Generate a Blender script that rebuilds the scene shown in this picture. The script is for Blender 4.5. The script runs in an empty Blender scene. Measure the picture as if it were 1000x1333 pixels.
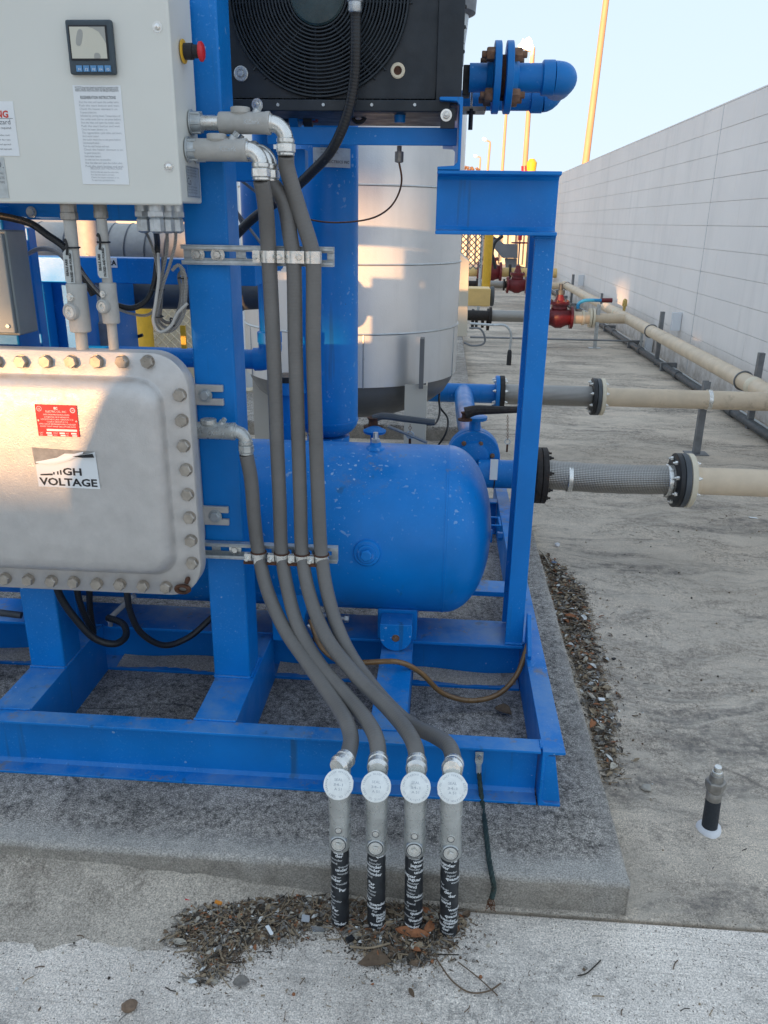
import bpy, bmesh, math, random
from mathutils import Vector, Matrix, Quaternion
random.seed(7)
R = math.radians
SC = bpy.context.scene
COL = SC.collection
# ---------------------------------------------------------------- camera
YAW, PITCH, ROLL, FPX, CAMH = 0.0695310226, 0.349981297, 0.0145947090, 1037.7718, 1.38
cy, sy, cp, sp = math.cos(YAW), math.sin(YAW), math.cos(PITCH), math.sin(PITCH)
_F = Vector((-sy*cp, cy*cp, -sp)); _r = Vector((cy, sy, 0)); _u = _r.cross(_F)
c_, s_ = math.cos(ROLL), math.sin(ROLL)
CR = c_*_r + s_*_u; CU = -s_*_r + c_*_u
cam_d = bpy.data.cameras.new('camera'); cam = bpy.data.objects.new('camera', cam_d); COL.objects.link(cam)
mw = Matrix((CR, CU, -_F)).transposed().to_4x4(); mw.translation = Vector((0, 0, CAMH)); cam.matrix_world = mw
cam_d.sensor_fit = 'VERTICAL'; cam_d.sensor_height = 36; cam_d.lens = FPX/1333*36
cam_d.clip_start = 0.05; cam_d.clip_end = 2000
SC.camera = cam
# ---------------------------------------------------------------- sky and sun
SUN_EL, SUN_AZ = R(6.5), R(207)          # azimuth clockwise from +y: behind the camera, to its left
w = bpy.data.worlds.new('World'); SC.world = w; w.use_nodes = True
nt = w.node_tree; nt.nodes.clear()
sk = nt.nodes.new('ShaderNodeTexSky'); sk.sky_type = 'NISHITA'; sk.sun_disc = False
sk.sun_elevation = SUN_EL; sk.sun_rotation = SUN_AZ; sk.air_density = 1.0; sk.dust_density = 0.6; sk.ozone_density = 2.5
bg = nt.nodes.new('ShaderNodeBackground'); bg.inputs[1].default_value = 0.15
wo = nt.nodes.new('ShaderNodeOutputWorld'); # gamma flattens the sky's brightness: the same compression over the whole dome
gm = nt.nodes.new('ShaderNodeGamma'); gm.inputs[1].default_value = 0.10; nt.links.new(sk.outputs[0], gm.inputs[0])
tn = nt.nodes.new('ShaderNodeMix'); tn.data_type = 'RGBA'; tn.blend_type = 'MULTIPLY'; tn.inputs[0].default_value = 1
nt.links.new(gm.outputs[0], tn.inputs[6]); tn.inputs[7].default_value = (0.73, 0.835, 0.97, 1)
nt.links.new(tn.outputs[2], bg.inputs[0]); nt.links.new(bg.outputs[0], wo.inputs[0])
sd = bpy.data.lights.new('sun', 'SUN'); sd.energy = 2.0; sd.angle = R(0.6); sd.color = (1.0, 0.55, 0.24)
so = bpy.data.objects.new('sun', sd); COL.objects.link(so)
S = Vector((math.sin(SUN_AZ)*math.cos(SUN_EL), math.cos(SUN_AZ)*math.cos(SUN_EL), math.sin(SUN_EL)))
so.rotation_euler = S.to_track_quat('Z', 'Y').to_euler(); so.location = S*30
SC.view_settings.view_transform = 'Standard'; SC.view_settings.look = 'None'
SC.view_settings.gamma = 1; SC.view_settings.use_curve_mapping = False
SC.view_settings.exposure = 2.75

# a direction read off the photograph turned into a real 3-D point on a known plane
def AT(px, py, y=None, z=None, x=None):
    d = CR*((px-500)/FPX) + CU*(-(py-666.5)/FPX) + _F
    if y is not None: t = y/d.y
    elif z is not None: t = (z-CAMH)/d.z
    else: t = x/d.x
    return Vector((0, 0, CAMH)) + d*t
V = Vector
# ---------------------------------------------------------------- materials
def N(t, k, **kw):
    n = t.nodes.new(k)
    for a, b in kw.items():
        if a.startswith('i_'): n.inputs[a[2:].replace('_', ' ')].default_value = b
        else: setattr(n, a, b)
    return n
def ramp(t, src, stops):
    n = t.nodes.new('ShaderNodeValToRGB'); e = n.color_ramp.elements
    while len(e) > 1: e.remove(e[-1])
    e[0].position = stops[0][0]; c = stops[0][1]; e[0].color = c if len(c) == 4 else (*c, 1)
    for p, c in stops[1:]:
        q = e.new(p); q.color = (*c, 1)
    t.links.new(src, n.inputs[0]); return n.outputs[0]
def mixc(t, f, a, b, mode='MIX'):
    n = t.nodes.new('ShaderNodeMix'); n.data_type = 'RGBA'; n.blend_type = mode
    for s, v in ((n.inputs[0], f), (n.inputs[6], a), (n.inputs[7], b)):
        if hasattr(v, 'node'): t.links.new(v, s)
        elif isinstance(v, (int, float)): s.default_value = v
        else: s.default_value = (*v, 1)
    return n.outputs[2]
def noise(t, co, scale, detail=4, rough=.6, dist=0):
    n = N(t, 'ShaderNodeTexNoise'); n.inputs['Scale'].default_value = scale; n.inputs['Detail'].default_value = detail
    n.inputs['Roughness'].default_value = rough; n.inputs['Distortion'].default_value = dist
    if co is not None: t.links.new(co, n.inputs['Vector'])
    return n.outputs['Fac']
def mapping(t, co, sc, loc=(0, 0, 0)):
    n = N(t, 'ShaderNodeMapping'); n.inputs['Scale'].default_value = sc; n.inputs['Location'].default_value = loc
    t.links.new(co, n.inputs['Vector']); return n.outputs[0]
def base(name, rough=.5, metal=0):
    m = bpy.data.materials.new(name); m.use_nodes = True; t = m.node_tree
    b = t.nodes['Principled BSDF']; b.inputs['Roughness'].default_value = rough; b.inputs['Metallic'].default_value = metal
    g = N(t, 'ShaderNodeNewGeometry'); return m, t, b, g.outputs['Position']
def bump(t, b, h, strength=.3, dist=.001):
    n = N(t, 'ShaderNodeBump'); n.inputs['Strength'].default_value = strength; n.inputs['Distance'].default_value = dist
    t.links.new(h, n.inputs['Height']); t.links.new(n.outputs[0], b.inputs['Normal'])
def k0(c, f): return tuple(min(1, v*f) for v in c)
def plain(name, c, rough=.5, metal=0, var=.18, sc=30, bmp=.15, dirt=None, dirt_amt=.62, coat=0):
    """paint / metal with mottled tone, small relief and optional dirt patches"""
    m, t, b, co = base(name, rough, metal)
    col = ramp(t, noise(t, co, sc, 5), [(.3, k0(c, 1-var)), (.7, k0(c, 1+var))])
    if dirt:
        f = ramp(t, noise(t, co, sc*.35, 6, .75), [(dirt_amt, (0, 0, 0)), (min(1, dirt_amt+.14), (1, 1, 1))])
        col = mixc(t, f, col, dirt)
    t.links.new(col, b.inputs['Base Color'])
    rr = ramp(t, noise(t, co, sc*2.2, 3), [(.3, (max(.05, rough-.1),)*3), (.7, (min(1, rough+.12),)*3)])
    t.links.new(rr, b.inputs['Roughness'])
    if bmp: bump(t, b, noise(t, co, sc*12, 3), bmp, .001)
    if coat: b.inputs['Coat Weight'].default_value = coat
    return m
def blue_paint(name, c=(.001, .195, .60), speck=.0, dust=.0, rough=.42):
    m, t, b, co = base(name, rough)
    col = ramp(t, noise(t, co, 3.5, 5), [(.3, k0(c, .82)), (.7, k0(c, 1.12))])
    # fine pale overspray / chalking
    f = ramp(t, noise(t, co, 190, 2, .5), [(.62, (0, 0, 0)), (.74, (.55, .55, .55))])
    zone = ramp(t, noise(t, co, 2.6, 4, .6), [(.42, (0, 0, 0)), (.62, (1, 1, 1))])
    mm = mixc(t, 1.0, f, zone, 'MULTIPLY')
    col = mixc(t, mm, col, (.12, .36, .74))
    f2 = ramp(t, noise(t, co, 75, 1, .4), [(.755-speck, (0, 0, 0)), (.785-speck, (1, 1, 1))])
    col = mixc(t, mixc(t, 1.0, f2, zone, 'MULTIPLY'), col, (.30, .48, .72))
    # scratches and chips to primer
    ch = ramp(t, noise(t, co, 42, 6, .8), [(.70, (0, 0, 0)), (.715, (1, 1, 1))])
    col = mixc(t, ch, col, (.03, .05, .09))
    if dust > 0:   # settled grey dust on faces that look up
        g = N(t, 'ShaderNodeNewGeometry'); sx = N(t, 'ShaderNodeSeparateXYZ'); t.links.new(g.outputs['Normal'], sx.inputs[0])
        up = ramp(t, sx.outputs['Z'], [(.6, (0, 0, 0)), (.95, (1, 1, 1))])
        dn = ramp(t, noise(t, co, 7, 6, .7), [(.40, (0, 0, 0)), (.72, (dust, dust, dust))])
        col = mixc(t, mixc(t, 1.0, up, dn, 'MULTIPLY'), col, (.24, .34, .40))
        dn2 = ramp(t, noise(t, co, 16, 7, .75), [(.56, (0, 0, 0)), (.68, (.8, .8, .8))]); col = mixc(t, mixc(t, 1.0, up, dn2, 'MULTIPLY'), col, (.22, .20, .17))
        # rusty-green run marks down the web
        rn = ramp(t, noise(t, mapping(t, co, (26, 26, 1.6)), 1.0, 3, .5), [(.66, (0, 0, 0)), (.74, (.55, .55, .55))]); col = mixc(t, rn, col, (.03, .085, .13))
    t.links.new(col, b.inputs['Base Color'])
    t.links.new(ramp(t, noise(t, co, 9, 4), [(.3, (rough-.1,)*3), (.7, (rough+.15,)*3)]), b.inputs['Roughness'])
    bump(t, b, noise(t, co, 260, 3), .22, .0012)
    b.inputs['Coat Weight'].default_value = .06; b.inputs['Coat Roughness'].default_value = .25; b.inputs['Specular IOR Level'].default_value = .32
    return m
M = {}
M['blue'] = blue_paint('blue_paint', dust=.6)
M['blue_tank'] = blue_paint('blue_tank_paint', c=(.001, .205, .62), speck=.075, dust=.25, rough=.38)
M['blue_pipe'] = blue_paint('blue_pipe_paint', c=(.002, .18, .54), rough=.4)
M['cabinet'] = plain('cabinet_paint', (.70, .70, .64), .38, 0, .03, 4, .05)
M['cast'] = plain('cast_aluminium', (.56, .54, .515), .44, .45, .07, 26, .7, (.46, .43, .39), .66)
M['galv'] = plain('galvanised_steel', (.50, .53, .54), .42, .75, .18, 60, .25, (.30, .31, .31), .66)
M['zinc'] = plain('zinc_plated', (.74, .73, .69), .28, .85, .15, 40, .06)
M['fitting'] = plain('grey_cast_fitting', (.45, .44, .41), .62, .1, .07, 60, .6, (.26, .26, .25), .68)
M['lacquer'] = plain('silver_lacquered_fitting', (.50, .51, .49), .30, .55, .16, 30, .3, (.30, .32, .33), .60)
M['bolt'] = plain('nickel_bolt', (.42, .38, .33), .36, .8, .22, 45, .3, (.30, .18, .09), .66)
M['hose'] = plain('grey_liquidtight', (.105, .106, .105), .55, 0, .07, 20, .15, (.15, .14, .13), .68)
M['black'] = plain('black_rubber', (.013, .014, .016), .5, 0, .2, 60, .3)
M['blackmet'] = plain('black_housing', (.014, .020, .027), .5, .1, .35, 9, .3, (.045, .05, .05), .64)
M['guard'] = plain('guard_wire_black', (.020, .028, .036), .42, .3, .2, 40, .1)
M['white'] = plain('white_print', (.78, .80, .80), .55, 0, .03, 10, .0)
M['ink'] = plain('black_ink', (.015, .015, .018), .5, 0, .1, 10, 0)
M['greyink'] = plain('grey_ink', (.42, .44, .46), .5, 0, .1, 10, 0)
M['darkgreyink'] = plain('dark_grey_ink', (.17, .18, .19), .5, 0, .1, 10, 0)
M['redlabel'] = plain('red_label', (.62, .015, .025), .4, 0, .06, 10, 0)
M['redink'] = plain('red_ink', (.62, .06, .04), .5, 0, .1, 10, 0)
M['redbutton'] = plain('red_plastic', (.60, .02, .03), .35, 0, .05, 10, 0)
M['yellow'] = plain('yellow_paint', (.72, .42, .03), .5, 0, .1, 20, .1)
M['brass'] = plain('brass', (.55, .40, .14), .35, .8, .2, 40, .2)
M['rust'] = plain('rusty_steel', (.075, .032, .018), .85, .1, .45, 60, .8, (.16, .06, .02), .55)
M['rustbolt'] = plain('rust_bolt', (.24, .14, .09), .7, .4, .35, 60, .5, (.30, .10, .03), .58)
M['darkrust'] = plain('black_rusty_flange', (.022, .018, .016), .7, .1, .5, 50, .8, (.06, .025, .012), .55)
M['cream'] = plain('cream_pipe_paint', (.66, .535, .385), .5, 0, .1, 9, .2, (.36, .28, .19), .60)
M['creampale'] = plain('pale_cream_flange', (.68, .60, .45), .5, 0, .07, 20, .2, (.42, .34, .24), .70)
M['yellowpipe'] = plain('yellow_pipe_paint', (.75, .52, .20), .5, 0, .08, 9, .2)
M['redvalve'] = plain('red_valve_paint', (.15, .010, .014), .45, 0, .2, 20, .3)
M['creambox'] = plain('cream_box', (.62, .56, .45), .5, 0, .04, 3, .1)
M['ambhose'] = plain('amber_hose', (.24, .13, .045), .32, 0, .3, 16, .2, (.10, .06, .03), .55, coat=.3)
M['copper'] = plain('copper_tube', (.16, .075, .04), .4, .7, .3, 60, .2)
M['tag'] = plain('metal_tag', (.55, .58, .57), .4, .5, .12, 60, .2)
M['concpost'] = plain('pole_paint', (.46, .27, .17), .6, 0, .05, 1, .1)
M['greysteel'] = plain('grey_steel', (.20, .21, .22), .5, .4, .2, 14, .3, (.12, .12, .12), .6)
M['greypaint'] = plain('grey_enclosure_paint', (.22, .25, .26), .45, .1, .08, 9, .2)
M['darkgrey'] = plain('dark_grey_pipe', (.075, .083, .09), .55, .1, .2, 12, .4)
M['whitepanel'] = plain('white_panel', (.72, .76, .80), .5, 0, .03, 2, .05)
M['greencable'] = plain('tarnished_copper_cable', (.035, .06, .055), .7, .3, .4, 120, .6, (.09, .075, .06), .58)
M['foam'] = plain('white_sealant', (.75, .75, .76), .6, 0, .04, 60, .3)
M['putty'] = plain('amber_fitting', (.30, .28, .25), .45, .5, .25, 50, .3)
M['bluehandle'] = plain('light_blue_lever', (.03, .28, .55), .45, 0, .1, 20, .1)
M['farwall'] = plain('far_building_wall', (.52, .49, .42), .8, 0, .06, .6, .1)
M['blockergrey'] = plain('sun_blocker_grey', (.40, .38, .35), .85, 0, .08, 1, .1)  # colour of the added sun blocker behind the camera
M['greystruct'] = plain('grey_structure', (.18, .19, .21), .7, 0, .15, 2, .1)
M['lens'] = plain('display_glass', (.62, .60, .50), .18, 0, .02, 8, 0, coat=.6)
M['lensgrey'] = plain('display_worn_patch', (.36, .36, .33), .3, 0, .04, 8, 0)
M['keyblue'] = plain('blue_key', (.10, .27, .50), .45, 0, .15, 60, 0)
M['bezel'] = plain('charcoal_bezel', (.045, .065, .080), .5, 0, .1, 40, .1)
m, t, b, co = base('lamp_glow'); b.inputs['Emission Color'].default_value = (1, .93, .82, 1); b.inputs['Emission Strength'].default_value = 14
b.inputs['Base Color'].default_value = (.9, .9, .85, 1); M['lamp'] = m

def uvn(t):
    n = N(t, 'ShaderNodeUVMap'); return n.outputs[0]
# braided stainless hose: two opposed helices of wire bundles from the tube's own uv (metres)
def braid(name, cw, pitch=.011, around=18, rough=.3):
    m, t, b, co = base(name, rough, .9); uv = uvn(t); sx = N(t, 'ShaderNodeSeparateXYZ'); t.links.new(uv, sx.inputs[0])
    def ma(op, a, b2=None):
        n = N(t, 'ShaderNodeMath', operation=op)
        for i, v in enumerate((a, b2)):
            if v is None: continue
            if hasattr(v, 'node'): t.links.new(v, n.inputs[i])
            else: n.inputs[i].default_value = v
        return n.outputs[0]
    U = ma('MULTIPLY', sx.outputs['X'], 2*math.pi*around); W = ma('MULTIPLY', sx.outputs['Y'], 2*math.pi/pitch)
    s1 = ma('SINE', ma('ADD', U, W)); s2 = ma('SINE', ma('SUBTRACT', U, W)); h = ma('MULTIPLY', s1, s2)
    hh = ma('ADD', ma('MULTIPLY', h, .5), .5)
    fine = noise(t, co, 400, 2)
    col = ramp(t, hh, [(.1, k0(cw, .45)), (.5, cw), (.9, k0(cw, 1.5))])
    col = mixc(t, ramp(t, fine, [(.4, (0, 0, 0)), (.7, (.5, .5, .5))]), col, k0(cw, .6))
    t.links.new(col, b.inputs['Base Color']); bump(t, b, hh, .8, .0025); return m
M['braid'] = braid('braided_steel', (.36, .345, .32), .013, 25, .30)
M['braidfine'] = braid('fine_braided_cable', (.45, .42, .38), .006, 6, .4)
M['blackbraid'] = plain('ribbed_black_conduit', (.012, .013, .015), .4, 0, .2, 60, .2)
# hose with very fine ribs
def ribbed(name, c, pitch, amt, rough):
    m, t, b, co = base(name, rough); uv = uvn(t); wv = N(t, 'ShaderNodeTexWave'); wv.bands_direction = 'Y'
    t.links.new(uv, wv.inputs['Vector']); wv.inputs['Scale'].default_value = .314/pitch
    wv.inputs['Distortion'].default_value = .25; h = wv.outputs['Fac']
    col = ramp(t, noise(t, co, 7, 5), [(.3, k0(c, .88)), (.7, k0(c, 1.14))])
    col = mixc(t, ramp(t, noise(t, co, 60, 5, .7), [(.62, (0, 0, 0)), (.75, (.5, .5, .5))]), col, (.17, .16, .15))
    t.links.new(col, b.inputs['Base Color']); bump(t, b, h, amt, .0012); return m
M['hose'] = ribbed('grey_liquidtight_hose', (.150, .142, .132), .007, .2, .5)
M['ribblack'] = ribbed('ribbed_black_hose', (.014, .015, .017), .007, .28, .42)

def mul(t, a, b): return mixc(t, 1.0, a, b, 'MULTIPLY')
def concrete(name, c, dark, zlo=.46, zhi=.60, dust=None, broom=0, dustz=.5, big=1.2, spk=.8, aniso=(1, 1, 1), damt=.9):
    m, t, b, co = base(name, .9)
    w2 = noise(t, co, 3.2, 4); wv = N(t, 'ShaderNodeVectorMath', operation='SCALE'); wv.inputs[3].default_value = .35
    wn = N(t, 'ShaderNodeTexNoise'); wn.inputs['Scale'].default_value = 1.7; wn.inputs['Detail'].default_value = 3; t.links.new(co, wn.inputs['Vector']); t.links.new(wn.outputs['Color'], wv.inputs[0])
    ad = N(t, 'ShaderNodeVectorMath', operation='ADD'); t.links.new(co, ad.inputs[0]); t.links.new(wv.outputs[0], ad.inputs[1]); wc = mapping(t, ad.outputs[0], aniso)
    col = ramp(t, noise(t, wc, big, 8, .65), [(.36, k0(c, .78)), (.48, c), (.62, k0(c, 1.16))])
    # mildew: big zones broken up by fine speckle
    zone = ramp(t, noise(t, mapping(t, wc, (1, 1, 1), (3.1, 1.7, .3)), big*1.5, 9, .68), [(zlo, (.04, .04, .04)), (zhi, (1, 1, 1))])
    sp1 = ramp(t, noise(t, co, 70, 7, .8), [(.47, (0, 0, 0)), (.56, (1, 1, 1))])
    sp2 = ramp(t, noise(t, co, 22, 8, .8), [(.44, (0, 0, 0)), (.58, (1, 1, 1))])
    col = mixc(t, mul(t, mul(t, zone, mixc(t, .45, sp1, sp2)), (damt,)*3), col, dark)
    sp3 = ramp(t, noise(t, co, 230, 3, .7), [(.58, (0, 0, 0)), (.66, (spk,)*3)])
    col = mixc(t, mul(t, sp3, ramp(t, w2, [(.35, (.25,)*3), (.62, (1, 1, 1))])), col, k0(dark, .8))
    sp4 = ramp(t, noise(t, mapping(t, co, (1, 1, 1), (7, 3, 1)), 200, 4, .75), [(.58, (0, 0, 0)), (.67, (.6,)*3)])
    col = mixc(t, sp4, col, k0(c, 1.45))
    vo = N(t, 'ShaderNodeTexVoronoi'); vo.inputs['Scale'].default_value = 34; t.links.new(co, vo.inputs['Vector'])
    pit = ramp(t, vo.outputs['Distance'], [(.03, (.8, .8, .8)), (.08, (0, 0, 0))])
    col = mixc(t, mul(t, pit, ramp(t, noise(t, co, 3, 3), [(.45, (0, 0, 0)), (.6, (1, 1, 1))])), col, k0(dark, .5))
    if dust:
        f = ramp(t, noise(t, mapping(t, wc, (1, 1, 1), (.4, 9.2, 0)), big*.9, 6, .6), [(dustz, (0, 0, 0)), (dustz+.07, (.9, .9, .9))])
        col = mixc(t, f, col, dust)
    hs = noise(t, co, 160, 6, .8)
    if broom:
        br = noise(t, mapping(t, co, (2, 170, 2)), 1.0, 4, .7)
        brc = ramp(t, br, [(.38, (broom,)*3), (.50, (0, 0, 0))])
        col = mixc(t, mul(t, brc, ramp(t, noise(t, co, 5, 6, .7), [(.4, (.15,)*3), (.62, (1, 1, 1))])), col, k0(c, .52))
        hs = mixc(t, .5, hs, br)
    # hairline cracks
    vc = N(t, 'ShaderNodeTexVoronoi'); vc.feature = 'DISTANCE_TO_EDGE'; vc.inputs['Scale'].default_value = .8; t.links.new(ad.outputs[0], vc.inputs['Vector'])
    cr = ramp(t, vc.outputs['Distance'], [(.0015, (.7, .7, .7)), (.004, (0, 0, 0))])
    col = mixc(t, mul(t, cr, ramp(t, noise(t, co, 1.3, 3), [(.5, (0, 0, 0)), (.6, (1, 1, 1))])), col, k0(dark, .5))
    g1 = ramp(t, noise(t, co, 300, 2, .6), [(.34, (.66,)*3), (.5, (1,)*3), (.66, (1.34,)*3)])
    g2 = ramp(t, noise(t, co, 120, 5, .8), [(.36, (.80,)*3), (.64, (1.2,)*3)])
    col = mul(t, mul(t, col, g1), g2)
    t.links.new(col, b.inputs['Base Color']); bump(t, b, hs, .8, .004); return m, t, b, co, col, wc
M['apron'] = concrete('apron_concrete', (.79, .71, .62), (.26, .24, .215), .45, .60, (.47, .40, .33), .60, .60, 1.6, .8)[0]
m, t, b, co, col, wc = concrete('pad_concrete', (.44, .40, .35), (.035, .032, .03), .32, .46, (.48, .42, .35), 0, .62, 2.6, .95)
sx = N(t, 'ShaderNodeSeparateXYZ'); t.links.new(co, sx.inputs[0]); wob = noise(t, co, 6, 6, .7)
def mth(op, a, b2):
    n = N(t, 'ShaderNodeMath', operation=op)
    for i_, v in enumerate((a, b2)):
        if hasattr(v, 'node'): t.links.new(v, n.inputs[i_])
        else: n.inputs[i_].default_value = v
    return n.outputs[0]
def edge(co_, a, b2, amt):   # pale strip, its width wandering
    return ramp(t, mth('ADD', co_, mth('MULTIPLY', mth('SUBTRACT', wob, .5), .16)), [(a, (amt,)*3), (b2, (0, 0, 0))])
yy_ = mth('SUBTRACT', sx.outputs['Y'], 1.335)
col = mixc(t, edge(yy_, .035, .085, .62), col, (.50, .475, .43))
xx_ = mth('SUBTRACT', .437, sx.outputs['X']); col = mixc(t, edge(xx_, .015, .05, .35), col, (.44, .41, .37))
face = ramp(t, sx.outputs['Z'], [(.070, (.8, .8, .8)), (.0775, (0, 0, 0))])  # browner tone on the pad sides, below the rim
face_tone = mixc(t, ramp(t, noise(t, co, 20, 7, .75), [(.40, (0, 0, 0)), (.60, (1, 1, 1))]), (.21, .185, .15), (.34, .30, .245))
col = mixc(t, mul(t, face, ramp(t, noise(t, co, 9, 5), [(.3, (.6,)*3), (.6, (1,)*3)])), col, face_tone)
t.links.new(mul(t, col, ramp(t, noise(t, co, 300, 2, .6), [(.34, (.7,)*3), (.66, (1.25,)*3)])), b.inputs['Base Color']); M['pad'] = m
m, t, b, co, col, wc = concrete('yard_concrete', (.63, .54, .435), (.12, .10, .082), .43, .55, None, 0, .5, 1.5, .8, (.75, 1.25, 1), .85)
sw = noise(t, mapping(t, wc, (.9, 1.7, 1)), 1.25, 7, .6, 1.2)
brk = ramp(t, noise(t, co, 26, 8, .8), [(.40, (.1,)*3), (.56, (1,)*3)])
col2 = mixc(t, mul(t, brk, ramp(t, sw, [(.40, (.0,)*3), (.475, (.8,)*3), (.53, (.1,)*3), (.57, (.0,)*3), (.62, (.7,)*3)])), col, (.58, .51, .42))
col2 = mixc(t, mul(t, brk, ramp(t, noise(t, mapping(t, wc, (.7, 1.9, 1), (5, 2, 0)), 1.7, 9, .75, .5), [(.50, (0,)*3), (.60, (.85,)*3)])), col2, (.15, .135, .12))
# a smooth silt patch beside the pad
sx = N(t, 'ShaderNodeSeparateXYZ'); t.links.new(wc, sx.inputs[0])
t.links.new(col2, b.inputs['Base Color']); M['yard'] = m
M['dirt'] = concrete('sandy_dirt', (.50, .44, .365), (.20, .17, .135), .48, .62, None, 0, .5, 4, .9)[0]
M['darkdirt'] = concrete('dark_dirt', (.24, .195, .15), (.08, .065, .05), .46, .58, None, 0, .5, 6, .9)[0]
# painted block wall
m, t, b, co = base('painted_block', .75)
col = ramp(t, noise(t, co, 1.1, 6, .6), [(.3, (.82, .785, .755)), (.7, (.90, .86, .825))])
st = ramp(t, noise(t, mapping(t, co, (5, 2.4, .35)), 1.6, 6, .7), [(.50, (0, 0, 0)), (.72, (.5, .5, .5))])
col = mixc(t, st, col, (.69, .67, .65))
sx = N(t, 'ShaderNodeSeparateXYZ'); t.links.new(co, sx.inputs[0])
gb = mixc(t, 1.0, ramp(t, sx.outputs['Z'], [(.0, (.8, .8, .8)), (.42, (0, 0, 0))]), ramp(t, noise(t, co, 7, 7, .75), [(.38, (.1,)*3), (.62, (1, 1, 1))]), 'MULTIPLY'); col = mixc(t, gb, col, (.42, .36, .29)); 
t.links.new(col, b.inputs['Base Color']); bump(t, b, noise(t, co, 90, 5, .7), .5, .003); M['block'] = m
M['mortar'] = plain('mortar_joint', (.80, .77, .745), .9, 0, .1, 10, .3)
# embossed aluminium jacket
m, t, b, co = base('embossed_aluminium', .34, .6)
col = ramp(t, noise(t, co, 2.5, 5), [(.3, (.68, .675, .655)), (.7, (.80, .79, .77))]); 
st = ramp(t, noise(t, mapping(t, co, (6, 6, .5)), 1.4, 5, .7), [(.5, (0, 0, 0)), (.75, (.4, .4, .4))])
t.links.new(mixc(t, st, col, (.54, .54, .53)), b.inputs['Base Color'])
bump(t, b, noise(t, mapping(t, co, (1, 1, 2.0)), 130, 2, .5), .28, .0022); M['jacket'] = m
M['band'] = plain('aluminium_band', (.50, .51, .50), .35, .8, .1, 20, .1)
M['greyhead'] = plain('grey_vessel_head', (.17, .165, .155), .5, .2, .15, 5, .3)
M['leafs'] = [plain('leaf_%s' % n, c, .8, 0, .3, 90, .3) for n, c in (('dark', (.05, .04, .03)), ('brown', (.14, .095, .06)), ('tan', (.30, .23, .15)), ('grey', (.22, .20, .175)), ('russet', (.30, .12, .05)), ('pale', (.42, .38, .31)), ('white', (.65, .65, .62)))]

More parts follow.
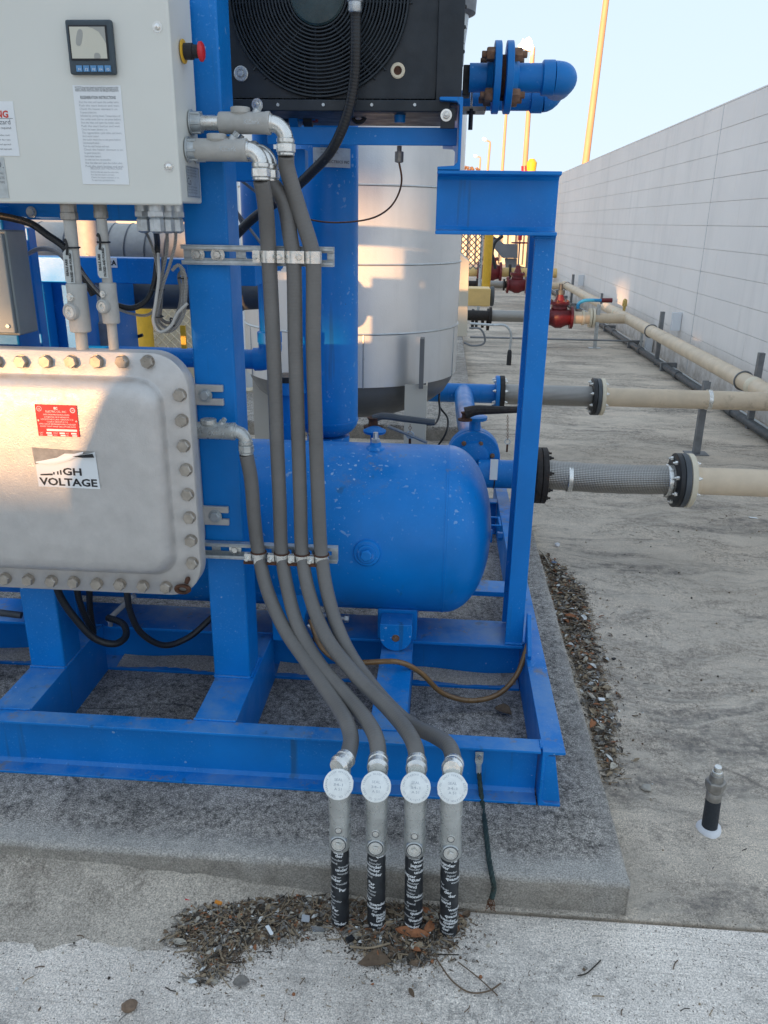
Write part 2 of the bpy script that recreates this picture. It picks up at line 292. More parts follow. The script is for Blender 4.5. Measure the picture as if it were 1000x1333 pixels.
# ---------------------------------------------------------------- mesh helpers
WL = {}           # world location of things and parts
class MB:
    def __init__(s): s.v = []; s.f = []; s.uv = []; s.mi = []
    def add(s, vs, fs, uvs=None, mi=0):
        o = len(s.v); s.v += [Vector(q) for q in vs]
        for k, f in enumerate(fs):
            s.f.append([i+o for i in f]); s.uv.append(uvs[k] if uvs else None); s.mi.append(mi)
        return s
    def box(s, x0, x1, y0, y1, z0, z1, mi=0):
        vs = [(x, y, z) for z in (z0, z1) for y in (y0, y1) for x in (x0, x1)]
        return s.add(vs, [(0, 2, 3, 1), (4, 5, 7, 6), (0, 1, 5, 4), (2, 6, 7, 3), (0, 4, 6, 2), (1, 3, 7, 5)], mi=mi)
    def extr(s, pts, d, mi=0):
        """closed polygon (3-D points) swept by vector d"""
        n = len(pts); d = Vector(d); a = [Vector(p) for p in pts]; b = [p+d for p in a]
        fs = [tuple(range(n-1, -1, -1)), tuple(range(n, 2*n))]
        fs += [(i, (i+1) % n, n+(i+1) % n, n+i) for i in range(n)]
        return s.add(a+b, fs, mi=mi)
    def lathe(s, p, d, prof, n=24, cap=True, mi=0, ang=0):
        """profile of (distance along axis, radius) turned round axis d from p"""
        p = Vector(p); d = Vector(d).normalized(); a = d.orthogonal().normalized()
        if abs(d.z) < .9: a = d.cross(Vector((0, 0, 1))).normalized()
        c = d.cross(a); vs = []; L = 0; ls = []
        for i, (t, r) in enumerate(prof):
            if i: L += math.hypot(t-prof[i-1][0], r-prof[i-1][1])
            ls.append(L)
            for k in range(n):
                th = 2*math.pi*k/n+ang; vs.append(p+d*t+(a*math.cos(th)+c*math.sin(th))*r)
        fs = []; uv = []
        for i in range(len(prof)-1):
            for k in range(n):
                k2 = (k+1) % n; fs.append((i*n+k, i*n+k2, (i+1)*n+k2, (i+1)*n+k))
                uv.append([(k/n, ls[i]), ((k+1)/n, ls[i]), ((k+1)/n, ls[i+1]), (k/n, ls[i+1])])
        if cap:
            fs.append(tuple(range(n-1, -1, -1))); uv.append(None)
            m = (len(prof)-1)*n; fs.append(tuple(range(m, m+n))); uv.append(None)
        return s.add(vs, fs, uv, mi)
    def cyl(s, p0, p1, r, r1=None, n=20, cap=True, mi=0):
        p0 = Vector(p0); p1 = Vector(p1); return s.lathe(p0, p1-p0, [(0, r), ((p1-p0).length, r if r1 is None else r1)], n, cap, mi)
    def hexa(s, p, d, r, h, mi=0, dome=True):
        return s.lathe(p, d, [(0, r), (h*.82, r), (h, r*.86)], 6, True, mi, random.random())
    def tube(s, pts, r, n=14, sub=6, mi=0, rfun=None):
        P = smooth(pts, sub) if sub else [Vector(q) for q in pts]
        T = [(P[min(i+1, len(P)-1)]-P[max(i-1, 0)]).normalized() for i in range(len(P))]
        a = T[0].orthogonal().normalized(); vs = []; L = 0; ls = []
        for i, q in enumerate(P):
            if i:
                L += (q-P[i-1]).length; rot = T[i-1].rotation_difference(T[i]); a = rot @ a
            a = (a-T[i]*a.dot(T[i])).normalized(); c = T[i].cross(a); ls.append(L)
            rr = rfun(i/(len(P)-1), L) if rfun else r
            for k in range(n):
                th = 2*math.pi*k/n; vs.append(q+(a*math.cos(th)+c*math.sin(th))*rr)
        fs = []; uv = []
        for i in range(len(P)-1):
            for k in range(n):
                k2 = (k+1) % n; fs.append((i*n+k, i*n+k2, (i+1)*n+k2, (i+1)*n+k))
                uv.append([(k/n, ls[i]), ((k+1)/n, ls[i]), ((k+1)/n, ls[i+1]), (k/n, ls[i+1])])
        fs.append(tuple(range(n-1, -1, -1))); uv.append(None); m = (len(P)-1)*n; fs.append(tuple(range(m, m+n))); uv.append(None)
        return s.add(vs, fs, uv, mi)
    def torus(s, c, d, Rr, r, n=64, k=8, mi=0, a0=0, a1=2*math.pi):
        d = Vector(d).normalized(); a = d.cross(Vector((0, 0, 1))).normalized() if abs(d.z) < .9 else Vector((1, 0, 0)); e = d.cross(a); c = Vector(c)
        vs = []
        for i in range(n):
            th = a0+(a1-a0)*i/n; o = a*math.cos(th)+e*math.sin(th)
            for j in range(k):
                ph = 2*math.pi*j/k; vs.append(c+o*(Rr+r*math.cos(ph))+d*r*math.sin(ph))
        return s.add(vs, [(i*k+j, ((i+1) % n)*k+j, ((i+1) % n)*k+(j+1) % k, i*k+(j+1) % k) for i in range(n) for j in range(k)], mi=mi)
    def mesh(s, name, mats, off=Vector((0, 0, 0)), smoothed=True, ang=32):
        me = bpy.data.meshes.new(name); me.from_pydata([tuple(v-off) for v in s.v], [], s.f)
        for q in (mats if isinstance(mats, (list, tuple)) else [mats]): me.materials.append(q)
        if any(u for u in s.uv):
            ul = me.uv_layers.new(name='UVMap'); data = [0.0]*(2*len(me.loops)); k = 0
            for f, u in zip(s.f, s.uv):
                for j in range(len(f)):
                    if u: data[k] = u[j][0]; data[k+1] = u[j][1]
                    k += 2
            ul.data.foreach_set('uv', data)
        me.polygons.foreach_set('material_index', s.mi)
        me.polygons.foreach_set('use_smooth', [smoothed]*len(s.f))
        bm = bmesh.new(); bm.from_mesh(me); bmesh.ops.recalc_face_normals(bm, faces=bm.faces); bm.to_mesh(me); bm.free()
        if smoothed: me.set_sharp_from_angle(angle=R(ang))
        return me
    def build(s, name, mats, parent=None, bev=0, loc=None, label=None, cat=None, group=None, kind=None, ang=32, seg=2, smoothed=True):
        if parent is not None: off = WL[parent.name]
        else:
            if loc is None:
                xs = [v.x for v in s.v]; ys = [v.y for v in s.v]; zs = [v.z for v in s.v]
                loc = ((min(xs)+max(xs))/2, (min(ys)+max(ys))/2, min(zs))
            off = Vector(loc)
        o = bpy.data.objects.new(name, s.mesh(name, mats, off, smoothed, ang)); COL.objects.link(o)
        if parent is not None: o.parent = parent; WL[o.name] = off.copy()
        else: o.location = off; WL[o.name] = off.copy()
        if bev:
            b = o.modifiers.new('bevel', 'BEVEL'); b.width = bev; b.segments = seg; b.limit_method = 'ANGLE'; b.angle_limit = R(40); b.harden_normals = True
        for k, q in (('label', label), ('category', cat), ('group', group), ('kind', kind)):
            if q: o[k] = q
        return o
def smooth(pts, sub=6):
    P = [Vector(q) for q in pts]; n = len(P); out = []
    if n < 3: return P
    for i in range(n-1):
        p0 = P[i-1] if i else P[0]*2-P[1]; p1 = P[i]; p2 = P[i+1]; p3 = P[i+2] if i+2 < n else P[-1]*2-P[-2]
        for k in range(sub):
            t = k/sub; t0, t1 = (p1-p0).length**.5 or 1e-3, (p2-p1).length**.5 or 1e-3
            t2 = (p3-p2).length**.5 or 1e-3
            m1 = ((p1-p0)/t0-(p2-p0)/(t0+t1)+(p2-p1)/t1)*t1; m2 = ((p2-p1)/t1-(p3-p1)/(t1+t2)+(p3-p2)/t2)*t1
            out.append(p1*(2*t**3-3*t*t+1)+m1*(t**3-2*t*t+t)+p2*(-2*t**3+3*t*t)+m2*(t**3-t*t))
    return out+[P[-1]]
def thing(name, label, cat, loc, group=None):
    o = bpy.data.objects.new(name, None); COL.objects.link(o); o.location = loc; o.empty_display_size = .05
    o['label'] = label; o['category'] = cat
    if group: o['group'] = group
    WL[o.name] = Vector(loc); return o
def inst(name, me, parent, loc, quat=None, scale=None, label=None):
    """child sharing mesh data, placed at world point loc"""
    o = bpy.data.objects.new(name, me); COL.objects.link(o); o.parent = parent; o.location = Vector(loc)-WL[parent.name]
    if quat is not None: o.rotation_mode = 'QUATERNION'; o.rotation_quaternion = quat
    if scale is not None: o.scale = scale
    if label: o['label'] = label
    WL[o.name] = Vector(loc); return o
def qdir(d, spin=0):
    q = Vector((0, 0, 1)).rotation_difference(Vector(d).normalized()); return q @ Quaternion((0, 0, 1), spin)
def copy_thing(root, loc, label, group=None):
    r = root.copy(); COL.objects.link(r); r.location = loc; r['label'] = label
    if group: r['group'] = group
    for ch in list(root.children):
        c = ch.copy(); COL.objects.link(c); c.parent = r
        for g in ch.children:
            d = g.copy(); COL.objects.link(d); d.parent = c
    return r
_fc = {}
def text_mesh(body, size, bold=0, res=2):
    k = (body, size, bold, res)
    if k not in _fc:
        cu = bpy.data.curves.new('t', 'FONT'); cu.body = body; cu.size = size; cu.resolution_u = res; cu.offset = bold; cu.fill_mode = 'FRONT'
        o = bpy.data.objects.new('t', cu); COL.objects.link(o)
        dg = bpy.context.evaluated_depsgraph_get(); me = bpy.data.meshes.new_from_object(o.evaluated_get(dg))
        vs = [v.co.copy() for v in me.vertices]; fs = [tuple(p.vertices) for p in me.polygons]
        bpy.data.objects.remove(o); bpy.data.curves.remove(cu); bpy.data.meshes.remove(me); _fc[k] = (vs, fs)
    return _fc[k]
def text_on(mb, body, size, origin, ux, uz, bold=0, align='l', width=None, mi=0, warp=None):
    vs, fs = text_mesh(body, size, bold)
    if not vs: return mb
    x0 = min(v.x for v in vs); x1 = max(v.x for v in vs); k = 1
    if width: k = width/max(1e-6, x1-x0)
    ox = {'l': x0, 'c': (x0+x1)/2, 'r': x1}[align]
    ux = Vector(ux); uz = Vector(uz); origin = Vector(origin)
    def q(v):
        a, c = (v.x-ox)*k, v.y
        return warp(a, c) if warp else origin+ux*a+uz*c
    return mb.add([q(v) for v in vs], fs, mi=mi)
def hexbolt_mesh(name, r, h, mat, washer=0, stud=0, whex=.25):
    b = MB()
    z = 0
    if washer: b.lathe((0, 0, 0), (0, 0, 1), [(0, washer), (h*.16, washer)], 20); z = h*.16
    b.lathe((0, 0, z), (0, 0, 1), [(0, r), (h*.78, r), (h*.95, r*.88)], 6, True)
    if stud: b.lathe((0, 0, z+h*.9), (0, 0, 1), [(0, r*.5), (stud, r*.5), (stud+.001, r*.4)], 12)
    return b.mesh(name, mat)
# ================================================================ SETTING
PADH = .087; T = .239
def slab(name, x0, x1, y0, y1, z, mat, th=.12, **kw):
    return MB().box(x0, x1, y0, y1, z-th, z).build(name, mat, kind='structure', **kw)
MB().box(-600, 600, -300, 900, -.5, -.14).build('ground', M['yard'], kind='structure')
JY = 1.322
slab('concrete_apron', -8, 14, -14, JY-.004, 0, M['apron'], bev=.006)
slab('concrete_yard', -14, 2.45, JY+.004, 40, 0, M['yard'], bev=.006)
MB().box(-14, 14, JY-.004, JY+.004, -.12, -.012).build('slab_joint', M['dirt'], kind='structure')
# equipment pad with a slightly chipped, rounded edge
def pad():
    b = MB(); x1 = .437; y0 = 1.335; prof = [(0, 0), (.0, .066), (.006, .078), (.016, .085), (.03, PADH)]
    xs = [-4+i*.03 for i in range(148)]; xs = [x for x in xs if x < x1-.02]+[x1-.012, x1-.006, x1-.002, x1]
    ys = [y0, y0+.002, y0+.006, y0+.012]+[y0+.012+i*.04 for i in range(1, 60)]
    ys += [3.75, 3.80]
    def h(x, y):
        d = min(x1-x, y-y0)
        for (a, ha), (c, hc) in zip([(0, .079), (.002, .0835), (.006, .086)], [(.002, .0835), (.006, .086), (.012, PADH)]):
            if d <= c: z = ha+(hc-ha)*(d-a)/(c-a); break
        else: z = PADH
        return z
    rnd = random.Random(3); ex = {}
    vs = []; nx = len(xs)
    for j, y in enumerate(ys):
        for i, x in enumerate(xs):
            jx = jy = 0
            d = min(x1-x, y-y0)
            q = math.sin(x*31+y*17)*.0007+math.sin(x*77+1)*.0006+rnd.uniform(-.0012, .0008)-(.003 if rnd.random() < .03 else 0) if d < .011 else 0
            vs.append((x+(q if x > x1-.02 else 0), y+(q if y < y0+.02 else 0), h(x, y)+q*.8))
    fs = [(j*nx+i, j*nx+i+1, (j+1)*nx+i+1, (j+1)*nx+i) for j in range(len(ys)-1) for i in range(nx-1)]
    o = len(vs); vs += [(v[0], v[1], -.02) for v in vs[:nx]]; fs += [(i+1, i, o+i, o+i+1) for i in range(nx-1)]
    o = len(vs); k = [j*nx+nx-1 for j in range(len(ys))]; vs += [(vs[q][0], vs[q][1], -.02) for q in k]
    fs += [(k[j], o+j, o+j+1, k[j+1]) for j in range(len(ys)-1)]
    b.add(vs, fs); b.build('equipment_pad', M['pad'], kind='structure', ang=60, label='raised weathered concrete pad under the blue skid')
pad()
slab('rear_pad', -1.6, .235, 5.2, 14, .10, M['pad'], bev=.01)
# sandy dirt drifted against the pad
def drift():
    b = MB(); xs = [-2+i*.02 for i in range(122)]; n = 10; vs = []; rnd = random.Random(5)
    for x in xs:
        fd = max(0., min(1., (-.12-x)/.35)); wid = .012+(.11+.10*max(0, min(1, (-.35-x)/.5))+.02*math.sin(x*9)+.012*math.sin(x*31))*fd
        hh = .036*max(0.05, min(1, (-.15-x)/.5))*fd+(.008+.004*math.sin(x*13))*(.25+.75*fd)
        wid += fd*(rnd.uniform(-.004, .004)+.006*math.sin(x*57)+.004*math.sin(x*131))
        for k in range(n+1):
            t = k/n; vs.append((x, 1.337-wid*t, (hh*(1-t)**1.8)+.0012*rnd.random()*(1-t)-.002*t**6+.0005))
    m = n+1
    b.add(vs, [(i*m+k, (i+1)*m+k, (i+1)*m+k+1, i*m+k+1) for i in range(len(xs)-1) for k in range(n)])
    b.build('drifted_dirt', M['dirt'], kind='stuff', ang=80, label='sandy dirt drifted against the front of the concrete pad')
drift()
# ---- block wall
WX = 2.427; WTOP = 2.396; CH = .2032; BL = .4064
def wall():
    t = thing('block_wall', 'long white painted concrete block wall along the right of the yard', 'wall', (WX+.1, 10, 0))
    MB().box(WX+.004, WX+.19, 2.9, 23.5, -.1, WTOP-.004).build('mortar_core', M['mortar'], t)
    me = MB().box(-.006, .003, -BL/2+.0006, BL/2-.0006, .0018, CH-.0018).mesh('block', M['block'], smoothed=False)
    bm = bmesh.new(); bm.from_mesh(me); bmesh.ops.bevel(bm, geom=bm.edges[:], offset=.0009, segments=1, affect='EDGES'); bm.to_mesh(me); bm.free()
    cells = []; y0 = 8.115
    for c in range(12):
        z = WTOP-(c+1)*CH
        for k in range(-13, 38):
            y = y0+(k+.5)*BL+(BL/2 if c % 2 else 0)
            if c % 2 and k == -1:
                continue
            if 3 < y < 23.3: cells.append((abs(y-2)+abs(z-1)*.3, y, z, 1))
    cells.sort(); rnd = random.Random(2); stuff = MB()
    for i, (_, y, z, _k) in enumerate(cells):
        dx = rnd.uniform(-.0007, .0007)
        if i < 290: o = inst('block', me, t, (WX+dx, y, z))
        else: stuff.box(WX-.006+dx, WX+.003, y-BL/2+.0006, y+BL/2-.0006, z+.0018, z+CH-.0018)
    for c in range(1, 12, 2):   # half blocks closing the courses at the control joint
        z = WTOP-(c+1)*CH
        stuff.box(WX-.006, WX+.003, y0-BL/2+.001, y0-.004, z+.0018, z+CH-.0018); stuff.box(WX-.006, WX+.003, y0+.004, y0+BL/2-.001, z+.0018, z+CH-.0018)
    stuff.build('far_blocks', M['block'], t, kind='stuff', smoothed=False)
    MB().box(WX-.008, WX+.2, 2.9, y0-.003, WTOP, WTOP+.012).box(WX-.008, WX+.2, y0+.003, 23.5, WTOP, WTOP+.012).build('coping', M['block'], t)
    MB().box(WX-.0075, WX+.002, y0-.0045, y0+.0045, -.05, WTOP).build('control_joint', M['greyink'], t)
wall()
# ---- building beyond the yard
def far_building():
    t = thing('far_building', 'sunlit cream building with vertical ribs seen beyond the red valves', 'building', (-2, 30, 0))
    MB().box(-12, 6, 30, 31, -.1, 2.15).build('wall', M['farwall'], t)
    me = MB().box(-.07, .07, -.16, 0, 0, 2.1).mesh('rib', M['farwall'], smoothed=False)
    for k in range(26): inst('rib', me, t, (-1.6+k*.28, 29.999, 0))
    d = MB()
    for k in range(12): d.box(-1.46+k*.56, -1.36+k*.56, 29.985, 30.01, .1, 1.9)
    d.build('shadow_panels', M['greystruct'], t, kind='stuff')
far_building()
# ================================================================ SKID FRAME
sk = thing('equipment_skid', 'bright blue painted steel skid frame with channel beams and posts on the concrete pad', 'skid frame', (-.3, 2, PADH))
B = M['blue']
def chan_y(b, x0, x1, yw, yf, z0, z1, tw=.007, tf=.009):   # channel along x, web at yw, flanges to yf
    lo, hi = (yf, yw) if yf < yw else (yw, yf); s = 1 if yf < yw else -1
    pts = [(yw, z0), (yf, z0), (yf, z0+tf*.75), (yw-s*tw-s*.008, z0+tf), (yw-s*tw, z0+tf+.008), (yw-s*tw, z1-tf-.008), (yw-s*tw-s*.008, z1-tf), (yf, z1-tf*.75), (yf, z1), (yw, z1)]
    return b.extr([(x0, y, z) for y, z in pts], (x1-x0, 0, 0))
def chan_x(b, y0, y1, xw, xf, z0, z1, tw=.007, tf=.009):
    s = 1 if xf < xw else -1
    pts = [(xw, z0), (xf, z0), (xf, z0+tf*.75), (xw-s*tw-s*.008, z0+tf), (xw-s*tw, z0+tf+.008), (xw-s*tw, z1-tf-.008), (xw-s*tw-s*.008, z1-tf), (xf, z1-tf*.75), (xf, z1), (xw, z1)]
    return b.extr([(x, y0, z) for x, z in pts], (0, y1-y0, 0))
chan_y(MB(), -3.2, .262, 1.604, 1.556, PADH, T).build('front_beam', B, sk, bev=.0015)
chan_x(MB(), 1.556, 3.6, .266, .318, PADH, T).build('side_beam', B, sk, bev=.0015)
MB().extr([(.270, 1.560, PADH+.012), (.317, 1.560, PADH+.012), (.296, 1.560, T-.014), (.270, 1.560, T-.014)], (0, .008, 0)).build('end_gusset', B, sk, bev=.001)
def ibeam_x(b, x0, x1, y0, y1, z0, z1, tf=.009, tw=.007):
    c = (y0+y1)/2
    return b.extr([(x0, y, z) for y, z in ((y0, z0), (y1, z0), (y1, z0+tf), (c+tw/2, z0+tf), (c+tw/2, z1-tf), (y1, z1-tf), (y1, z1), (y0, z1), (y0, z1-tf), (c-tw/2, z1-tf), (c-tw/2, z0+tf), (y0, z0+tf))], (x1-x0, 0, 0))
ibeam_x(MB(), -3.2, .264, 2.045, 2.195, PADH, T-.002).build('middle_beam', B, sk, bev=.0015)
chan_y(MB(), -3.2, .264, 3.35, 3.30, PADH, T-.002).build('rear_beam', B, sk, bev=.0015)
MB().box(.05, .262, 2.40, 2.49, T-.02, T-.003).build('valve_shelf', B, sk, bev=.001)
for x0, x1 in ((-1.5, -1.40), (-1.072, -.975), (-.566, -.462), (-.140, -.052)):
    chan_x(MB(), 1.605, 2.044, x1, x0, PADH, T+.0015).build('cross_member', B, sk, bev=.0015)
# dirt lying on the bottom flange of the middle beam and inside front beam
def dirt_strip(x0, x1, y0, y1, z, sd):
    b = MB(); r = random.Random(sd); n = int((x1-x0)/.012); vs = []
    for i in range(n+1):
        x = x0+(x1-x0)*i/n; a = .006*math.sin(x*23+sd)+r.uniform(-.003, .003)
        hh = .002+.0025*(1+math.sin(x*17+sd))
        vs += [(x, y0+.012+a, z), (x, y0+.03+a, z+hh), (x, y1, z+hh*2.2)]
    b.add(vs, [(i*3+k, i*3+3+k, i*3+4+k, i*3+1+k) for i in range(n) for k in (0, 1)])
    return b.build('settled_dirt', M['dirt'], sk, kind='stuff', ang=80)
dirt_strip(-.95, -.57, 2.045, 2.115, PADH+.0095, 1); dirt_strip(-.46, -.145, 2.045, 2.115, PADH+.0095, 5); dirt_strip(-.05, .255, 2.045, 2.115, PADH+.0095, 2); dirt_strip(-1.5, -1.08, 2.045, 2.115, PADH+.0095, 3)
# posts
def tube_post(x0, x1, y0, y1, z0, z1, name='post'):
    return MB().box(x0, x1, y0, y1, z0, z1).build(name, B, sk, bev=.006)
tube_post(-1.072, -.976, 1.798, 1.90, T+.002, 1.40); tube_post(-.570, -.4725, 1.798, 1.90, T+.002, 2.5)
def vchan(b, x0, x1, y0, y1, z0, z1, t=.008):   # channel standing up, web on the left, front flange to the viewer
    return b.extr([(x1, y0, z0), (x0, y0, z0), (x0, y0+t, z0), (x1-t, y0+t, z0), (x1-t, y1-t, z0), (x0, y1-t, z0), (x0, y1, z0), (x1, y1, z0)], (0, 0, z1-z0))
vchan(MB(), .212, .262, 2.052, 2.19, T+.001, 1.351).build('post', B, sk, bev=.0025)
vchan(MB(), .205, .262, 3.0, 3.10, T+.001, .245).build('post_foot', B, sk, bev=.001)
# gusset at the foot of the right post
MB().extr([(.268, 2.06, T+.001), (.268, 1.97, T+.001), (.268, 1.965, T+.012), (.268, 2.045, T+.10), (.268, 2.06, T+.10)], (.012, 0, 0)).build('foot_gusset', B, sk, bev=.002)
# short channel on top of the post
chan_y(MB(), -.028, .259, 2.068, 2.014, 1.352, 1.493, .008, .011).build('head_channel', B, sk, bev=.002)
chan_x(MB(), 2.012, 3.3, .025, -.028, 1.4935, 1.645).build('cooler_rail', B, sk, bev=.002)
a0, a1 = AT(370, 165, y=2.09), AT(591, 190, y=2.09)
MB().box(-.44, .015, 2.085, 2.093, a1.z, a0.z).box(-.44, .015, 2.0935, 2.13, a0.z-.006, a0.z-.0002).build('tie_bar', B, sk, bev=.0015)
MB().box(-1.6, -.36, 2.15, 2.20, 1.47, 1.545).build('upper_rail', B, sk, bev=.003)
MB().box(-1.13, -.5705, 1.84, 1.89, 1.372, 1.50).build('cabinet_rail', B, sk, bev=.003)
p = AT(0, 333, y=2.25); q = AT(0, 366, y=2.25)
MB().box(-1.4, -.52, 2.25, 2.33, q.z, p.z).build('rear_rail', B, sk, bev=.003)
# angle clip with bolt inside the cooler rail
c0 = AT(574, 139, y=2.0); c1 = AT(592, 166, y=2.0)
MB().box(c0.x, c1.x, 2.02, 2.028, c1.z, c0.z).build('rail_clip', M['blackmet'], sk, bev=.001)
BM = {'zn': hexbolt_mesh('bolt', .0085, .009, M['zinc'], washer=.013, stud=.012), 'en': hexbolt_mesh('bolt', .0138, .0125, M['bolt'], washer=.0142),
      'strut': hexbolt_mesh('bolt', .009, .008, M['zinc'], washer=.0155), 'rust': hexbolt_mesh('bolt', .0165, .021, M['rustbolt'], stud=.012),
      'rustflat': hexbolt_mesh('bolt', .011, .010, M['rustbolt'], stud=.006), 'dark': hexbolt_mesh('bolt', .009, .012, M['darkrust'], stud=.01), 'fl': hexbolt_mesh('bolt', .009, .012, M['zinc'], stud=.008)}
FR = Vector((0, -1, 0))
inst('bolt', BM['zn'], sk, (AT(581, 150, y=2.02)), qdir(FR))
def weld(p0, p1, r=.0042):
    p0, p1 = V(p0), V(p1); L = (p1-p0).length; n_ = max(3, int(L/.004)); rr = random.Random(int(L*9999))
    P = [p0+(p1-p0)*(k/n_)+V((rr.uniform(-.0006, .0006), rr.uniform(-.0006, .0006), rr.uniform(-.0006, .0006))) for k in range(n_+1)]
    rs_ = [r*(1+.22*math.sin(k*2.2)+rr.uniform(-.1, .1)) for k in range(n_+1)]
    MB().tube(P, r, 7, 0, rfun=lambda u, l: rs_[min(n_, int(round(u*n_)))]).build('weld', B, sk, ang=80)
for x0, x1 in ((-1.072, -.976), (-.570, -.4725)): weld((x0, 1.797, T+.003), (x1, 1.797, T+.003)); weld((x1+.001, 1.798, T+.003), (x1+.001, 1.90, T+.003))
weld((.212, 2.051, T+.002), (.262, 2.051, T+.002)); weld((.2635, 2.052, T+.002), (.2635, 2.19, T+.002)); weld((.269, 1.558, PADH+.012), (.269, 1.558, T-.012), .0035)
for x0, x1 in ((-1.072, -.975), (-.566, -.462), (-.140, -.052)): weld((x0, 1.604, T+.002), (x1, 1.604, T+.002), .0032); weld((x0, 2.0445, T+.001), (x1, 2.0445, T+.001), .0035)
weld((.2635, 1.60, T), (.2635, 1.57, T), .003); weld((.212, 2.05, 1.349), (.262, 2.05, 1.349), .004); weld((.2100, 2.052, 1.350), (.2100, 2.066, 1.350), .004)
# motor guards and boxes behind the left posts
t = thing('blue_machine_housing', 'dark blue boxy machine housing behind the grey conduits at the left edge', 'machine housing', (-1.2, 2.5, T))
a = AT(5, 300, y=2.0); b_ = AT(36, 300, y=2.0)
MB().box(-1.16, b_.x, 2.0, 2.04, T, AT(20, 296, y=2.0).z).build('front_plate', M['blue_pipe'], t, bev=.003)
a = AT(95, 352, y=2.42); c = AT(36, 352, y=2.42)
MB().box(-1.5, a.x, 2.42, 2.9, T, a.z).build('casing', M['blue_pipe'], t, bev=.01)
a2 = AT(62, 352, y=2.40)
MB().box(-1.5, a2.x, 2.36, 2.418, T+.1, a2.z-.002).build('casing_door', M['blue_pipe'], t, bev=.006)
# grey junction box at the very left
t = thing('small_grey_box', 'small grey steel box cut off by the left edge of the picture', 'junction box', AT(0, 440, y=1.9))
a = AT(8, 300, y=1.70); c = AT(19, 438, y=1.70); xe = (a.x+c.x)/2
MB().box(-1.25, xe, 1.712, 1.796, c.z, a.z).build('box', M['greypaint'], t, bev=.004)
MB().box(-1.25, xe-.004, 1.70, 1.7115, c.z+.006, a.z-.006).build('door', M['greypaint'], t, bev=.003)
inst('screw', hexbolt_mesh('screw', .005, .004, M['zinc']), t, (xe-.018, 1.70, c.z+.022), qdir(FR))

# ================================================================ SLOTTED STRUTS with pipe clamps
def strut(name, label, x0, x1, zc, clamps, bolts, rusty=False):
    y1 = 1.797; dep = .021; h = .0205
    t = thing(name, label, 'strut', ((x0+x1)/2, y1, zc))
    # slots: build web as strips between slots
    slots = []; x = x1-.03
    while x > x0+.01: slots.append(x); x -= .05
    b = MB(); yb = y1-.0025; yf = y1
    sl = .014; sh = .007
    b.box(x0, x1, yb, yf, zc+sh, zc+h); b.box(x0, x1, yb, yf, zc-h, zc-sh)
    edges = sorted(slots); prev = x0
    for s in edges: b.box(prev, s-sl, yb, yf, zc-sh, zc+sh); prev = s+sl
    b.box(prev, x1, yb, yf, zc-sh, zc+sh)
    for s in (1, -1):
        z = zc+s*h
        b.box(x0, x1, y1-dep, y1, min(z, z-s*.0025), max(z, z-s*.0025)); b.box(x0, x1, y1-dep, y1-dep+.0022, min(z-s*.0027, z-s*.009), max(z-s*.0027, z-s*.009))
    b.build('channel', M['galv'], t, bev=.0007)
    for bx in bolts: inst('bolt', BM['strut'], t, (bx, y1-.003, zc), qdir(FR, random.random()))
    for cx, cyy, r in clamps:
        c = MB(); hw = .0125
        n = 18; pts = []
        for k in range(n+1):
            th = R(-28)+(R(208+28))*k/n - R(90) + R(0)
            th = R(-118)+R(236)*k/n; pts.append((math.sin(th), -math.cos(th)))
        ro = r+.0022
        outer = [(cx+ro*sx_, cyy+ro*cz_) for sx_, cz_ in pts]; inner = [(cx+r*1.01*sx_, cyy+r*1.01*cz_) for sx_, cz_ in pts]
        vs = []
        for (ox, oy), (ix, iy) in zip(outer, inner): vs += [(ox, oy, zc-hw), (ox, oy, zc+hw), (ix, iy, zc+hw), (ix, iy, zc-hw)]
        fs = []
        for k in range(n):
            for j in range(4): fs.append((k*4+j, k*4+(j+1) % 4, k*4+4+(j+1) % 4, k*4+4+j))
        fs += [(0, 1, 2, 3), (n*4+3, n*4+2, n*4+1, n*4)]
        c.add(vs, fs)
        # ears and screw at the left of the clamp
        ex = cx-r-.006
        c.box(ex-.010, ex+.006, cyy-.014, cyy-.0115, zc-hw, zc+hw); c.box(ex-.010, ex+.006, cyy-.004, cyy-.0015, zc-hw, zc+hw)
        cl = c.build('pipe_clamp', M['zinc'], t, bev=.0004, label='rust-stained zinc pipe clamp' if rusty else None)
        MB().cyl((ex-.004, cyy-.024, zc), (ex-.004, cyy+.006, zc), .0028, n=8).hexa((ex-.004, cyy-.014, zc), (0, -1, 0), .0062, .006).build('clamp_screw', M['zinc'], cl)
        if rusty:
            s = random.Random(int(cx*1000)); rb = MB()
            rb.box(ex-.012, ex+.012, cyy-.0165, cyy-.0142, zc-hw-.001, zc-hw+.007)
            rb.torus((cx, cyy, zc+hw+.001), (0, 0, 1), r+.0012, .0022, n=24, k=6)
            rb.build('rust_patch', M['rust'], cl)
    return t
HY = 1.752; HR = .0165
ux = [AT(px, 333, y=HY).x for px in (350, 382, 407.5)]
lx = [AT(px, 722, y=HY).x for px in (337, 367, 393.5, 418.5)]
zu = (AT(340, 333, y=1.78)).z; zl = (AT(340, 719, y=1.78)).z
strut('upper_strut', 'galvanised slotted strut crossing the blue post, holding three grey hoses', -.573, AT(435, 335, y=1.79).x, zu, [(x, HY, HR) for x in ux], [AT(257, 332, y=1.79).x, AT(283, 332, y=1.79).x])
strut('lower_strut', 'galvanised slotted strut below the cast box, holding four grey hoses with rusty clamps', -.66, AT(440, 720, y=1.79).x, zl, [(x, HY, HR) for x in lx], [AT(306, 717, y=1.79).x], True)

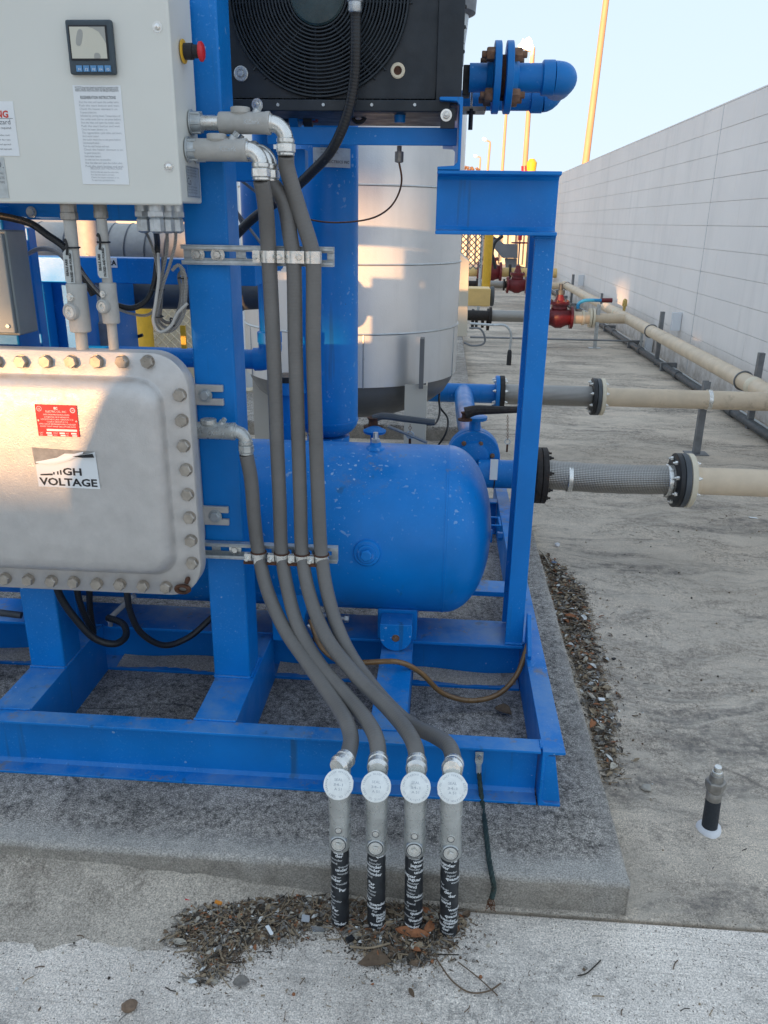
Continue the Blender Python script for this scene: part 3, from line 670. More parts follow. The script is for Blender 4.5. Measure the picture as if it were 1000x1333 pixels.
# ================================================================ CONTROL CABINET
CF = 1.635; CX = -.5216; CZ0 = 1.403; CZ1 = 1.792
t = thing('control_cabinet', 'pale grey control cabinet with small display and instruction sheet, top left', 'control cabinet', (-.8, 1.71, CZ0))
MB().box(-1.12, CX, CF+.012, 1.785, CZ0+.006, CZ1).build('box', M['cabinet'], t, bev=.004)
MB().box(-1.125, CX+.0025, CF, CF+.0115, CZ0, CZ1+.004).build('door', M['cabinet'], t, bev=.005, seg=3)
def on_cab(px, py): return AT(px, py, y=CF)
# controller
p0, p1 = on_cab(87, 27), on_cab(155, 98.5); xa = (on_cab(87, 27).x+on_cab(95, 99).x)/2; xb = (on_cab(147, 27).x+on_cab(155, 98).x)/2; za = p0.z; zb = p1.z
bz = MB().box(xa, xb, CF-.012, CF-.0005, zb, za).build('controller', M['bezel'], t, bev=.004)
xs_ = (on_cab(94.6, 37).x+on_cab(98.5, 78).x)/2; xe_ = (on_cab(140, 37).x+on_cab(144, 77.5).x)/2; zs = on_cab(120, 37).z; ze = on_cab(120, 78).z
MB().box(xs_-.003, xe_+.003, CF-.0135, CF-.0121, ze-.003, zs+.003).build('display_frame', M['ink'], bz, bev=.0008)
MB().box(xs_, xe_, CF-.0142, CF-.0136, ze, zs).build('display', M['lens'], bz)
g = MB(); dx, dz = xe_-xs_, zs-ze; yy = CF-.0146
def pill(cx, cz, rx, rz, rot, clip=None):
    pts = []
    for k in range(24):
        th = 2*math.pi*k/24; a = rx*math.copysign(abs(math.cos(th))**.7, math.cos(th)); c = rz*math.copysign(abs(math.sin(th))**.8, math.sin(th))
        x = a*math.cos(rot)-c*math.sin(rot)+cx; z = a*math.sin(rot)+c*math.cos(rot)+cz
        pts.append((min(max(x, xs_), xe_), yy, min(max(z, ze), zs)))
    g.extr(pts, (0, .0004, 0))
pill(xs_+dx*.26, ze+dz*.66, dx*.085, dz*.27, R(-16)); pill(xs_+dx*.72, ze+dz*.05, dx*.09, dz*.13, 0)
g.extr([(xs_+dx*.52, yy, zs), (xs_+dx*.66, yy, zs-dz*.05), (xs_+dx*.82, yy, zs-dz*.16), (xs_+dx*.93, yy, zs-dz*.36), (xe_, yy, zs-dz*.52), (xe_, yy, zs)], (0, .0004, 0))
g.build('worn_patches', M['lensgrey'], bz)
me = MB().box(-.0055, .0055, -.003, 0, -.005, .005).mesh('key', M['keyblue'], smoothed=False)
for px in (104, 113.2, 122.6, 131.8, 141): inst('key', me, bz, AT(px, 89.5, y=CF-.012))
kk = MB()
for px, s in zip((104, 113.2, 122.6, 131.8, 141), ('F1', 'F2', 'F3', 'F4', 'F5')): text_on(kk, s, .006, AT(px, 92, y=CF-.0155), (1, 0, 0), (0, 0, 1), align='c')
kk.build('key_lettering', M['white'], bz)
# instruction sheet
xa = (on_cab(95, 111).x+on_cab(108, 239).x)/2; xb = (on_cab(157, 111).x+on_cab(169, 240).x)/2; za = on_cab(120, 111).z; zb = on_cab(130, 240).z
sh = MB().box(xa, xb, CF-.0012, CF-.0003, zb, za).build('instruction_sheet', M['white'], t)
W_ = xb-xa; H_ = za-zb; tx = MB(); dk = MB(); yt = CF-.0016
for k, s in enumerate(('NOTICE: keep doors closed and latched during operation of this', 'system. See the manual for details of purge and regeneration.', 'Failure to follow these instructions may damage the equipment')):
    text_on(dk, s, .0048, (xa+W_*.05, yt, za-H_*(.030+k*.016)), (1, 0, 0), (0, 0, 1), width=W_*.9)
text_on(dk, 'REGENERATION INSTRUCTIONS', .0075, (xa+W_*.14, yt, za-H_*.135), (1, 0, 0), (0, 0, 1), bold=.0001, width=W_*.74)
rs = random.Random(9); lines = ['Shut the inlet and open the outlet valve.', 'Push the start button and wait.', 'Check the heater element is on.', 'The regeneration cycle takes six hours,', 'followed by cooling down. Temperature of', 'the outlet must rise to set point before']
for k in range(20):
    text_on(tx, lines[k % 6], .0052, (xa+W_*.10, yt, za-H_*(.175+k*.034)), (1, 0, 0), (0, 0, 1), width=W_*(rs.choice((.55, .82, .84, .8, .35)) if k > 1 else .84))
text_on(tx, 'SEE LOCK OUT INSTRUCTIONS', .006, (xa+W_*.2, yt, zb+H_*.155), (1, 0, 0), (0, 0, 1), width=W_*.68)
for k in range(4): text_on(tx, lines[k], .0045, (xa+W_*.2, yt, zb+H_*(.12-k*.028)), (1, 0, 0), (0, 0, 1), width=W_*(.6-.1*(k % 2)))
tx.build('small_print', M['greyink'], sh); dk.build('heading_print', M['darkgreyink'], sh)
# warning label and grey plate, cut off by the picture's left edge
xr = (on_cab(17, 132).x+on_cab(26, 201).x)/2+.0; z1 = on_cab(10, 132).z; z0 = on_cab(10, 203).z
wl = MB().box(xr-.13, xr, CF-.0012, CF-.0003, z0, z1).build('warning_label', M['white'], t)
rr_ = MB(); text_on(rr_, 'WARNING', .0165, (xr-.012, yt, on_cab(10, 153).z), (1, 0, 0), (0, 0, 1), bold=.0006, align='r'); rr_.build('red_lettering', M['redink'], wl)
bb = MB(); text_on(bb, 'Arc Flash Hazard', .0125, (xr-.010, yt, on_cab(10, 162).z), (1, 0, 0), (0, 0, 1), align='r')
text_on(bb, 'Appropriate PPE required', .006, (xr-.010, yt, on_cab(10, 168).z), (1, 0, 0), (0, 0, 1), align='r')
for k, s in enumerate(('shock hazard when cover', 'is removed or door open', 'limited approach', 'restricted approach')): text_on(bb, s, .0042, (xr-.014, yt, on_cab(10, 177+k*6).z), (1, 0, 0), (0, 0, 1), align='r')
bb.box(xr-.128, xr-.004, yt, yt+.0003, on_cab(10, 154.6).z, on_cab(10, 154).z); bb.build('black_lettering', M['darkgreyink'], wl)
xr = on_cab(8, 225).x; pl = MB().box(xr-.12, xr, CF-.0015, CF-.0003, on_cab(8, 258).z, on_cab(8, 205).z).build('grey_plate', M['tag'], t)
b = MB(); text_on(b, 'CO.', .02, (xr-.002, yt-.0004, on_cab(8, 219).z), (1, 0, 0), (0, 0, 1), align='r')
for k, s in enumerate(('SERIAL No.', 'VOLTS', 'TYPE')): text_on(b, s, .006, (xr-.004, yt-.0004, on_cab(8, 227+k*6).z), (1, 0, 0), (0, 0, 1), align='r')
b.build('lettering', M['darkgreyink'], pl)
# door screws
sm = MB().lathe((0, 0, 0), (0, 0, 1), [(0, .0095), (.001, .0095)], 20).lathe((0, 0, .001), (0, 0, 1), [(0, .0058), (.003, .0052), (.0045, .002)], 16).mesh('door_screw', M['zinc'])
for px, py in ((205, 35), (220, 217)):
    o = inst('door_screw', sm, t, on_cab(px, py), qdir(FR))
# emergency stop on the side
pe = AT(238.5, 67, x=CX+.0026)
es = MB().lathe(pe, (1, 0, 0), [(0, .021), (.0025, .021), (.003, .019)], 28).build('emergency_stop', M['yellow'], t)
MB().lathe(pe+V((.0032, 0, 0)), (1, 0, 0), [(0, .0145), (.016, .0145), (.017, .012), (.030, .0115)], 24).build('stop_body', M['ink'], es)
MB().lathe(pe+V((.031, 0, 0)), (1, 0, 0), [(0, .014), (.002, .0175), (.006, .0175), (.009, .014), (.0105, .006)], 28).build('stop_button', M['redbutton'], es)
# rating label on the side
c4 = [AT(px, py, x=CX) for px, py in ((241.5, 215.6), (259, 218), (260, 258), (243.5, 257))]
xl = CX+.0008; ya = (c4[0].y+c4[3].y)/2; yb = (c4[1].y+c4[2].y)/2; za = (c4[0].z+c4[1].z)/2; zb = (c4[2].z+c4[3].z)/2
lb = MB().box(CX, xl, ya, yb, zb, za).build('rating_label', M['tag'], t)
b = MB(); b.box(xl, xl+.0003, ya+.002, yb-.002, zb+.002, zb+.003).box(xl, xl+.0003, ya+.002, yb-.002, za-.003, za-.002).box(xl, xl+.0003, ya+.002, ya+.003, zb+.0031, za-.0031).box(xl, xl+.0003, yb-.003, yb-.002, zb+.0031, za-.0031)
text_on(b, 'Co', .020, (xl+.0004, ya+.006, (za+zb)/2-.006), (0, 1, 0), (0, 0, 1), bold=.0003)
for k in range(9):
    if k in (3, 4, 5): continue
    text_on(b, 'Volts Hz Ph Encl type', .0045, (xl+.0004, ya+.006, za-.009-k*(za-zb-.012)/9), (0, 1, 0), (0, 0, 1), width=(yb-ya)*.7)
b.build('lettering', M['darkgreyink'], lb)
# bottom hubs and cable glands
def gland(px, py, y, r=.015, L=.03, dz=0):
    c = AT(px, py, y=y); g = MB(); z = CZ0
    g.lathe((c.x, y, z+.005), (0, 0, -1), [(0, r*1.05), (.016, r*1.05)], 20); g.hexa((c.x, y, z-.011), (0, 0, -1), r*1.15, .012); g.lathe((c.x, y, z-.023), (0, 0, -1), [(0, r*.8), (.004, r), (L-.004, r), (L, r*.5)], 8)
    return g.build('cable_gland', M['galv'], t, bev=.0005)
for a in ((186, 275, 1.70), (203, 275, 1.665), (217, 275, 1.70), (229, 275, 1.72)): gland(*a)
# ================================================================ CAST ENCLOSURE
EF = 1.640; ex1 = -.534; ez0 = .553; ez1 = 1.1145; ex0 = ex1-.92
def rrect(x0, x1, z0, z1, r, n=10):
    o = []
    for cx, cz, a0 in ((x1-r, z1-r, 0), (x0+r, z1-r, 90), (x0+r, z0+r, 180), (x1-r, z0+r, 270)):
        for k in range(n+1):
            th = R(a0+90*k/n); o.append((cx+r*math.cos(th), cz+r*math.sin(th)))
    return o
t = thing('cast_enclosure', 'large cast aluminium explosion-proof box with bolted lid and HIGH VOLTAGE sticker', 'electrical enclosure', ((ex0+ex1)/2, 1.7, ez0))
MB().extr([(x, EF+.044, z) for x, z in rrect(ex0+.03, ex1-.03, ez0+.03, ez1-.03, .07)], (0, .105, 0)).build('body', M['cast'], t, bev=.003)
MB().extr([(x, EF+.022, z) for x, z in rrect(ex0, ex1, ez0, ez1, .078)], (0, .0215, 0)).build('body_flange', M['cast'], t, bev=.002)
# lid: flange plate and domed field in one surface
b = MB(); rings = []
def lring(d, y): return [(x, y, z) for x, z in rrect(ex0+d, ex1-d, ez0+d, ez1-d, max(.008, .078-d*.40))]
seq = [(0, EF+.0215), (0, EF+.002), (.002, EF), (.050, EF), (.054, EF-.003), (.057, EF-.010), (.060, EF-.017), (.066, EF-.024), (.076, EF-.030), (.095, EF-.034), (.13, EF-.036)]
for d, y in seq: rings += lring(d, y)
n = len(lring(0, 0)); fs = [tuple(range(n))]
for i in range(len(seq)-1): fs += [(i*n+k, i*n+(k+1) % n, (i+1)*n+(k+1) % n, (i+1)*n+k) for k in range(n)]
fs.append(tuple(range((len(seq)-1)*n, len(seq)*n)))
b.add(rings, fs); lid = b.build('lid', M['cast'], t, ang=50)
bpx = [(x, 470+.006*x*.3) for x in (-4, 29, 61, 94, 127, 160, 193)] + [(235, 514), (237.5, 547), (240, 580), (243, 611), (245, 643), (247.5, 673), (249.5, 703), (251, 732)] + [(8, 752.5), (38, 754), (68, 755.5), (97, 757), (127, 759), (157, 760), (187, 762), (217, 763.5)]
for i, (px, py) in enumerate(bpx):
    o = inst('bolt', BM['en'], t, AT(px, py, y=EF-.0005), qdir(FR, random.uniform(0, 1)))
for k in range(6):
    for z in (ez1-.025, ez0+.025): inst('bolt', BM['en'], t, (-1.07-k*.054, EF-.0005, z), qdir(FR, random.uniform(0, 1)))
# mounting lugs
for px, py in ((268, 514), (281, 671)):
    c = AT(px, py, y=1.79); b = MB(); x0 = ex1-.05; x1 = AT(291 if py < 600 else 298, py, y=1.79).x; h = .024; s = .008
    bx = c.x
    b.extr([(x0, 1.786, c.z-h), (x1, 1.786, c.z-h), (x1, 1.786, c.z-s), (bx+.01, 1.786, c.z-s), (bx+.003, 1.786, c.z), (bx+.01, 1.786, c.z+s), (x1, 1.786, c.z+s), (x1, 1.786, c.z+h), (x0, 1.786, c.z+h)], (0, .010, 0))
    lg = b.build('mounting_lug', M['cast'], t, bev=.0015)
    inst('bolt', hexbolt_mesh('bolt', .0115, .010, M['galv'], washer=.0165), lg, (bx, 1.786, c.z), qdir(FR, .3))
# rusty lifting eye on the lower corner
c = AT(238, 767, y=EF-.006); e = MB().torus(c, (0, -1, 0), .0145, .0058, n=28, k=8)
for v in e.v: v.z = c.z+(v.z-c.z)*.62
k1 = AT(246, 758, y=EF-.006); e.lathe(k1-V((.006, 0, .002)), (.4, -.1, .9), [(0, .005), (.012, .006), (.016, .004)], 10)
e.build('hinge_eye', M['rust'], t)
# red approval plate
LY = EF-.0368
def plate(name, quad, th, mat, par=t):
    p = [AT(px, py, y=LY) for px, py in quad]
    return p, MB().extr(p, (0, -th, 0)).build(name, mat, par)
def rect_px(x0, y0, x1, y1, sh=0):
    a = AT((x0+x1)/2, y0, y=LY); c = AT((x0+x1)/2, y1, y=LY)
    xa = (AT(x0, y0, y=LY).x); xb = AT(x1, y0, y=LY).x
    return xa, xb, c.z, a.z
xa = (AT(45, 527, y=LY).x+AT(51, 567, y=LY).x)/2; xb = (AT(99.5, 528, y=LY).x+AT(104.5, 569, y=LY).x)/2; za = AT(75, 527, y=LY).z; zb = AT(77, 568, y=LY).z
rp = MB().box(xa, xb, LY-.0012, LY, zb, za).build('red_plate', M['redlabel'], t, bev=.0003)
W_, H_ = xb-xa, za-zb; b = MB(); yt = LY-.0016
text_on(b, 'ELECTRIC CO., INC.', .006, (xa+W_*.5, yt, za-H_*.24), (1, 0, 0), (0, 0, 1), align='c', width=W_*.5)
for k, (s, wd) in enumerate((('EXPLOSION PROOF ENCLOSURE', .62), ('SUITABLE FOR USE IN HAZARDOUS', .6), ('LOCATIONS CLASS I GROUPS C D', .78), ('CLASS II GROUPS E F G', .5), ('OPEN CIRCUIT BEFORE REMOVING COVER KEEP', .88), ('COVER TIGHT WHILE CIRCUITS ARE ALIVE', .86))):
    text_on(b, s, .0042, (xa+W_*.5, yt, za-H_*(.33+.075*k)), (1, 0, 0), (0, 0, 1), align='c', width=W_*wd)
b.box(xa+W_*.22, xa+W_*.95, yt, yt+.0003, zb+H_*.17, zb+H_*.235)
for u in (.20, .52, .80): b.box(xa+W_*u, xa+W_*(u+.13), yt, yt+.0003, zb+H_*.08, zb+H_*.13); b.box(xa+W_*(u+.02), xa+W_*(u+.14), yt, yt+.0003, zb+H_*.015, zb+H_*.055)
for u, s in ((.04, 'CAT'), (.37, 'VOLT'), (.68, 'HZ')): text_on(b, s, .0042, (xa+W_*u, yt, zb+H_*.085), (1, 0, 0), (0, 0, 1)); text_on(b, s, .0035, (xa+W_*u, yt, zb+H_*.02), (1, 0, 0), (0, 0, 1))
b.torus((xa+W_*.1, yt, za-H_*.13), (0, 1, 0), .0052, .0005, 24, 4); text_on(b, 'UL', .0055, (xa+W_*.1, yt, za-H_*.16), (1, 0, 0), (0, 0, 1), align='c')
b.torus((xa+W_*.90, yt, za-H_*.16), (0, 1, 0), .0048, .0009, 24, 4); text_on(b, 'SA', .0042, (xa+W_*.905, yt, za-H_*.185), (1, 0, 0), (0, 0, 1), align='c')
text_on(b, 'EC', .007, (xa+W_*.5, yt, za-H_*.14), (1, 0, 0), (0, 0, 1), align='c', bold=.0003)
b.build('plate_lettering', M['white'], rp)
pm = MB().lathe((0, 0, 0), (0, 0, 1), [(0, .0022), (.0012, .0018)], 10).mesh('rivet', M['zinc'])
for u in (.05, .96): inst('rivet', pm, rp, (xa+W_*u, LY-.0012, za-H_*.5), qdir(FR))
# torn HIGH VOLTAGE sticker
xa = (AT(47, 606, y=LY).x+AT(51, 634, y=LY).x)/2; xb = (AT(124, 588, y=LY).x+AT(130, 635, y=LY).x)/2; zb = AT(90, 634.5, y=LY).z; zt = AT(90, 587, y=LY).z; zl_ = AT(60, 605, y=LY).z
W_ = xb-xa
res = MB().extr([(xa-.002, LY-.0004, zl_), (xa-.004, LY-.0004, AT(60, 583, y=LY).z), (xb-.004, LY-.0004, AT(120, 588, y=LY).z), (xb, LY-.0004, zt-.01)], (0, .0003, 0)).build('sticker_residue', plain('adhesive_residue', (.30, .29, .27), .8, 0, .2, 60, .3), t)
hs = MB().extr([(xa, LY-.0010, zb), (xb+.002, LY-.0010, zb-.001), (xb-.001, LY-.0010, zt), (xa+W_*.86, LY-.0010, zt-.006), (xa+W_*.5, LY-.0010, zt-.006), (xa+W_*.25, LY-.0010, zl_+.009), (xa, LY-.0010, zl_)], (0, .0007, 0)).build('high_voltage_sticker', M['white'], t)
# peeled, curled-over flap
fl = MB(); nn = 10; vs = []
for i in range(nn+1):
    u = i/nn; x = xa+.002+W_*.80*u; zc = zl_+.001+(zt-.007-zl_)*u**1.1; hgt = .003+.010*math.sin(math.pi*min(1, u*1.0))**.8
    for j in range(5):
        v = j/4; vs.append((x, LY-.0014-.004*math.sin(v*math.pi*.75)*(.4+u*.6), zc+.006-hgt*v))
fl.add(vs, [(i*5+j, i*5+5+j, i*5+6+j, i*5+1+j) for i in range(nn) for j in range(4)])
fl.build('peeled_flap', M['white'], hs, ang=80)
b = MB(); yt = LY-.0014
th_ = zb+.0045
text_on(b, 'VOLTAGE', .0235, (xa+W_*.025, yt, th_), (1, 0, 0), (0, 0, 1), bold=.0007, width=W_*.95)
text_on(b, 'GH', .0225, (xa+W_*.43, yt, th_+.0245), (1, 0, 0), (0, 0, 1), bold=.0007, width=W_*.31)
b.box(xa+W_*.385, xa+W_*.41, yt, yt+.0003, th_+.0245, th_+.035); b.box(xa+W_*.27, xa+W_*.295, yt, yt+.0003, th_+.0245, th_+.030); b.box(xa+W_*.335, xa+W_*.36, yt, yt+.0003, th_+.0245, th_+.032)
b.extr([(xa+W_*.06, yt-.0005, th_+.0215), (xa+W_*.06, yt-.0005, th_+.0245), (xa+W_*.26, yt-.0005, th_+.0268), (xa+W_*.26, yt-.0005, th_+.0228)], (0, .0003, 0))
b.extr([(xa+W_*.64, yt-.0055, zt-.010), (xb-.004, yt-.0055, zt-.0025), (xb-.001, yt-.0055, zt-.011), (xa+W_*.80, yt-.0055, zt-.0125)], (0, .0003, 0))
b.build('sticker_lettering', M['ink'], hs, kind='stuff')

# ================================================================ GREY HOSES, ELBOWS, SEAL FITTINGS
def P3(l): return [AT(a, b, y=c) for a, b, c in l]
def elbow(t, start, turn, r, name='elbow', mat='zinc', down=.03):
    """90-degree connector: runs in +x from start, curves down, ends in a hex nut; returns the outlet point"""
    s = Vector(start); n = 9; pts = [s-V((.004, 0, 0)), s]
    for k in range(n+1):
        th = R(90*k/n); pts.append(s+V((turn*math.sin(th), 0, -turn*(1-math.cos(th)))))
    e = pts[-1]; b = MB(); b.tube(pts, r, 18, 0); b.lathe(s-V((.004, 0, 0)), (1, 0, 0), [(0, r*1.12), (.008, r*1.12), (.009, r)], 20)
    b.lathe(e+V((0, 0, .004)), (0, 0, -1), [(0, r), (.002, r*1.16), (.008, r*1.16), (.010, r)], 20)
    ob = b.build(name, M[mat], t, bev=.0004)
    g = MB(); g.lathe(e-V((0, 0, .006)), (0, 0, -1), [(0, r*1.1), (.002, r*1.28), (.016, r*1.28), (.018, r*1.12)], 8)
    g.lathe(e-V((0, 0, .024)), (0, 0, -1), [(0, r*1.12), (.004, r*1.12), (.006, r*.95)], 20)
    g.build('compression_nut', M[mat], t, bev=.0008)
    return e-V((0, 0, .030))
def sealfit(t, p0, L, r, mat='fitting', up=V((0, 0, 1)), locknut=True, cab=True):
    """horizontal sealing fitting from p0 along +x"""
    p0 = Vector(p0); x = p0.x; b = MB()
    if cab:
        g = MB(); g.lathe(p0, (1, 0, 0), [(0, r*1.55), (.003, r*1.55), (.004, r*1.3), (.022, r*1.22), (.023, r)], 20)
        for k in range(6):
            th = R(60*k+10); q = p0+V((.003, math.cos(th)*r*1.3, math.sin(th)*r*1.3)); g.cyl(q, q+V((.018, 0, 0)), .0026, n=8)
        g.build('hub', M['galv'], t, bev=.0005); x += .022
    return x
def fitting_run(name, label, y, zc, x0, nip, xb0, xb1, r, mat, rb, hub=True, elr=.0155, turn=.03, group=None, ems='zinc', par=None):
    t = thing(name, label, 'conduit fitting', (x0, y, zc))
    p0 = V((x0, y, zc)); 
    if hub: sealfit(t, p0, 0, r)
    if nip: MB().cyl((x0+.015, y, zc), (xb0+.004, y, zc), r*.92, n=20).build('nipple', M['zinc'], t)
    b = MB(); L = xb1-xb0
    b.lathe((xb0, y, zc), (1, 0, 0), [(0, rb*.96), (.004, rb), (L-.010, rb), (L-.008, rb*1.05), (L, rb*1.05)], 26)
    bd = b.build('body', M[mat], t, bev=.0008)
    bx = xb0+L*.42
    MB().lathe((bx, y, zc+rb*.4), (0, 0, 1), [(0, rb*.55), (rb*.5, rb*.95), (rb*.95, rb*.95), (rb*1.0, rb*.82)], 18).build('filler_boss', M[mat], bd, bev=.0006)
    q = V((bx+rb*1.5, y-.002, zc+rb*.75))
    MB().lathe(q, (.55, 0, .84), [(0, rb*.42), (rb*.5, rb*.42)], 16).lathe(q+V((.55, 0, .84))*rb*.5, (.55, 0, .84), [(0, rb*.3), (rb*.45, rb*.28)], 4).build('drain_plug', M['galv'], bd, bev=.0005)
    b = MB(); text_on(b, 'Killark', rb*.62, (0, 0, 0), (1, 0, 0), (0, 0, 1), bold=.0002, warp=lambda a, c: V((xb0+L*.52+a, y-math.cos((c-.004)/rb)*(rb+.0003), zc+math.sin((c-.004)/rb)*(rb+.0003))))
    b.build('cast_lettering', M['galv'], bd)
    out = elbow(t, (xb1, y, zc), turn, elr, mat=ems)
    return t, out
yA = 1.735
c1 = AT(250, 156, y=yA); r1 = AT(365, 190, y=yA)
tA, oA = fitting_run('sealing_fitting', 'upper grey sealing fitting on the cabinet side, ending in a zinc elbow', yA, (AT(300, 160, y=yA).z), CX+.002, True, AT(286, 160, y=yA).x, AT(352, 160, y=yA).x, .0155, 'fitting', .0205)
yB = 1.700
tB, oB = fitting_run('sealing_fitting', 'middle grey sealing fitting, nearest of those on the cabinet side', yB, AT(290, 195, y=yB).z, CX+.002, False, AT(255, 195, y=yB).x, AT(322, 198, y=yB).x, .0155, 'fitting', .0205, turn=.026)
tC, oC = fitting_run('sealing_fitting', 'hidden grey sealing fitting behind the middle one on the cabinet side', 1.757, AT(290, 197, y=1.757).z, CX+.002, False, AT(262, 195, y=1.757).x, AT(334, 198, y=1.757).x, .0155, 'fitting', .0195, turn=.027)
yE = 1.740
tD, oD = fitting_run('sealing_fitting', 'pale lacquered sealing fitting on the side of the cast box', yE, AT(290, 561, y=yE).z, ex1-.034, False, ex1-.034, AT(306, 563, y=yE).x, .0145, 'lacquer', .0195, hub=False, turn=.024, ems='lacquer', elr=.0145)
HL = [('second grey hose from the left at the floor, from the middle cabinet fitting', oB, [(345, 262, 1.715), (350, 332, HY), (356, 450, HY), (360, 560, HY), (364, 650, HY), (367, 722, HY), (374, 765, 1.72), (388, 815, 1.66), (414, 862, 1.58), (452, 907, 1.485), (479, 940, 1.40), (491, 966, 1.335), (493, 991, 1.300)]),
      ('third grey hose from the left at the floor, from the hidden cabinet fitting', oC, [(369, 262, 1.757), (379, 315, HY), (382, 335, HY), (384.5, 450, HY), (388, 560, HY), (391, 650, HY), (393.5, 722, HY), (402, 770, 1.71), (424, 828, 1.63), (462, 878, 1.54), (508, 925, 1.44), (532, 955, 1.36), (541, 975, 1.32), (543, 993, 1.300)]),
      ('rightmost grey hose at the floor, from the upper cabinet fitting', oA, [(373, 215, 1.74), (388, 268, HY), (404, 318, HY), (407.5, 335, HY), (408, 450, HY), (411, 560, HY), (414, 640, HY), (418.5, 722, HY), (427, 775, 1.71), (447, 835, 1.64), (482, 890, 1.55), (530, 940, 1.46), (566, 958, 1.40), (585, 972, 1.35), (592, 996, 1.298)]),
      ('leftmost grey hose at the floor, coming from the cast box elbow', oD, [(327, 625, 1.745), (331, 675, HY), (337, 722, HY), (348, 768, 1.72), (370, 818, 1.66), (400, 862, 1.58), (433, 910, 1.48), (452, 942, 1.40), (457, 962, 1.36), (452, 988, 1.300)])]
ends = []
for lab, o0, pts in HL:
    P = [o0, ]+P3(pts)
    b = MB().tube(P, HR, 20, 8); o = b.build('flexible_conduit', M['hose'], None, label=lab, cat='hose', loc=P[0], group='grey flexible conduits', ang=80); ends.append((P[-1], (P[-1]-P[-2]).normalized()))
# ---- risers out of the ground
RISE = [((443, 1200), (440.5, 1021), 3), ((490, 1205), (489.5, 1024), 0), ((538, 1208), (541, 1025), 1), ((584, 1212), (589, 1026), 2)]
m, t, b, co = base('wrap_tape', .4); t.links.new(ramp(t, noise(t, co, 40, 4), [(.3, (.012, .014, .018)), (.7, (.03, .035, .04))]), b.inputs['Base Color']); bump(t, b, noise(t, co, 120, 3), .4, .001); M['tape'] = m
RL = ['leftmost tape-wrapped conduit riser with round capped elbow', 'second riser from the left, tape-wrapped, with round capped elbow', 'third riser from the left, tape-wrapped, beside a brown leaf', 'rightmost tape-wrapped riser, nearest the hanging ground cable']
for i, (g0, cap, hi) in enumerate(RISE):
    gp = AT(*g0, z=0); cp_ = AT(*cap, y=gp.y-.022); x0 = gp.x; yb = gp.y; rp_ = .0182
    t = thing('conduit_riser', RL[i], 'conduit', gp, 'capped conduit risers')
    ax = V((cp_.x-x0, 0, cp_.z-.03)).normalized()
    def A(s): return gp+ax*s
    zt = cp_.z-.026
    pw = MB().lathe(gp-V((0, 0, .02)), ax, [(0, rp_)]+[(.02+k*.0085, rp_+(.0009 if k % 3 == 0 else .0001)) for k in range(1, 23)]+[(.225, rp_)], 24).build('wrapped_pipe', M['tape'], t)
    tb = MB(); rs = random.Random(20+i)
    for k in range(24):
        s0 = .004+k*.0088; s = rs.choice(('quander', 'wonder', 'quand', 'jaguar', 'der', 'under', 'quonder', 'Par', 'uand')); ph0 = rs.uniform(-1.5, .2); tl = rs.uniform(-.25, -.1); big = rs.random() < .5
        sz = .0105 if big else .0075
        def wp(a, c, ph0=ph0, s0=s0, tl=tl):
            th = ph0+a/rp_; h = s0+c+a*tl*.5
            rr = rp_+.0014; off = V((math.sin(th)*rr, -math.cos(th)*rr, 0)); return A(h)+off
        text_on(tb, s, sz, (0, 0, 0), (1, 0, 0), (0, 0, 1), bold=.0003 if big else 0, warp=wp)
    tb.build('tape_lettering', M['white'] if i != 9 else M['greyink'], pw, kind='stuff')
    # seal fitting
    rf = .0213; f0 = .197; f1 = zt-.012
    fb = MB().lathe(A(f0), ax, [(0, rf*.82), (.004, rf*.98), (.010, rf*1.04), (.03, rf*1.02), (f1-f0-.042, rf*.98), (f1-f0-.040, rf*1.05), (f1-f0, rf*1.05)], 28).build('seal_body', M['lacquer'], t, bev=.0004)
    q = A(f0+.029)+V((0, -rf*.85, 0))
    MB().lathe(q, (0, -1, .12), [(0, .0175), (.006, .0170), (.008, .0150)], 26).build('plug_boss', M['lacquer'], fb, bev=.0004)
    b = MB().torus(q+V((0, -.0078, .0008)), (0, -1, .12), .0128, .0012, 28, 6); b.lathe(q+V((0, -.0078, .001)), (0, -1, .12), [(0, .0112), (.0005, .0105)], 24)
    b.build('plug_rim', M['zinc'], fb)
    MB().torus(q+V((0, -.0079, .0008)), (0, -1, .12), .0145, .0011, 28, 6).torus(A(f0+.062)+V((0, -rf*.92-.0042, 0)), (0, -1, .1), .0066, .0008, 20, 6).build('recess_shade_ring', M['darkgrey'], fb, kind='stuff')  # dark grey rings stand in for the shade in the plug recesses
    MB().lathe(q+V((0, -.0095, .001)), (0, -1, .12), [(0, .0068), (.004, .0062)], 4, ang=rs.random()*1.5).build('square_head_plug', M['zinc'], fb, bev=.0004)
    q2 = A(f0+.062)+V((0, -rf*.92, 0))
    MB().lathe(q2, (0, -1, .1), [(0, .0085), (.004, .0080), (.0045, .0055)], 20).lathe(q2+V((0, -.0035, 0)), (0, -1, .1), [(0, .0048), (.003, .0045)], 6 if i % 2 else 4).build('small_plug', M['zinc'], fb, bev=.0003)
    # elbow with round cover facing up and forward
    top = A(f1); nd = V((.0, -.78, .63)).normalized()
    cc = cp_
    el = MB(); el.lathe(top-ax*.002, ax, [(0, rf*1.03), (.012, rf*1.05), (.022, rf*1.02)], 26); el.tube([top+ax*.008, cc-nd*.022+V((0, .010, .0)), cc-nd*.016+V((0, .036, .016))], .0195, 20, 5)
    elb = el.build('elbow_body', M['lacquer'], t, bev=.0004)
    # cover disc, slightly ragged casting
    n = 44; a = nd.cross(V((0, 0, 1))).normalized(); c = a.cross(nd); b = MB(); prof = [(-.011, .0262), (-.003, .0288), (.0, .0284), (.0012, .0266), (.0012, .0001)]
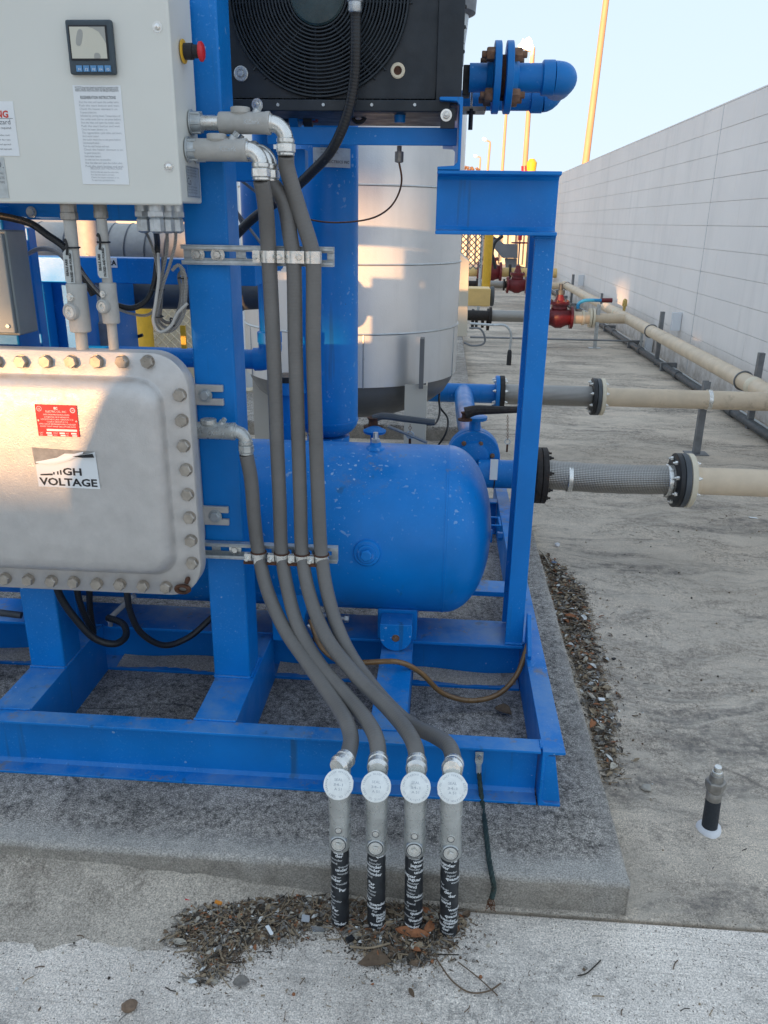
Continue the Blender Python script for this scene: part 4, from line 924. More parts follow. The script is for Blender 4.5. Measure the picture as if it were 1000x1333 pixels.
    rg = [1+rs.uniform(-.006, .010)+(.03 if rs.random() < .04 else 0) for _ in range(n)]
    vs = []
    for s, rr in prof:
        for k in range(n):
            th = 2*math.pi*k/n; vs.append(cc+nd*s+(a*math.cos(th)+c*math.sin(th))*rr*(rg[k] if s > -.01 and rr > .026 else 1))
    fs = [tuple(range(n))]+[(j*n+k, j*n+(k+1) % n, (j+1)*n+(k+1) % n, (j+1)*n+k) for j in range(len(prof)-1) for k in range(n)]
    b.add(vs, fs); cv = b.build('round_cover', plain('cover_zinc_%d' % i, (.86, .87, .83), .40, .10, .08, 70, .9, (.50, .52, .50), .60), t, ang=35)
    b = MB()
    for ring, (rad, sz, wd) in enumerate(((.0215, .0048, 'APPLETON ELECTRIC CO. CAST FERROUS ALLOY '), )):
        L = len(wd)
        for k, ch in enumerate(wd):
            if ch == ' ': continue
            th = R(90+i*40)+2*math.pi*k/L; upv = a*math.cos(th)+c*math.sin(th); o = cc+nd*.0015+upv*rad
            text_on(b, ch, sz, o, upv.cross(nd), upv, align='c')
    for s, dy_, w_ in (('SEAL', .006, .016), ('34-1', -.003, .018), ('A 51', -.011, .014)): text_on(b, s, .0068, cc+nd*.0015+c*dy_, -a, c, align='c', width=w_)
    b.build('cover_lettering', M['greyink'], cv, kind='stuff')
    # union between elbow and hose
    hp, hd = ends[hi]; 
    u0 = hp-hd*.006; u1 = cc-nd*.010+V((0, .034, .022)); b = MB(); dr = (u1-u0); Lg = dr.length
    b.lathe(u0, dr, [(0, HR*1.02), (.003, HR*1.22), (.012, HR*1.22), (.013, HR*1.12), (.020, HR*1.12), (.021, HR*1.26), (max(.03, Lg-.006), HR*1.26), (max(.034, Lg), HR*1.1), (max(.038, Lg+.010), HR)], 22)
    b.build('hose_connector', M['zinc'], t, bev=.0004)
# ---- grounding cable
t = thing('ground_cable', 'dark braided ground cable bolted to the front beam and hanging over the pad edge', 'cable', AT(625, 985, y=1.59))
lg = AT(624, 985, y=1.590); b = MB(); b.box(lg.x-.0095, lg.x+.0095, 1.588, 1.592, lg.z-.012, lg.z+.014); b.extr([(lg.x-.0095, 1.5875, lg.z-.0121), (lg.x+.0095, 1.5875, lg.z-.0121), (lg.x+.0065, 1.5875, lg.z-.022), (lg.x-.0065, 1.5875, lg.z-.022)], (0, .005, 0)); b.lathe((lg.x, 1.590, lg.z-.0195), (.05, 0, -1), [(0, .0068), (.026, .0062)], 14)
b.build('cable_lug', M['tag'], t, bev=.001); inst('bolt', hexbolt_mesh('bolt', .006, .006, M['zinc']), t, (lg.x, 1.588, lg.z+.002), qdir(FR))
pts = [(lg.x+.001, 1.590, lg.z-.040), AT(626, 1030, y=1.575), AT(629, 1052, y=1.54), AT(633, 1085, z=PADH+.008), AT(637, 1120, z=PADH+.007), AT(641, 1143, z=PADH+.006), AT(643, 1158, y=1.322), AT(640, 1170, y=1.312)]
cb = MB()
P = smooth([V(p) for p in pts], 12); L = len(P)
for k in range(4):
    ph = k*math.pi/2; Q = []
    for i_, p in enumerate(P):
        T_ = (P[min(i_+1, L-1)]-P[max(i_-1, 0)]).normalized(); a = T_.cross(V((1, 0, 0))).normalized(); c = T_.cross(a); th = ph+i_*.42
        Q.append(p+(a*math.cos(th)+c*math.sin(th))*.0030)
    cb.tube(Q, .0030, 7, 0)
cb.build('stranded_cable', M['greencable'], t, ang=80)
fr = MB(); e = P[-1]; rs = random.Random(4)
for k in range(16): fr.tube([e+V((rs.uniform(-.003, .003), 0, .004)), e+V((rs.uniform(-.010, .008), rs.uniform(-.006, .004), -.010)), e+V((rs.uniform(-.016, .012), rs.uniform(-.01, .004), rs.uniform(-.03, -.018)))], .0007, 4, 2)
fr.build('frayed_strands', M['copper'], t, kind='stuff')
# ---- amber hose inside the frame
P = [AT(404, 806, y=2.0), AT(418, 842, y=1.97), AT(445, 862, y=1.93), AT(480, 862, y=1.89), AT(520, 862, y=1.87), AT(548, 876, y=1.90), AT(576, 902, y=1.92), AT(612, 912, y=1.93), AT(648, 904, y=1.95), AT(672, 880, y=1.98), AT(688, 838, y=2.02)]
MB().tube(P, .0075, 14, 10).build('drain_hose', M['ambhose'], None, label='amber brown drain hose sagging inside the right end of the blue frame', cat='hose', ang=80)
# small fitting behind hoses
t = thing('drain_valve', 'small black drain valve behind the grey hoses under the blue tank', 'valve', AT(415, 830, y=2.03))
c = AT(414, 828, y=2.03); MB().lathe(c, (0, -1, .2), [(0, .009), (.012, .009), (.013, .013), (.024, .013), (.026, .008)], 10).build('body', M['blackmet'], t)
MB().cyl(c+V((-.03, .0, .035)), c+V((-.002, 0, .004)), .004, n=10).build('handle', M['zinc'], t)
c = AT(449, 805, y=2.07); MB().cyl(c+V((-.10, .02, .004)), c, .007, n=12).cyl(c, c+V((.012, 0, 0)), .012, n=6).build('capped_pipe_end', M['galv'], None, label='short galvanised pipe with hex cap under the blue tank', cat='pipe')

# ================================================================ BLUE HORIZONTAL TANK
TY, TZ, TR = 2.2, .531, .245; TX = .026
t = thing('horizontal_tank', 'bright blue horizontal pressure tank with domed right end', 'tank', (-.4, TY, T))
prof = [(0, TR), (TX+1.3-.002, TR), (TX+1.3-.0015, TR+.0012), (TX+1.3+.004, TR+.0012), (TX+1.3+.005, TR)]
b = MB().lathe((-1.3, TY, TZ), (1, 0, 0), prof, 96).build('shell', M['blue_tank'], t, ang=40)
hp = []; D = .130
for k in range(15):
    th = R(90*k/14); hp.append((D*math.sin(th)**1.0, TR*max(.0005, math.cos(th))**.92))
MB().lathe((TX+.005, TY, TZ), (1, 0, 0), hp, 96).build('domed_head', M['blue_tank'], t, ang=60)
ph = R(10)
dpl = AT(478, 719, y=TY-TR*.985); dn = V((0, dpl.y-TY, dpl.z-TZ)).normalized(); dpl = V((dpl.x, TY, TZ))+dn*TR
b = MB().lathe(dpl-dn*.01, dn, [(0, .037), (.014, .037), (.019, .034), (.020, .026), (.024, .026), (.028, .024)], 32); nz = b.build('side_nozzle', M['blue_tank'], t, bev=.001)
MB().lathe(dpl+dn*.0182, dn, [(0, .0175), (.011, .0165), (.013, .013)], 6, ang=.3).build('hex_plug', M['blue_tank'], nz, bev=.0012)
MB().lathe((.135, TY-.02, TZ-.01), (1, 0, 0), [(0, .028), (.016, .028), (.017, .02), (.030, .02)], 20).lathe((.18, TY-.02, TZ-.01), (1, 0, 0), [(0, .014), (.016, .013)], 6).build('end_nozzle', M['blue_tank'], t, bev=.001)
c = AT(489, 583, y=TY-.02); tp = V((c.x, TY-.02, TZ+TR-.004)); b = MB().lathe(tp, (0, 0, 1), [(0, .03), (.006, .026), (.010, .017), (.02, .015)], 20)
nz = b.build('top_nozzle', M['blue_tank'], t, bev=.0008)
MB().lathe(tp+V((0, 0, .02)), (0, 0, 1), [(0, .013), (.010, .013)], 6).lathe(tp+V((0, 0, .03)), (0, 0, 1), [(0, .008), (.018, .007)], 10).build('pipe_plug', M['galv'], nz)
# leg in front: rounded pad welded on the cross member
lx0, lx1 = AT(495, 800, y=1.98).x, AT(537, 800, y=1.98).x
def leg(lx0, lx1, nm='leg'):
    cxx = (lx0+lx1)/2; rr = (lx1-lx0)/2; b = MB(); zb = T+.022+rr*.0; pts = [(lx0, T+.04+rr)]
    for k in range(13): th = R(180+180*k/12); pts.append((cxx+rr*math.cos(th), T+.004+rr+rr*math.sin(th)))
    pts.append((lx1, T+.04+rr)); pts += [(lx1, TZ-TR+.04), (lx0, TZ-TR+.04)]
    b.extr([(x, 1.972, z) for x, z in pts], (0, .07, 0)); L = b.build(nm, M['blue_tank'], t, bev=.012, seg=3)
    MB().box(lx0-.012, lx1+.012, 2.045, 2.30, T, TZ-TR+.05).build('leg_web', M['blue_tank'], L, bev=.003)
    inst('bolt', hexbolt_mesh('bolt', .008, .006, M['rustbolt'], washer=.011), L, (cxx, 1.972, T+.045), qdir(FR))
leg(lx0, lx1)
MB().extr([(-.455, 2.0, T+.002), (-.375, 2.0, T+.002), (-.345, 2.0, T+.16), (-.455, 2.0, T+.16)], (0, .30, 0)).build('saddle', M['blue_tank'], t, bev=.003)

# ================================================================ VERTICAL VESSEL
VY = 2.75; vc = (AT(385, 330, y=VY)+AT(465, 330, y=VY))/2; VR = .1055
t = thing('vertical_vessel', 'slim dark blue vertical pressure vessel with metal nameplate behind the hoses', 'pressure vessel', (vc.x, VY, T))
MB().lathe((vc.x, VY, .715), (0, 0, 1), [(0, VR), (.0, VR+.002), (.006, VR+.002), (.0065, VR), (1.8, VR)], 56).build('shell', M['blue_tank'], t)
MB().lathe((vc.x, VY, .715), (0, 0, -1), [(.062*math.sin(R(90*k/10)), VR*max(.001, math.cos(R(90*k/10)))) for k in range(11)], 56).build('bottom_head', M['blue_tank'], t, ang=60)
MB().cyl((vc.x, VY, T-.002), (vc.x, VY, .66), VR*.72, n=32).build('skirt', M['blue_tank'], t)
def on_cyl(cx, cyy, r, px, py):
    p = AT(px, py, y=cyy-r); 
    for _ in range(20):
        dx = max(-r*.98, min(r*.98, p.x-cx)); p = AT(px, py, y=cyy-math.sqrt(r*r-dx*dx))
    return p
na, nb = on_cyl(vc.x, VY, VR, 408, 192), on_cyl(vc.x, VY, VR, 455, 219)
def cylwrap(cx, cyy, r):
    return lambda a, c: V((cx+r*math.sin(a/r), cyy-r*math.cos(a/r), c))
aa = math.asin((na.x-vc.x)/VR); ab = math.asin((nb.x-vc.x)/VR)
b = MB(); vs = []; n = 10; rr = VR+.004
for z in (nb.z, na.z):
    for k in range(n+1): th = aa+(ab-aa)*k/n; vs.append((vc.x+rr*math.sin(th), VY-rr*math.cos(th), z))
b.add(vs, [(k, k+1, n+2+k, n+1+k) for k in range(n)]); npl = b.build('nameplate', M['tag'], t, ang=80)
b = MB()
def nw(o, z0):
    return lambda a, c: V((vc.x+(rr+.0005)*math.sin(o+a/rr), VY-(rr+.0005)*math.cos(o+a/rr), z0+c))
text_on(b, 'NON ELECTRICS INC', .011, 0 and (0,) or (0, 0, 0), (1, 0, 0), (0, 0, 1), warp=nw(aa+.06, nb.z+.012), width=(ab-aa)*rr*.9, bold=.0003)
for k in range(5): text_on(b, 'MAX PSI TEMP SERIAL', .006, (0, 0, 0), (1, 0, 0), (0, 0, 1), warp=nw(aa+.22, nb.z+.03+k*.009), width=(ab-aa)*rr*(.35+.1*(k % 2)))
b.build('nameplate_lettering', M['darkgreyink'], npl)

# ================================================================ SILVER TANK
SY = 4.2; sr_ = AT(601, 300, y=SY); sl_ = AT(322, 400, y=SY); SX = (sr_.x+sl_.x)/2; SR = (sr_.x-sl_.x)/2
zbot = AT(467, 506, y=SY-SR).z; zs1 = AT(467, 436, y=SY-SR).z; zs2 = AT(475, 345, y=SY-SR).z
t = thing('insulated_tank', 'large insulated vertical tank in dimpled aluminium jacket with warm sunlit stripe', 'tank', (SX, SY, 0))
prev = zbot
for z in (zs1, zs2, zs2+(zs2-zs1)*1.08, zs2+(zs2-zs1)*2.2):
    MB().lathe((SX, SY, prev+.0015), (0, 0, 1), [(0, SR-.004), (0, SR), (z-prev-.003, SR+.0025), (z-prev-.003, SR-.004)], 96).build('jacket_panel', M['jacket'], t)
    MB().torus((SX, SY, z), (0, 0, 1), SR+.001, .0055, 96, 6).build('band', M['band'], t)
    prev = z
MB().lathe((SX, SY, prev), (0, 0, 1), [(0, SR), (.05, SR*.97), (.12, SR*.7), (.16, .01)], 96).build('top_head', M['jacket'], t, ang=60)
MB().lathe((SX, SY, zbot+.02), (0, 0, -1), [(0, SR*.97), (.05, SR*.965), (.11, SR*.90), (.17, SR*.76), (.22, SR*.52), (.25, SR*.2)], 96).build('bottom_head', M['greyhead'], t, ang=60)
def tleg(px, py0):
    p = AT(px, py0, y=SY-SR*.93); b = MB(); b.box(p.x-.012, p.x+.045, p.y-.02, p.y-.012, PADH*0+.0, zbot+.12); b.box(p.x-.030, p.x-.0125, p.y-.035, p.y+.05, zbot+.03, zbot+.25); return b
p = AT(527, 510, y=SY-SR*.96); q = AT(556, 510, y=SY-SR*.96)
MB().box(p.x, q.x, p.y, p.y+.01, 0, zbot+.02).box(q.x-.006, q.x, p.y+.0102, p.y+.09, 0, zbot+.02).build('leg', M['creambox'], t, bev=.001)
p2 = AT(550, 440, y=SY-SR*1.0); MB().box(p2.x-.010, p2.x+.010, p2.y-.012, p2.y+.06, zbot+.01, zs1-.01).build('leg_bracket', M['greyhead'], t, bev=.001)
q = AT(596, 560, y=SY); MB().box(SX-SR*.96, SX-SR*.96+.09, SY-.05, SY+.05, 0, zbot).build('leg', M['creambox'], t, bev=.001)
# seams: vertical lap joints
for a in (-58, 12, 74):
    th = R(a); MB().cyl((SX+(SR+.0015)*math.sin(th), SY-(SR+.0015)*math.cos(th), zbot), (SX+(SR+.0015)*math.sin(th), SY-(SR+.0015)*math.cos(th), zs1), .0035, n=6).build('seam', M['band'], t)

# ================================================================ COOLER
KY = 2.05
t = thing('air_cooler', 'black fan-cooled heat exchanger with round wire fan guard, top middle', 'cooler', (-.30, 2.2, 1.645))
fl_, fr_ = AT(285, 60, y=KY).x-.02, AT(568, 100, y=KY).x; zb = AT(415, 128, y=KY).z; zt = 2.16
c0 = AT(415, -5, y=KY); GC = V((c0.x, KY, c0.z)); GR = c0.z-AT(411, 127, y=KY).z
def plate_hole():
    b = MB(); n = 96; vs = []; x0, x1, z0, z1 = fl_, fr_, zb, zt
    for k in range(n):
        th = 2*math.pi*k/n; dx, dz = math.cos(th), math.sin(th); r = GR-.004
        vs.append((GC.x+r*dx, KY, GC.z+r*dz))
        s = min(((x1-GC.x)/dx if dx > 1e-6 else 9), ((x0-GC.x)/dx if dx < -1e-6 else 9), ((z1-GC.z)/dz if dz > 1e-6 else 9), ((z0-GC.z)/dz if dz < -1e-6 else 9)); s = max(s, r+.004)
        vs.append((GC.x+s*dx, KY, GC.z+s*dz))
    for k in range(n): vs.append(V(vs[2*k])+V((0, .05, 0)))
    fs = [(2*k, 2*k+1, 2*((k+1) % n)+1, 2*((k+1) % n)) for k in range(n)]+[(2*k, 2*((k+1) % n), 2*n+(k+1) % n, 2*n+k) for k in range(n)]
    return b.add(vs, fs)
plate_hole().build('front_plate', M['blackmet'], t, ang=25)
b = MB(); xr = AT(586, 60, y=KY+.05).x; b.box(fl_-.004, fl_, KY+.0, KY+.3, zb-.01, zt); b.box(fr_+.0005, AT(602, 100, y=KY-.005).x, KY-.012, KY+.3, AT(590, 137, y=KY).z, zt+.05)
b.box(fl_, fr_, KY+.17, KY+.30, zb, zt); b.build('casing', M['blackmet'], t, bev=.003)
b = MB().box(fl_-.02, fr_+.035, KY-.016, KY+.28, AT(415, 146, y=KY).z, zb-.004); b.build('bottom_rail', M['blackmet'], t, bev=.003)
for px in (362, 421, 484, 540): inst('screw', hexbolt_mesh('screw', .004, .003, M['galv']), t, AT(px, 136.5, y=KY-.016), qdir(FR))
inst('bolt', BM['zn'], t, AT(335, 136, y=KY-.016), qdir(FR))
# guard rings, bowed outwards
n = 21; gstep = (GR-.045)/n
for k in range(n):
    r = GR-.002-k*gstep
    if r < .062: break
    dd = .016*(1-(r/GR)**2)+.006
    MB().torus(GC-V((0, dd, 0)), (0, 1, 0), r, .0026 if k else .0034, 96, 6).build('guard_ring', M['guard'], t)
for a in (-90, -48, -132, 48, 132, 0, 180, 90):
    th = R(a); dx, dz = math.cos(th), math.sin(th); px_, pz_ = -dz, dx
    for s in (-1, 1):
        pts = [GC+V((dx*r+px_*s*(.006 if abs(a+90) < 1 else .016), -(.016*(1-(r/GR)**2)+.0025), dz*r+pz_*s*(.003 if abs(a+90) < 1 else .014))) for r in (.058, .11, .16, .21, GR+.004)]
        if abs(a+90) < 1 and s > 0: continue
        MB().tube(pts, .0024, 8, 3).build('guard_spoke', M['guard'], t)
MB().lathe(GC-V((0, .028, 0)), (0, 1, 0), [(0, .045), (.002, .058), (.006, .062), (.012, .062)], 40).build('guard_cap', plain('dark_teal_cap', (.02, .045, .05), .4, 0, .2, 30, .2), t)
MB().lathe(GC+V((0, .03, 0)), (0, 1, 0), [(0, .05), (.10, .06)], 30).build('fan_hub', M['black'], t)
for k in range(7):
    a = 2*math.pi*k/7+.3; b = MB(); vs = []
    for r, wd in ((.05, .05), (.12, .07), (GR-.012, .085)):
        for s in (-1, 1): th = a+s*wd/2/r; vs.append(GC+V((math.cos(th)*r, .045+s*.018, math.sin(th)*r)))
    vs += [v+V((0, .003, 0)) for v in vs]
    b.add(vs, [(0, 1, 3, 2), (2, 3, 5, 4), (6, 8, 9, 7), (8, 10, 11, 9), (0, 2, 8, 6), (2, 4, 10, 8), (1, 7, 9, 3), (3, 9, 11, 5), (4, 5, 11, 10)]); b.build('fan_blade', M['black'], t)
# finned core behind the fan
me = MB().box(-.0015, .0015, 0, .03, 0, zt-zb-.02).mesh('cooling_fin', M['greysteel'], smoothed=False)
for k in range(28): inst('cooling_fin', me, t, (fl_+.01+k*(fr_-fl_-.02)/27, KY+.137, zb+.01))
# grommets
for (px, py), mt_, lab in (((518, 92), 'brass', 'brass-rimmed cable grommet with a rusty hole'), ((314, 96), 'galv', None)):
    q = AT(px, py, y=KY); g = MB().lathe(q+V((0, .001, 0)), (0, -1, 0), [(0, .0165), (.003, .0165), (.0045, .0145), (.0045, .0098), (.002, .009)], 28, cap=False).build('grommet', M['creampale' if mt_ == 'brass' else 'galv'], t, label=lab)
    MB().cyl(q+V((0, .0005, 0)), q+V((0, -.0015, 0)), .0098, n=20).build('grommet_core', M['rust' if mt_ == 'brass' else 'galv'], g)
    if mt_ == 'galv': inst('bolt', hexbolt_mesh('bolt', .0075, .006, M['galv']), g, q+V((0, -.001, 0)), qdir(FR))
# small blue drain boss under the casing with capillary tube
q = AT(521, 137, y=2.10); z1 = AT(521, 160, y=2.10).z
MB().lathe((q.x, 2.10, q.z+.01), (0, 0, -1), [(0, .021), (.012, .020), (.016, .014), (q.z+.01-z1, .013)], 20).build('drain_boss', M['blue_pipe'], t, bev=.001)
t = thing('capillary_tube', 'thin copper capillary tube looping below the black cooler', 'tube', AT(520, 200, y=2.1))
q0 = AT(520, 165, y=2.14); q1 = AT(519.5, 200, y=2.14)
MB().lathe(AT(520, 190, y=2.14), (0, 0, -1), [(0, .006), (.012, .006), (.013, .011), (.036, .011), (.038, .006)], 12).build('tube_fitting', M['putty'], t)
MB().tube([AT(519, 208, y=2.14), AT(523, 235, y=2.15), AT(514, 262, y=2.2), AT(492, 281, y=2.28), AT(455, 289, y=2.38), AT(415, 288, y=2.45), AT(385, 279, y=2.5), AT(364, 262, y=2.5)], .0024, 8, 8).build('tube', M['copper'], t)
# dark fittings under the cooler
t = thing('gas_fitting_cluster', 'dark blue and black pipe fittings under the black cooler behind the elbows', 'fitting', AT(390, 150, y=2.2))
for px, py, r, mt_ in ((372, 148, .020, 'blackmet'), (385, 152, .034, 'blue_pipe'), (402, 154, .020, 'blackmet')):
    q = AT(px, py, y=2.2); MB().lathe(q-V((.012, 0, 0)), (1, 0, 0), [(0, r), (.022, r)], 18).build('flange', M[mt_], t, bev=.001)
q = AT(404, 155, y=2.2); MB().lathe(q, (1, 0, 0), [(0, .008), (.02, .008)], 8).build('red_plug', M['redvalve'], t)
q = AT(380, 150, y=2.2); MB().cyl(q-V((.15, 0, 0)), q+V((.06, 0, 0)), .014, n=16).build('pipe', M['blue_pipe'], t)
q = AT(467, 150, y=2.16); MB().torus(q, (0, 1, 0), .016, .005, 24, 6).build('p_clip', M['blackmet'], t)
# grey motor duct at the right of the cooler
t = thing('grey_duct', 'grey ribbed conical duct with black edge behind the right side of the cooler', 'duct', (.03, 2.35, 1.72))
q0 = AT(604, 84, y=2.4); q1 = AT(618, 40, y=2.4); q2 = AT(603, 0, y=2.4)
for k, (za, zb_, ra, rb) in enumerate(((0, .05, .060, .062), (.05, .085, .062, .066), (.085, .12, .066, .069))):
    MB().lathe((q1.x-.085, 2.42, q0.z+za), (0, 0, 1), [(0, ra), (zb_-za-.002, rb), (zb_-za-.002, rb-.004)], 40).build('duct_segment', M['galv'], t)
MB().lathe((q1.x-.085, 2.42, q0.z+.115), (0, 0, 1), [(0, .072), (.006, .086), (.04, .088), (.10, .055), (.10, .04)], 40).build('duct_hood', M['greysteel'], t)
for dz_ in (.02, .075, .12): inst('bolt', BM['dark'], t, (q1.x-.045, 2.35, q0.z+dz_), qdir((1, -.4, 0)))
q = AT(611, 125, y=2.3); MB().box(AT(603, 100, y=2.3).x, AT(613, 100, y=2.3).x, 2.3, 2.36, AT(610, 124, y=2.3).z, AT(610, 84, y=2.3).z).build('duct_foot', M['black'], t, bev=.002)

# ================================================================ BLACK HOSE from the fan
b = MB(); P = [AT(462, -60, y=1.96), AT(462, -10, y=1.97), AT(463, 20, y=1.98), AT(463, 60, y=1.98), AT(461, 105, y=1.99), AT(452, 150, y=2.0), AT(432, 195, y=2.02), AT(404, 226, y=2.06), AT(372, 255, y=2.10), AT(330, 284, y=2.14), AT(296, 318, y=2.16), AT(262, 350, y=2.18)]
t = thing('black_hose', 'black rubber hose dropping from the fan and curving behind the grey hoses', 'hose', P[0])
b.tube(P, .0118, 16, 9).build('hose', M['ribblack'], t, ang=80)
q = AT(462, 8, y=1.97); MB().lathe(q+V((0, 0, .05)), (0, 0, -1), [(0, .013), (.028, .013), (.029, .0165), (.042, .0165), (.043, .0145), (.058, .0145), (.062, .012)], 20).build('hose_end', M['galv'], t, bev=.0005)

# ================================================================ BLUE PIPE LOOP at the top right
Y1 = 2.30
t = thing('blue_flanged_pipe', 'blue pipe with bolted flange pair and rounded elbow against the sky', 'pipe', AT(655, 102, y=Y1))
pz = AT(680, 101.5, y=Y1).z; fx = AT(654, 101, y=Y1).x
MB().cyl((AT(611, 101, y=Y1).x, Y1, pz), (fx-.014, Y1, pz), .0335, n=28).build('pipe', M['blue_pipe'], t)
MB().cyl((fx+.014, Y1, pz), (AT(706, 101, y=Y1).x, Y1, pz), .0335, n=28).build('pipe', M['blue_pipe'], t)
for s in (-1, 1):
    x = fx+s*.0175; MB().lathe((x-s*.0115, Y1, pz), (s, 0, 0), [(0, .080), (.001, .083), (.017, .083), (.018, .080), (.020, .055), (.034, .038)], 44).build('flange', M['blue_pipe'], t, bev=.001)
MB().cyl((fx-.0055, Y1, pz), (fx+.0055, Y1, pz), .052, n=30).build('gasket', M['rust'], t)
for k in range(4):
    th = R(45+90*k); o = V((0, -math.cos(th)*.0635, math.sin(th)*.0635)); c = V((fx, Y1, pz))+o
    for s in (-1, 1): inst('bolt', BM['rust'], t, c+V((s*.024, 0, 0)), qdir((s, 0, 0), .3*k))
ex = AT(707, 101, y=Y1).x; x2 = AT(722, 101, y=Y1).x; x3 = AT(754, 101, y=Y1).x
MB().lathe((ex-.004, Y1, pz), (1, 0, 0), [(0, .037), (.003, .041), (x2-ex+.002, .041), (x2-ex+.003, .039)], 32).build('elbow_socket', M['blue_pipe'], t)
rr = .039; pts = []
for k in range(11):
    th = R(90*k/10); Rb = x3-x2-rr; pts.append(V((x2-.002+Rb*math.sin(th), Y1+Rb*(1-math.cos(th)), pz)))
pts.append(pts[-1]+V((0, .08, 0)))
MB().tube(pts, rr, 28, 0).build('elbow', M['blue_pipe'], t)
# second pipe behind and below
Y2 = 2.52; pz2 = AT(660, 131, y=Y2).z
t = thing('blue_return_pipe', 'smaller blue pipe and elbow just below and behind the bolted blue flanges', 'pipe', AT(655, 131, y=Y2))
MB().cyl((AT(600, 131, y=Y2).x, Y2, pz2), (AT(700, 131, y=Y2).x, Y2, pz2), .026, n=24).build('pipe', M['blue_pipe'], t)
xe = AT(690, 131, y=Y2).x; MB().lathe((xe, Y2, pz2), (1, 0, 0), [(0, .027), (.003, .032), (.034, .032), (.035, .03)], 28).build('elbow_socket', M['blue_pipe'], t)
pts = []; x2 = xe+.034; Rb = AT(738, 131, y=Y2).x-x2-.03
for k in range(9):
    th = R(90*k/8); pts.append(V((x2+Rb*math.sin(th), Y2+Rb*(1-math.cos(th)), pz2+.06*(1-math.cos(th)))))
MB().tube(pts, .030, 24, 0).build('elbow', M['blue_pipe'], t)
q = AT(620, 131, y=2.4); zc = q.z
t = thing('pipe_hanger', 'small black U-bolt hanger under the blue pipes beside the cooler', 'bracket', q)
MB().box(AT(601, 141, y=2.4).x, AT(632, 141, y=2.4).x, 2.36, 2.44, AT(620, 147, y=2.4).z, AT(620, 141, y=2.4).z).build('hanger_plate', M['putty'], t, bev=.001)
q0 = AT(613.5, 142, y=2.37); q1 = AT(613.5, 169, y=2.37); MB().cyl(q0+V((0, 0, .05)), q0, .0032, n=10).build('rod', M['zinc'], t)
MB().lathe(q0, (0, 0, -1), [(0, .012), (.012, .012), (.013, .006), ((q0-q1).length, .006)], 8).build('bolt', M['blackmet'], t)

# ================================================================ YARD PIPE RUNS
def flange_pair(t, x, y, z, R1, mats, ths, nb=8, bm='fl', bc=None, names=('flange', 'flange')):
    xx = x
    for m_, th, nm in zip(mats, ths, names):
        MB().lathe((xx+.0006, y, z), (1, 0, 0), [(0, R1*.97), (.002, R1), (th-.003, R1), (th-.0008, R1*.97)], 48).build(nm, M[m_], t); xx += th
    for k in range(nb):
        th = R(360/nb*k+22.5); c = V((0, -math.cos(th)*R1*.80, math.sin(th)*R1*.80))
        inst('bolt', BM[bm], t, V((x, y, z))+c, qdir((-1, 0, 0), .2*k)); inst('bolt', BM[bc or bm], t, V((xx, y, z))+c, qdir((1, 0, 0), .2*k))
    return xx
def xat(px, py, y): return AT(px, py, y=y).x
# run B, nearest
YB, ZB = 3.30, AT(880, 625, y=3.30).z; PR = .0572; FRr = .1145
t = thing('near_pipe_run', 'nearer cream pipe with thick braided steel hose and black bolted flange', 'pipe', (1.0, YB, ZB))
x1 = xat(699, 620, YB); x0 = xat(668, 620, YB)
xb0 = xat(876, 625, YB)
MB().tube([(x1+.02, YB, ZB+.005), ((x1+xb0)/2, YB, ZB-.004), (xb0, YB, ZB)], .062, 40, 16, rfun=lambda u, L: .0625+.0008*math.sin(L*60)).build('braided_hose', M['braid'], t, ang=80)
for xx, ww in ((xat(741, 620, YB), .020), (xb0-.02, .02)): MB().lathe((xx-ww/2, YB, ZB-.003), (1, 0, 0), [(0, .0640), (.002, .0655), (ww-.002, .0655), (ww, .0640)], 40, cap=False).build('hose_collar', M['zinc'], t)
flange_pair(t, x1-.012, YB, ZB, .120, ('darkrust', 'darkrust'), (.024, .026), 8, 'dark')
xe_ = flange_pair(t, xb0, YB, ZB, FRr, ('black', 'darkgrey', 'creampale'), (.022, .026, .026), 8, 'fl', names=('flange', 'flange', 'flange'))
MB().lathe((xe_, YB, ZB), (1, 0, 0), [(0, .078), (.03, PR+.002), (.035, PR), (2.12-xe_, PR)], 40).build('pipe', M['cream'], t)
for x in (1.55,): MB().torus((x, YB, ZB), (1, 0, 0), PR+.0005, .003, 36, 6).build('weld_seam', M['cream'], t)
# run A, behind
YA_, ZA = 5.0, AT(900, 520, y=5.0).z
t = thing('middle_pipe_run', 'cream pipe with thinner braided steel hose, held up by a strut post', 'pipe', (1.4, YA_, ZA))
xa1 = xat(656, 520, YA_); xb1 = xat(769, 520, YA_)
MB().tube([(xa1, YA_, ZA), (xb1, YA_, ZA)], .063, 36, 0).build('braided_hose', M['braid'], t, ang=80)
MB().lathe((xat(676, 518, YA_), YA_, ZA), (1, 0, 0), [(0, .064), (.002, .0655), (.02, .0655), (.022, .064)], 36, cap=False).build('hose_collar', M['zinc'], t)
xe2 = flange_pair(t, xb1, YA_, ZA, FRr, ('black', 'darkgrey', 'creampale'), (.024, .026, .026), 8, 'fl', names=('flange', 'flange', 'flange'))
MB().lathe((xe2, YA_, ZA), (1, 0, 0), [(0, .075), (.03, PR), (2.15-xe2, PR)], 36).build('pipe', M['cream'], t)
flange_pair(t, xa1-.058, YA_, ZA, FRr, ('blue_pipe', 'darkrust'), (.026, .030), 8, 'fl')
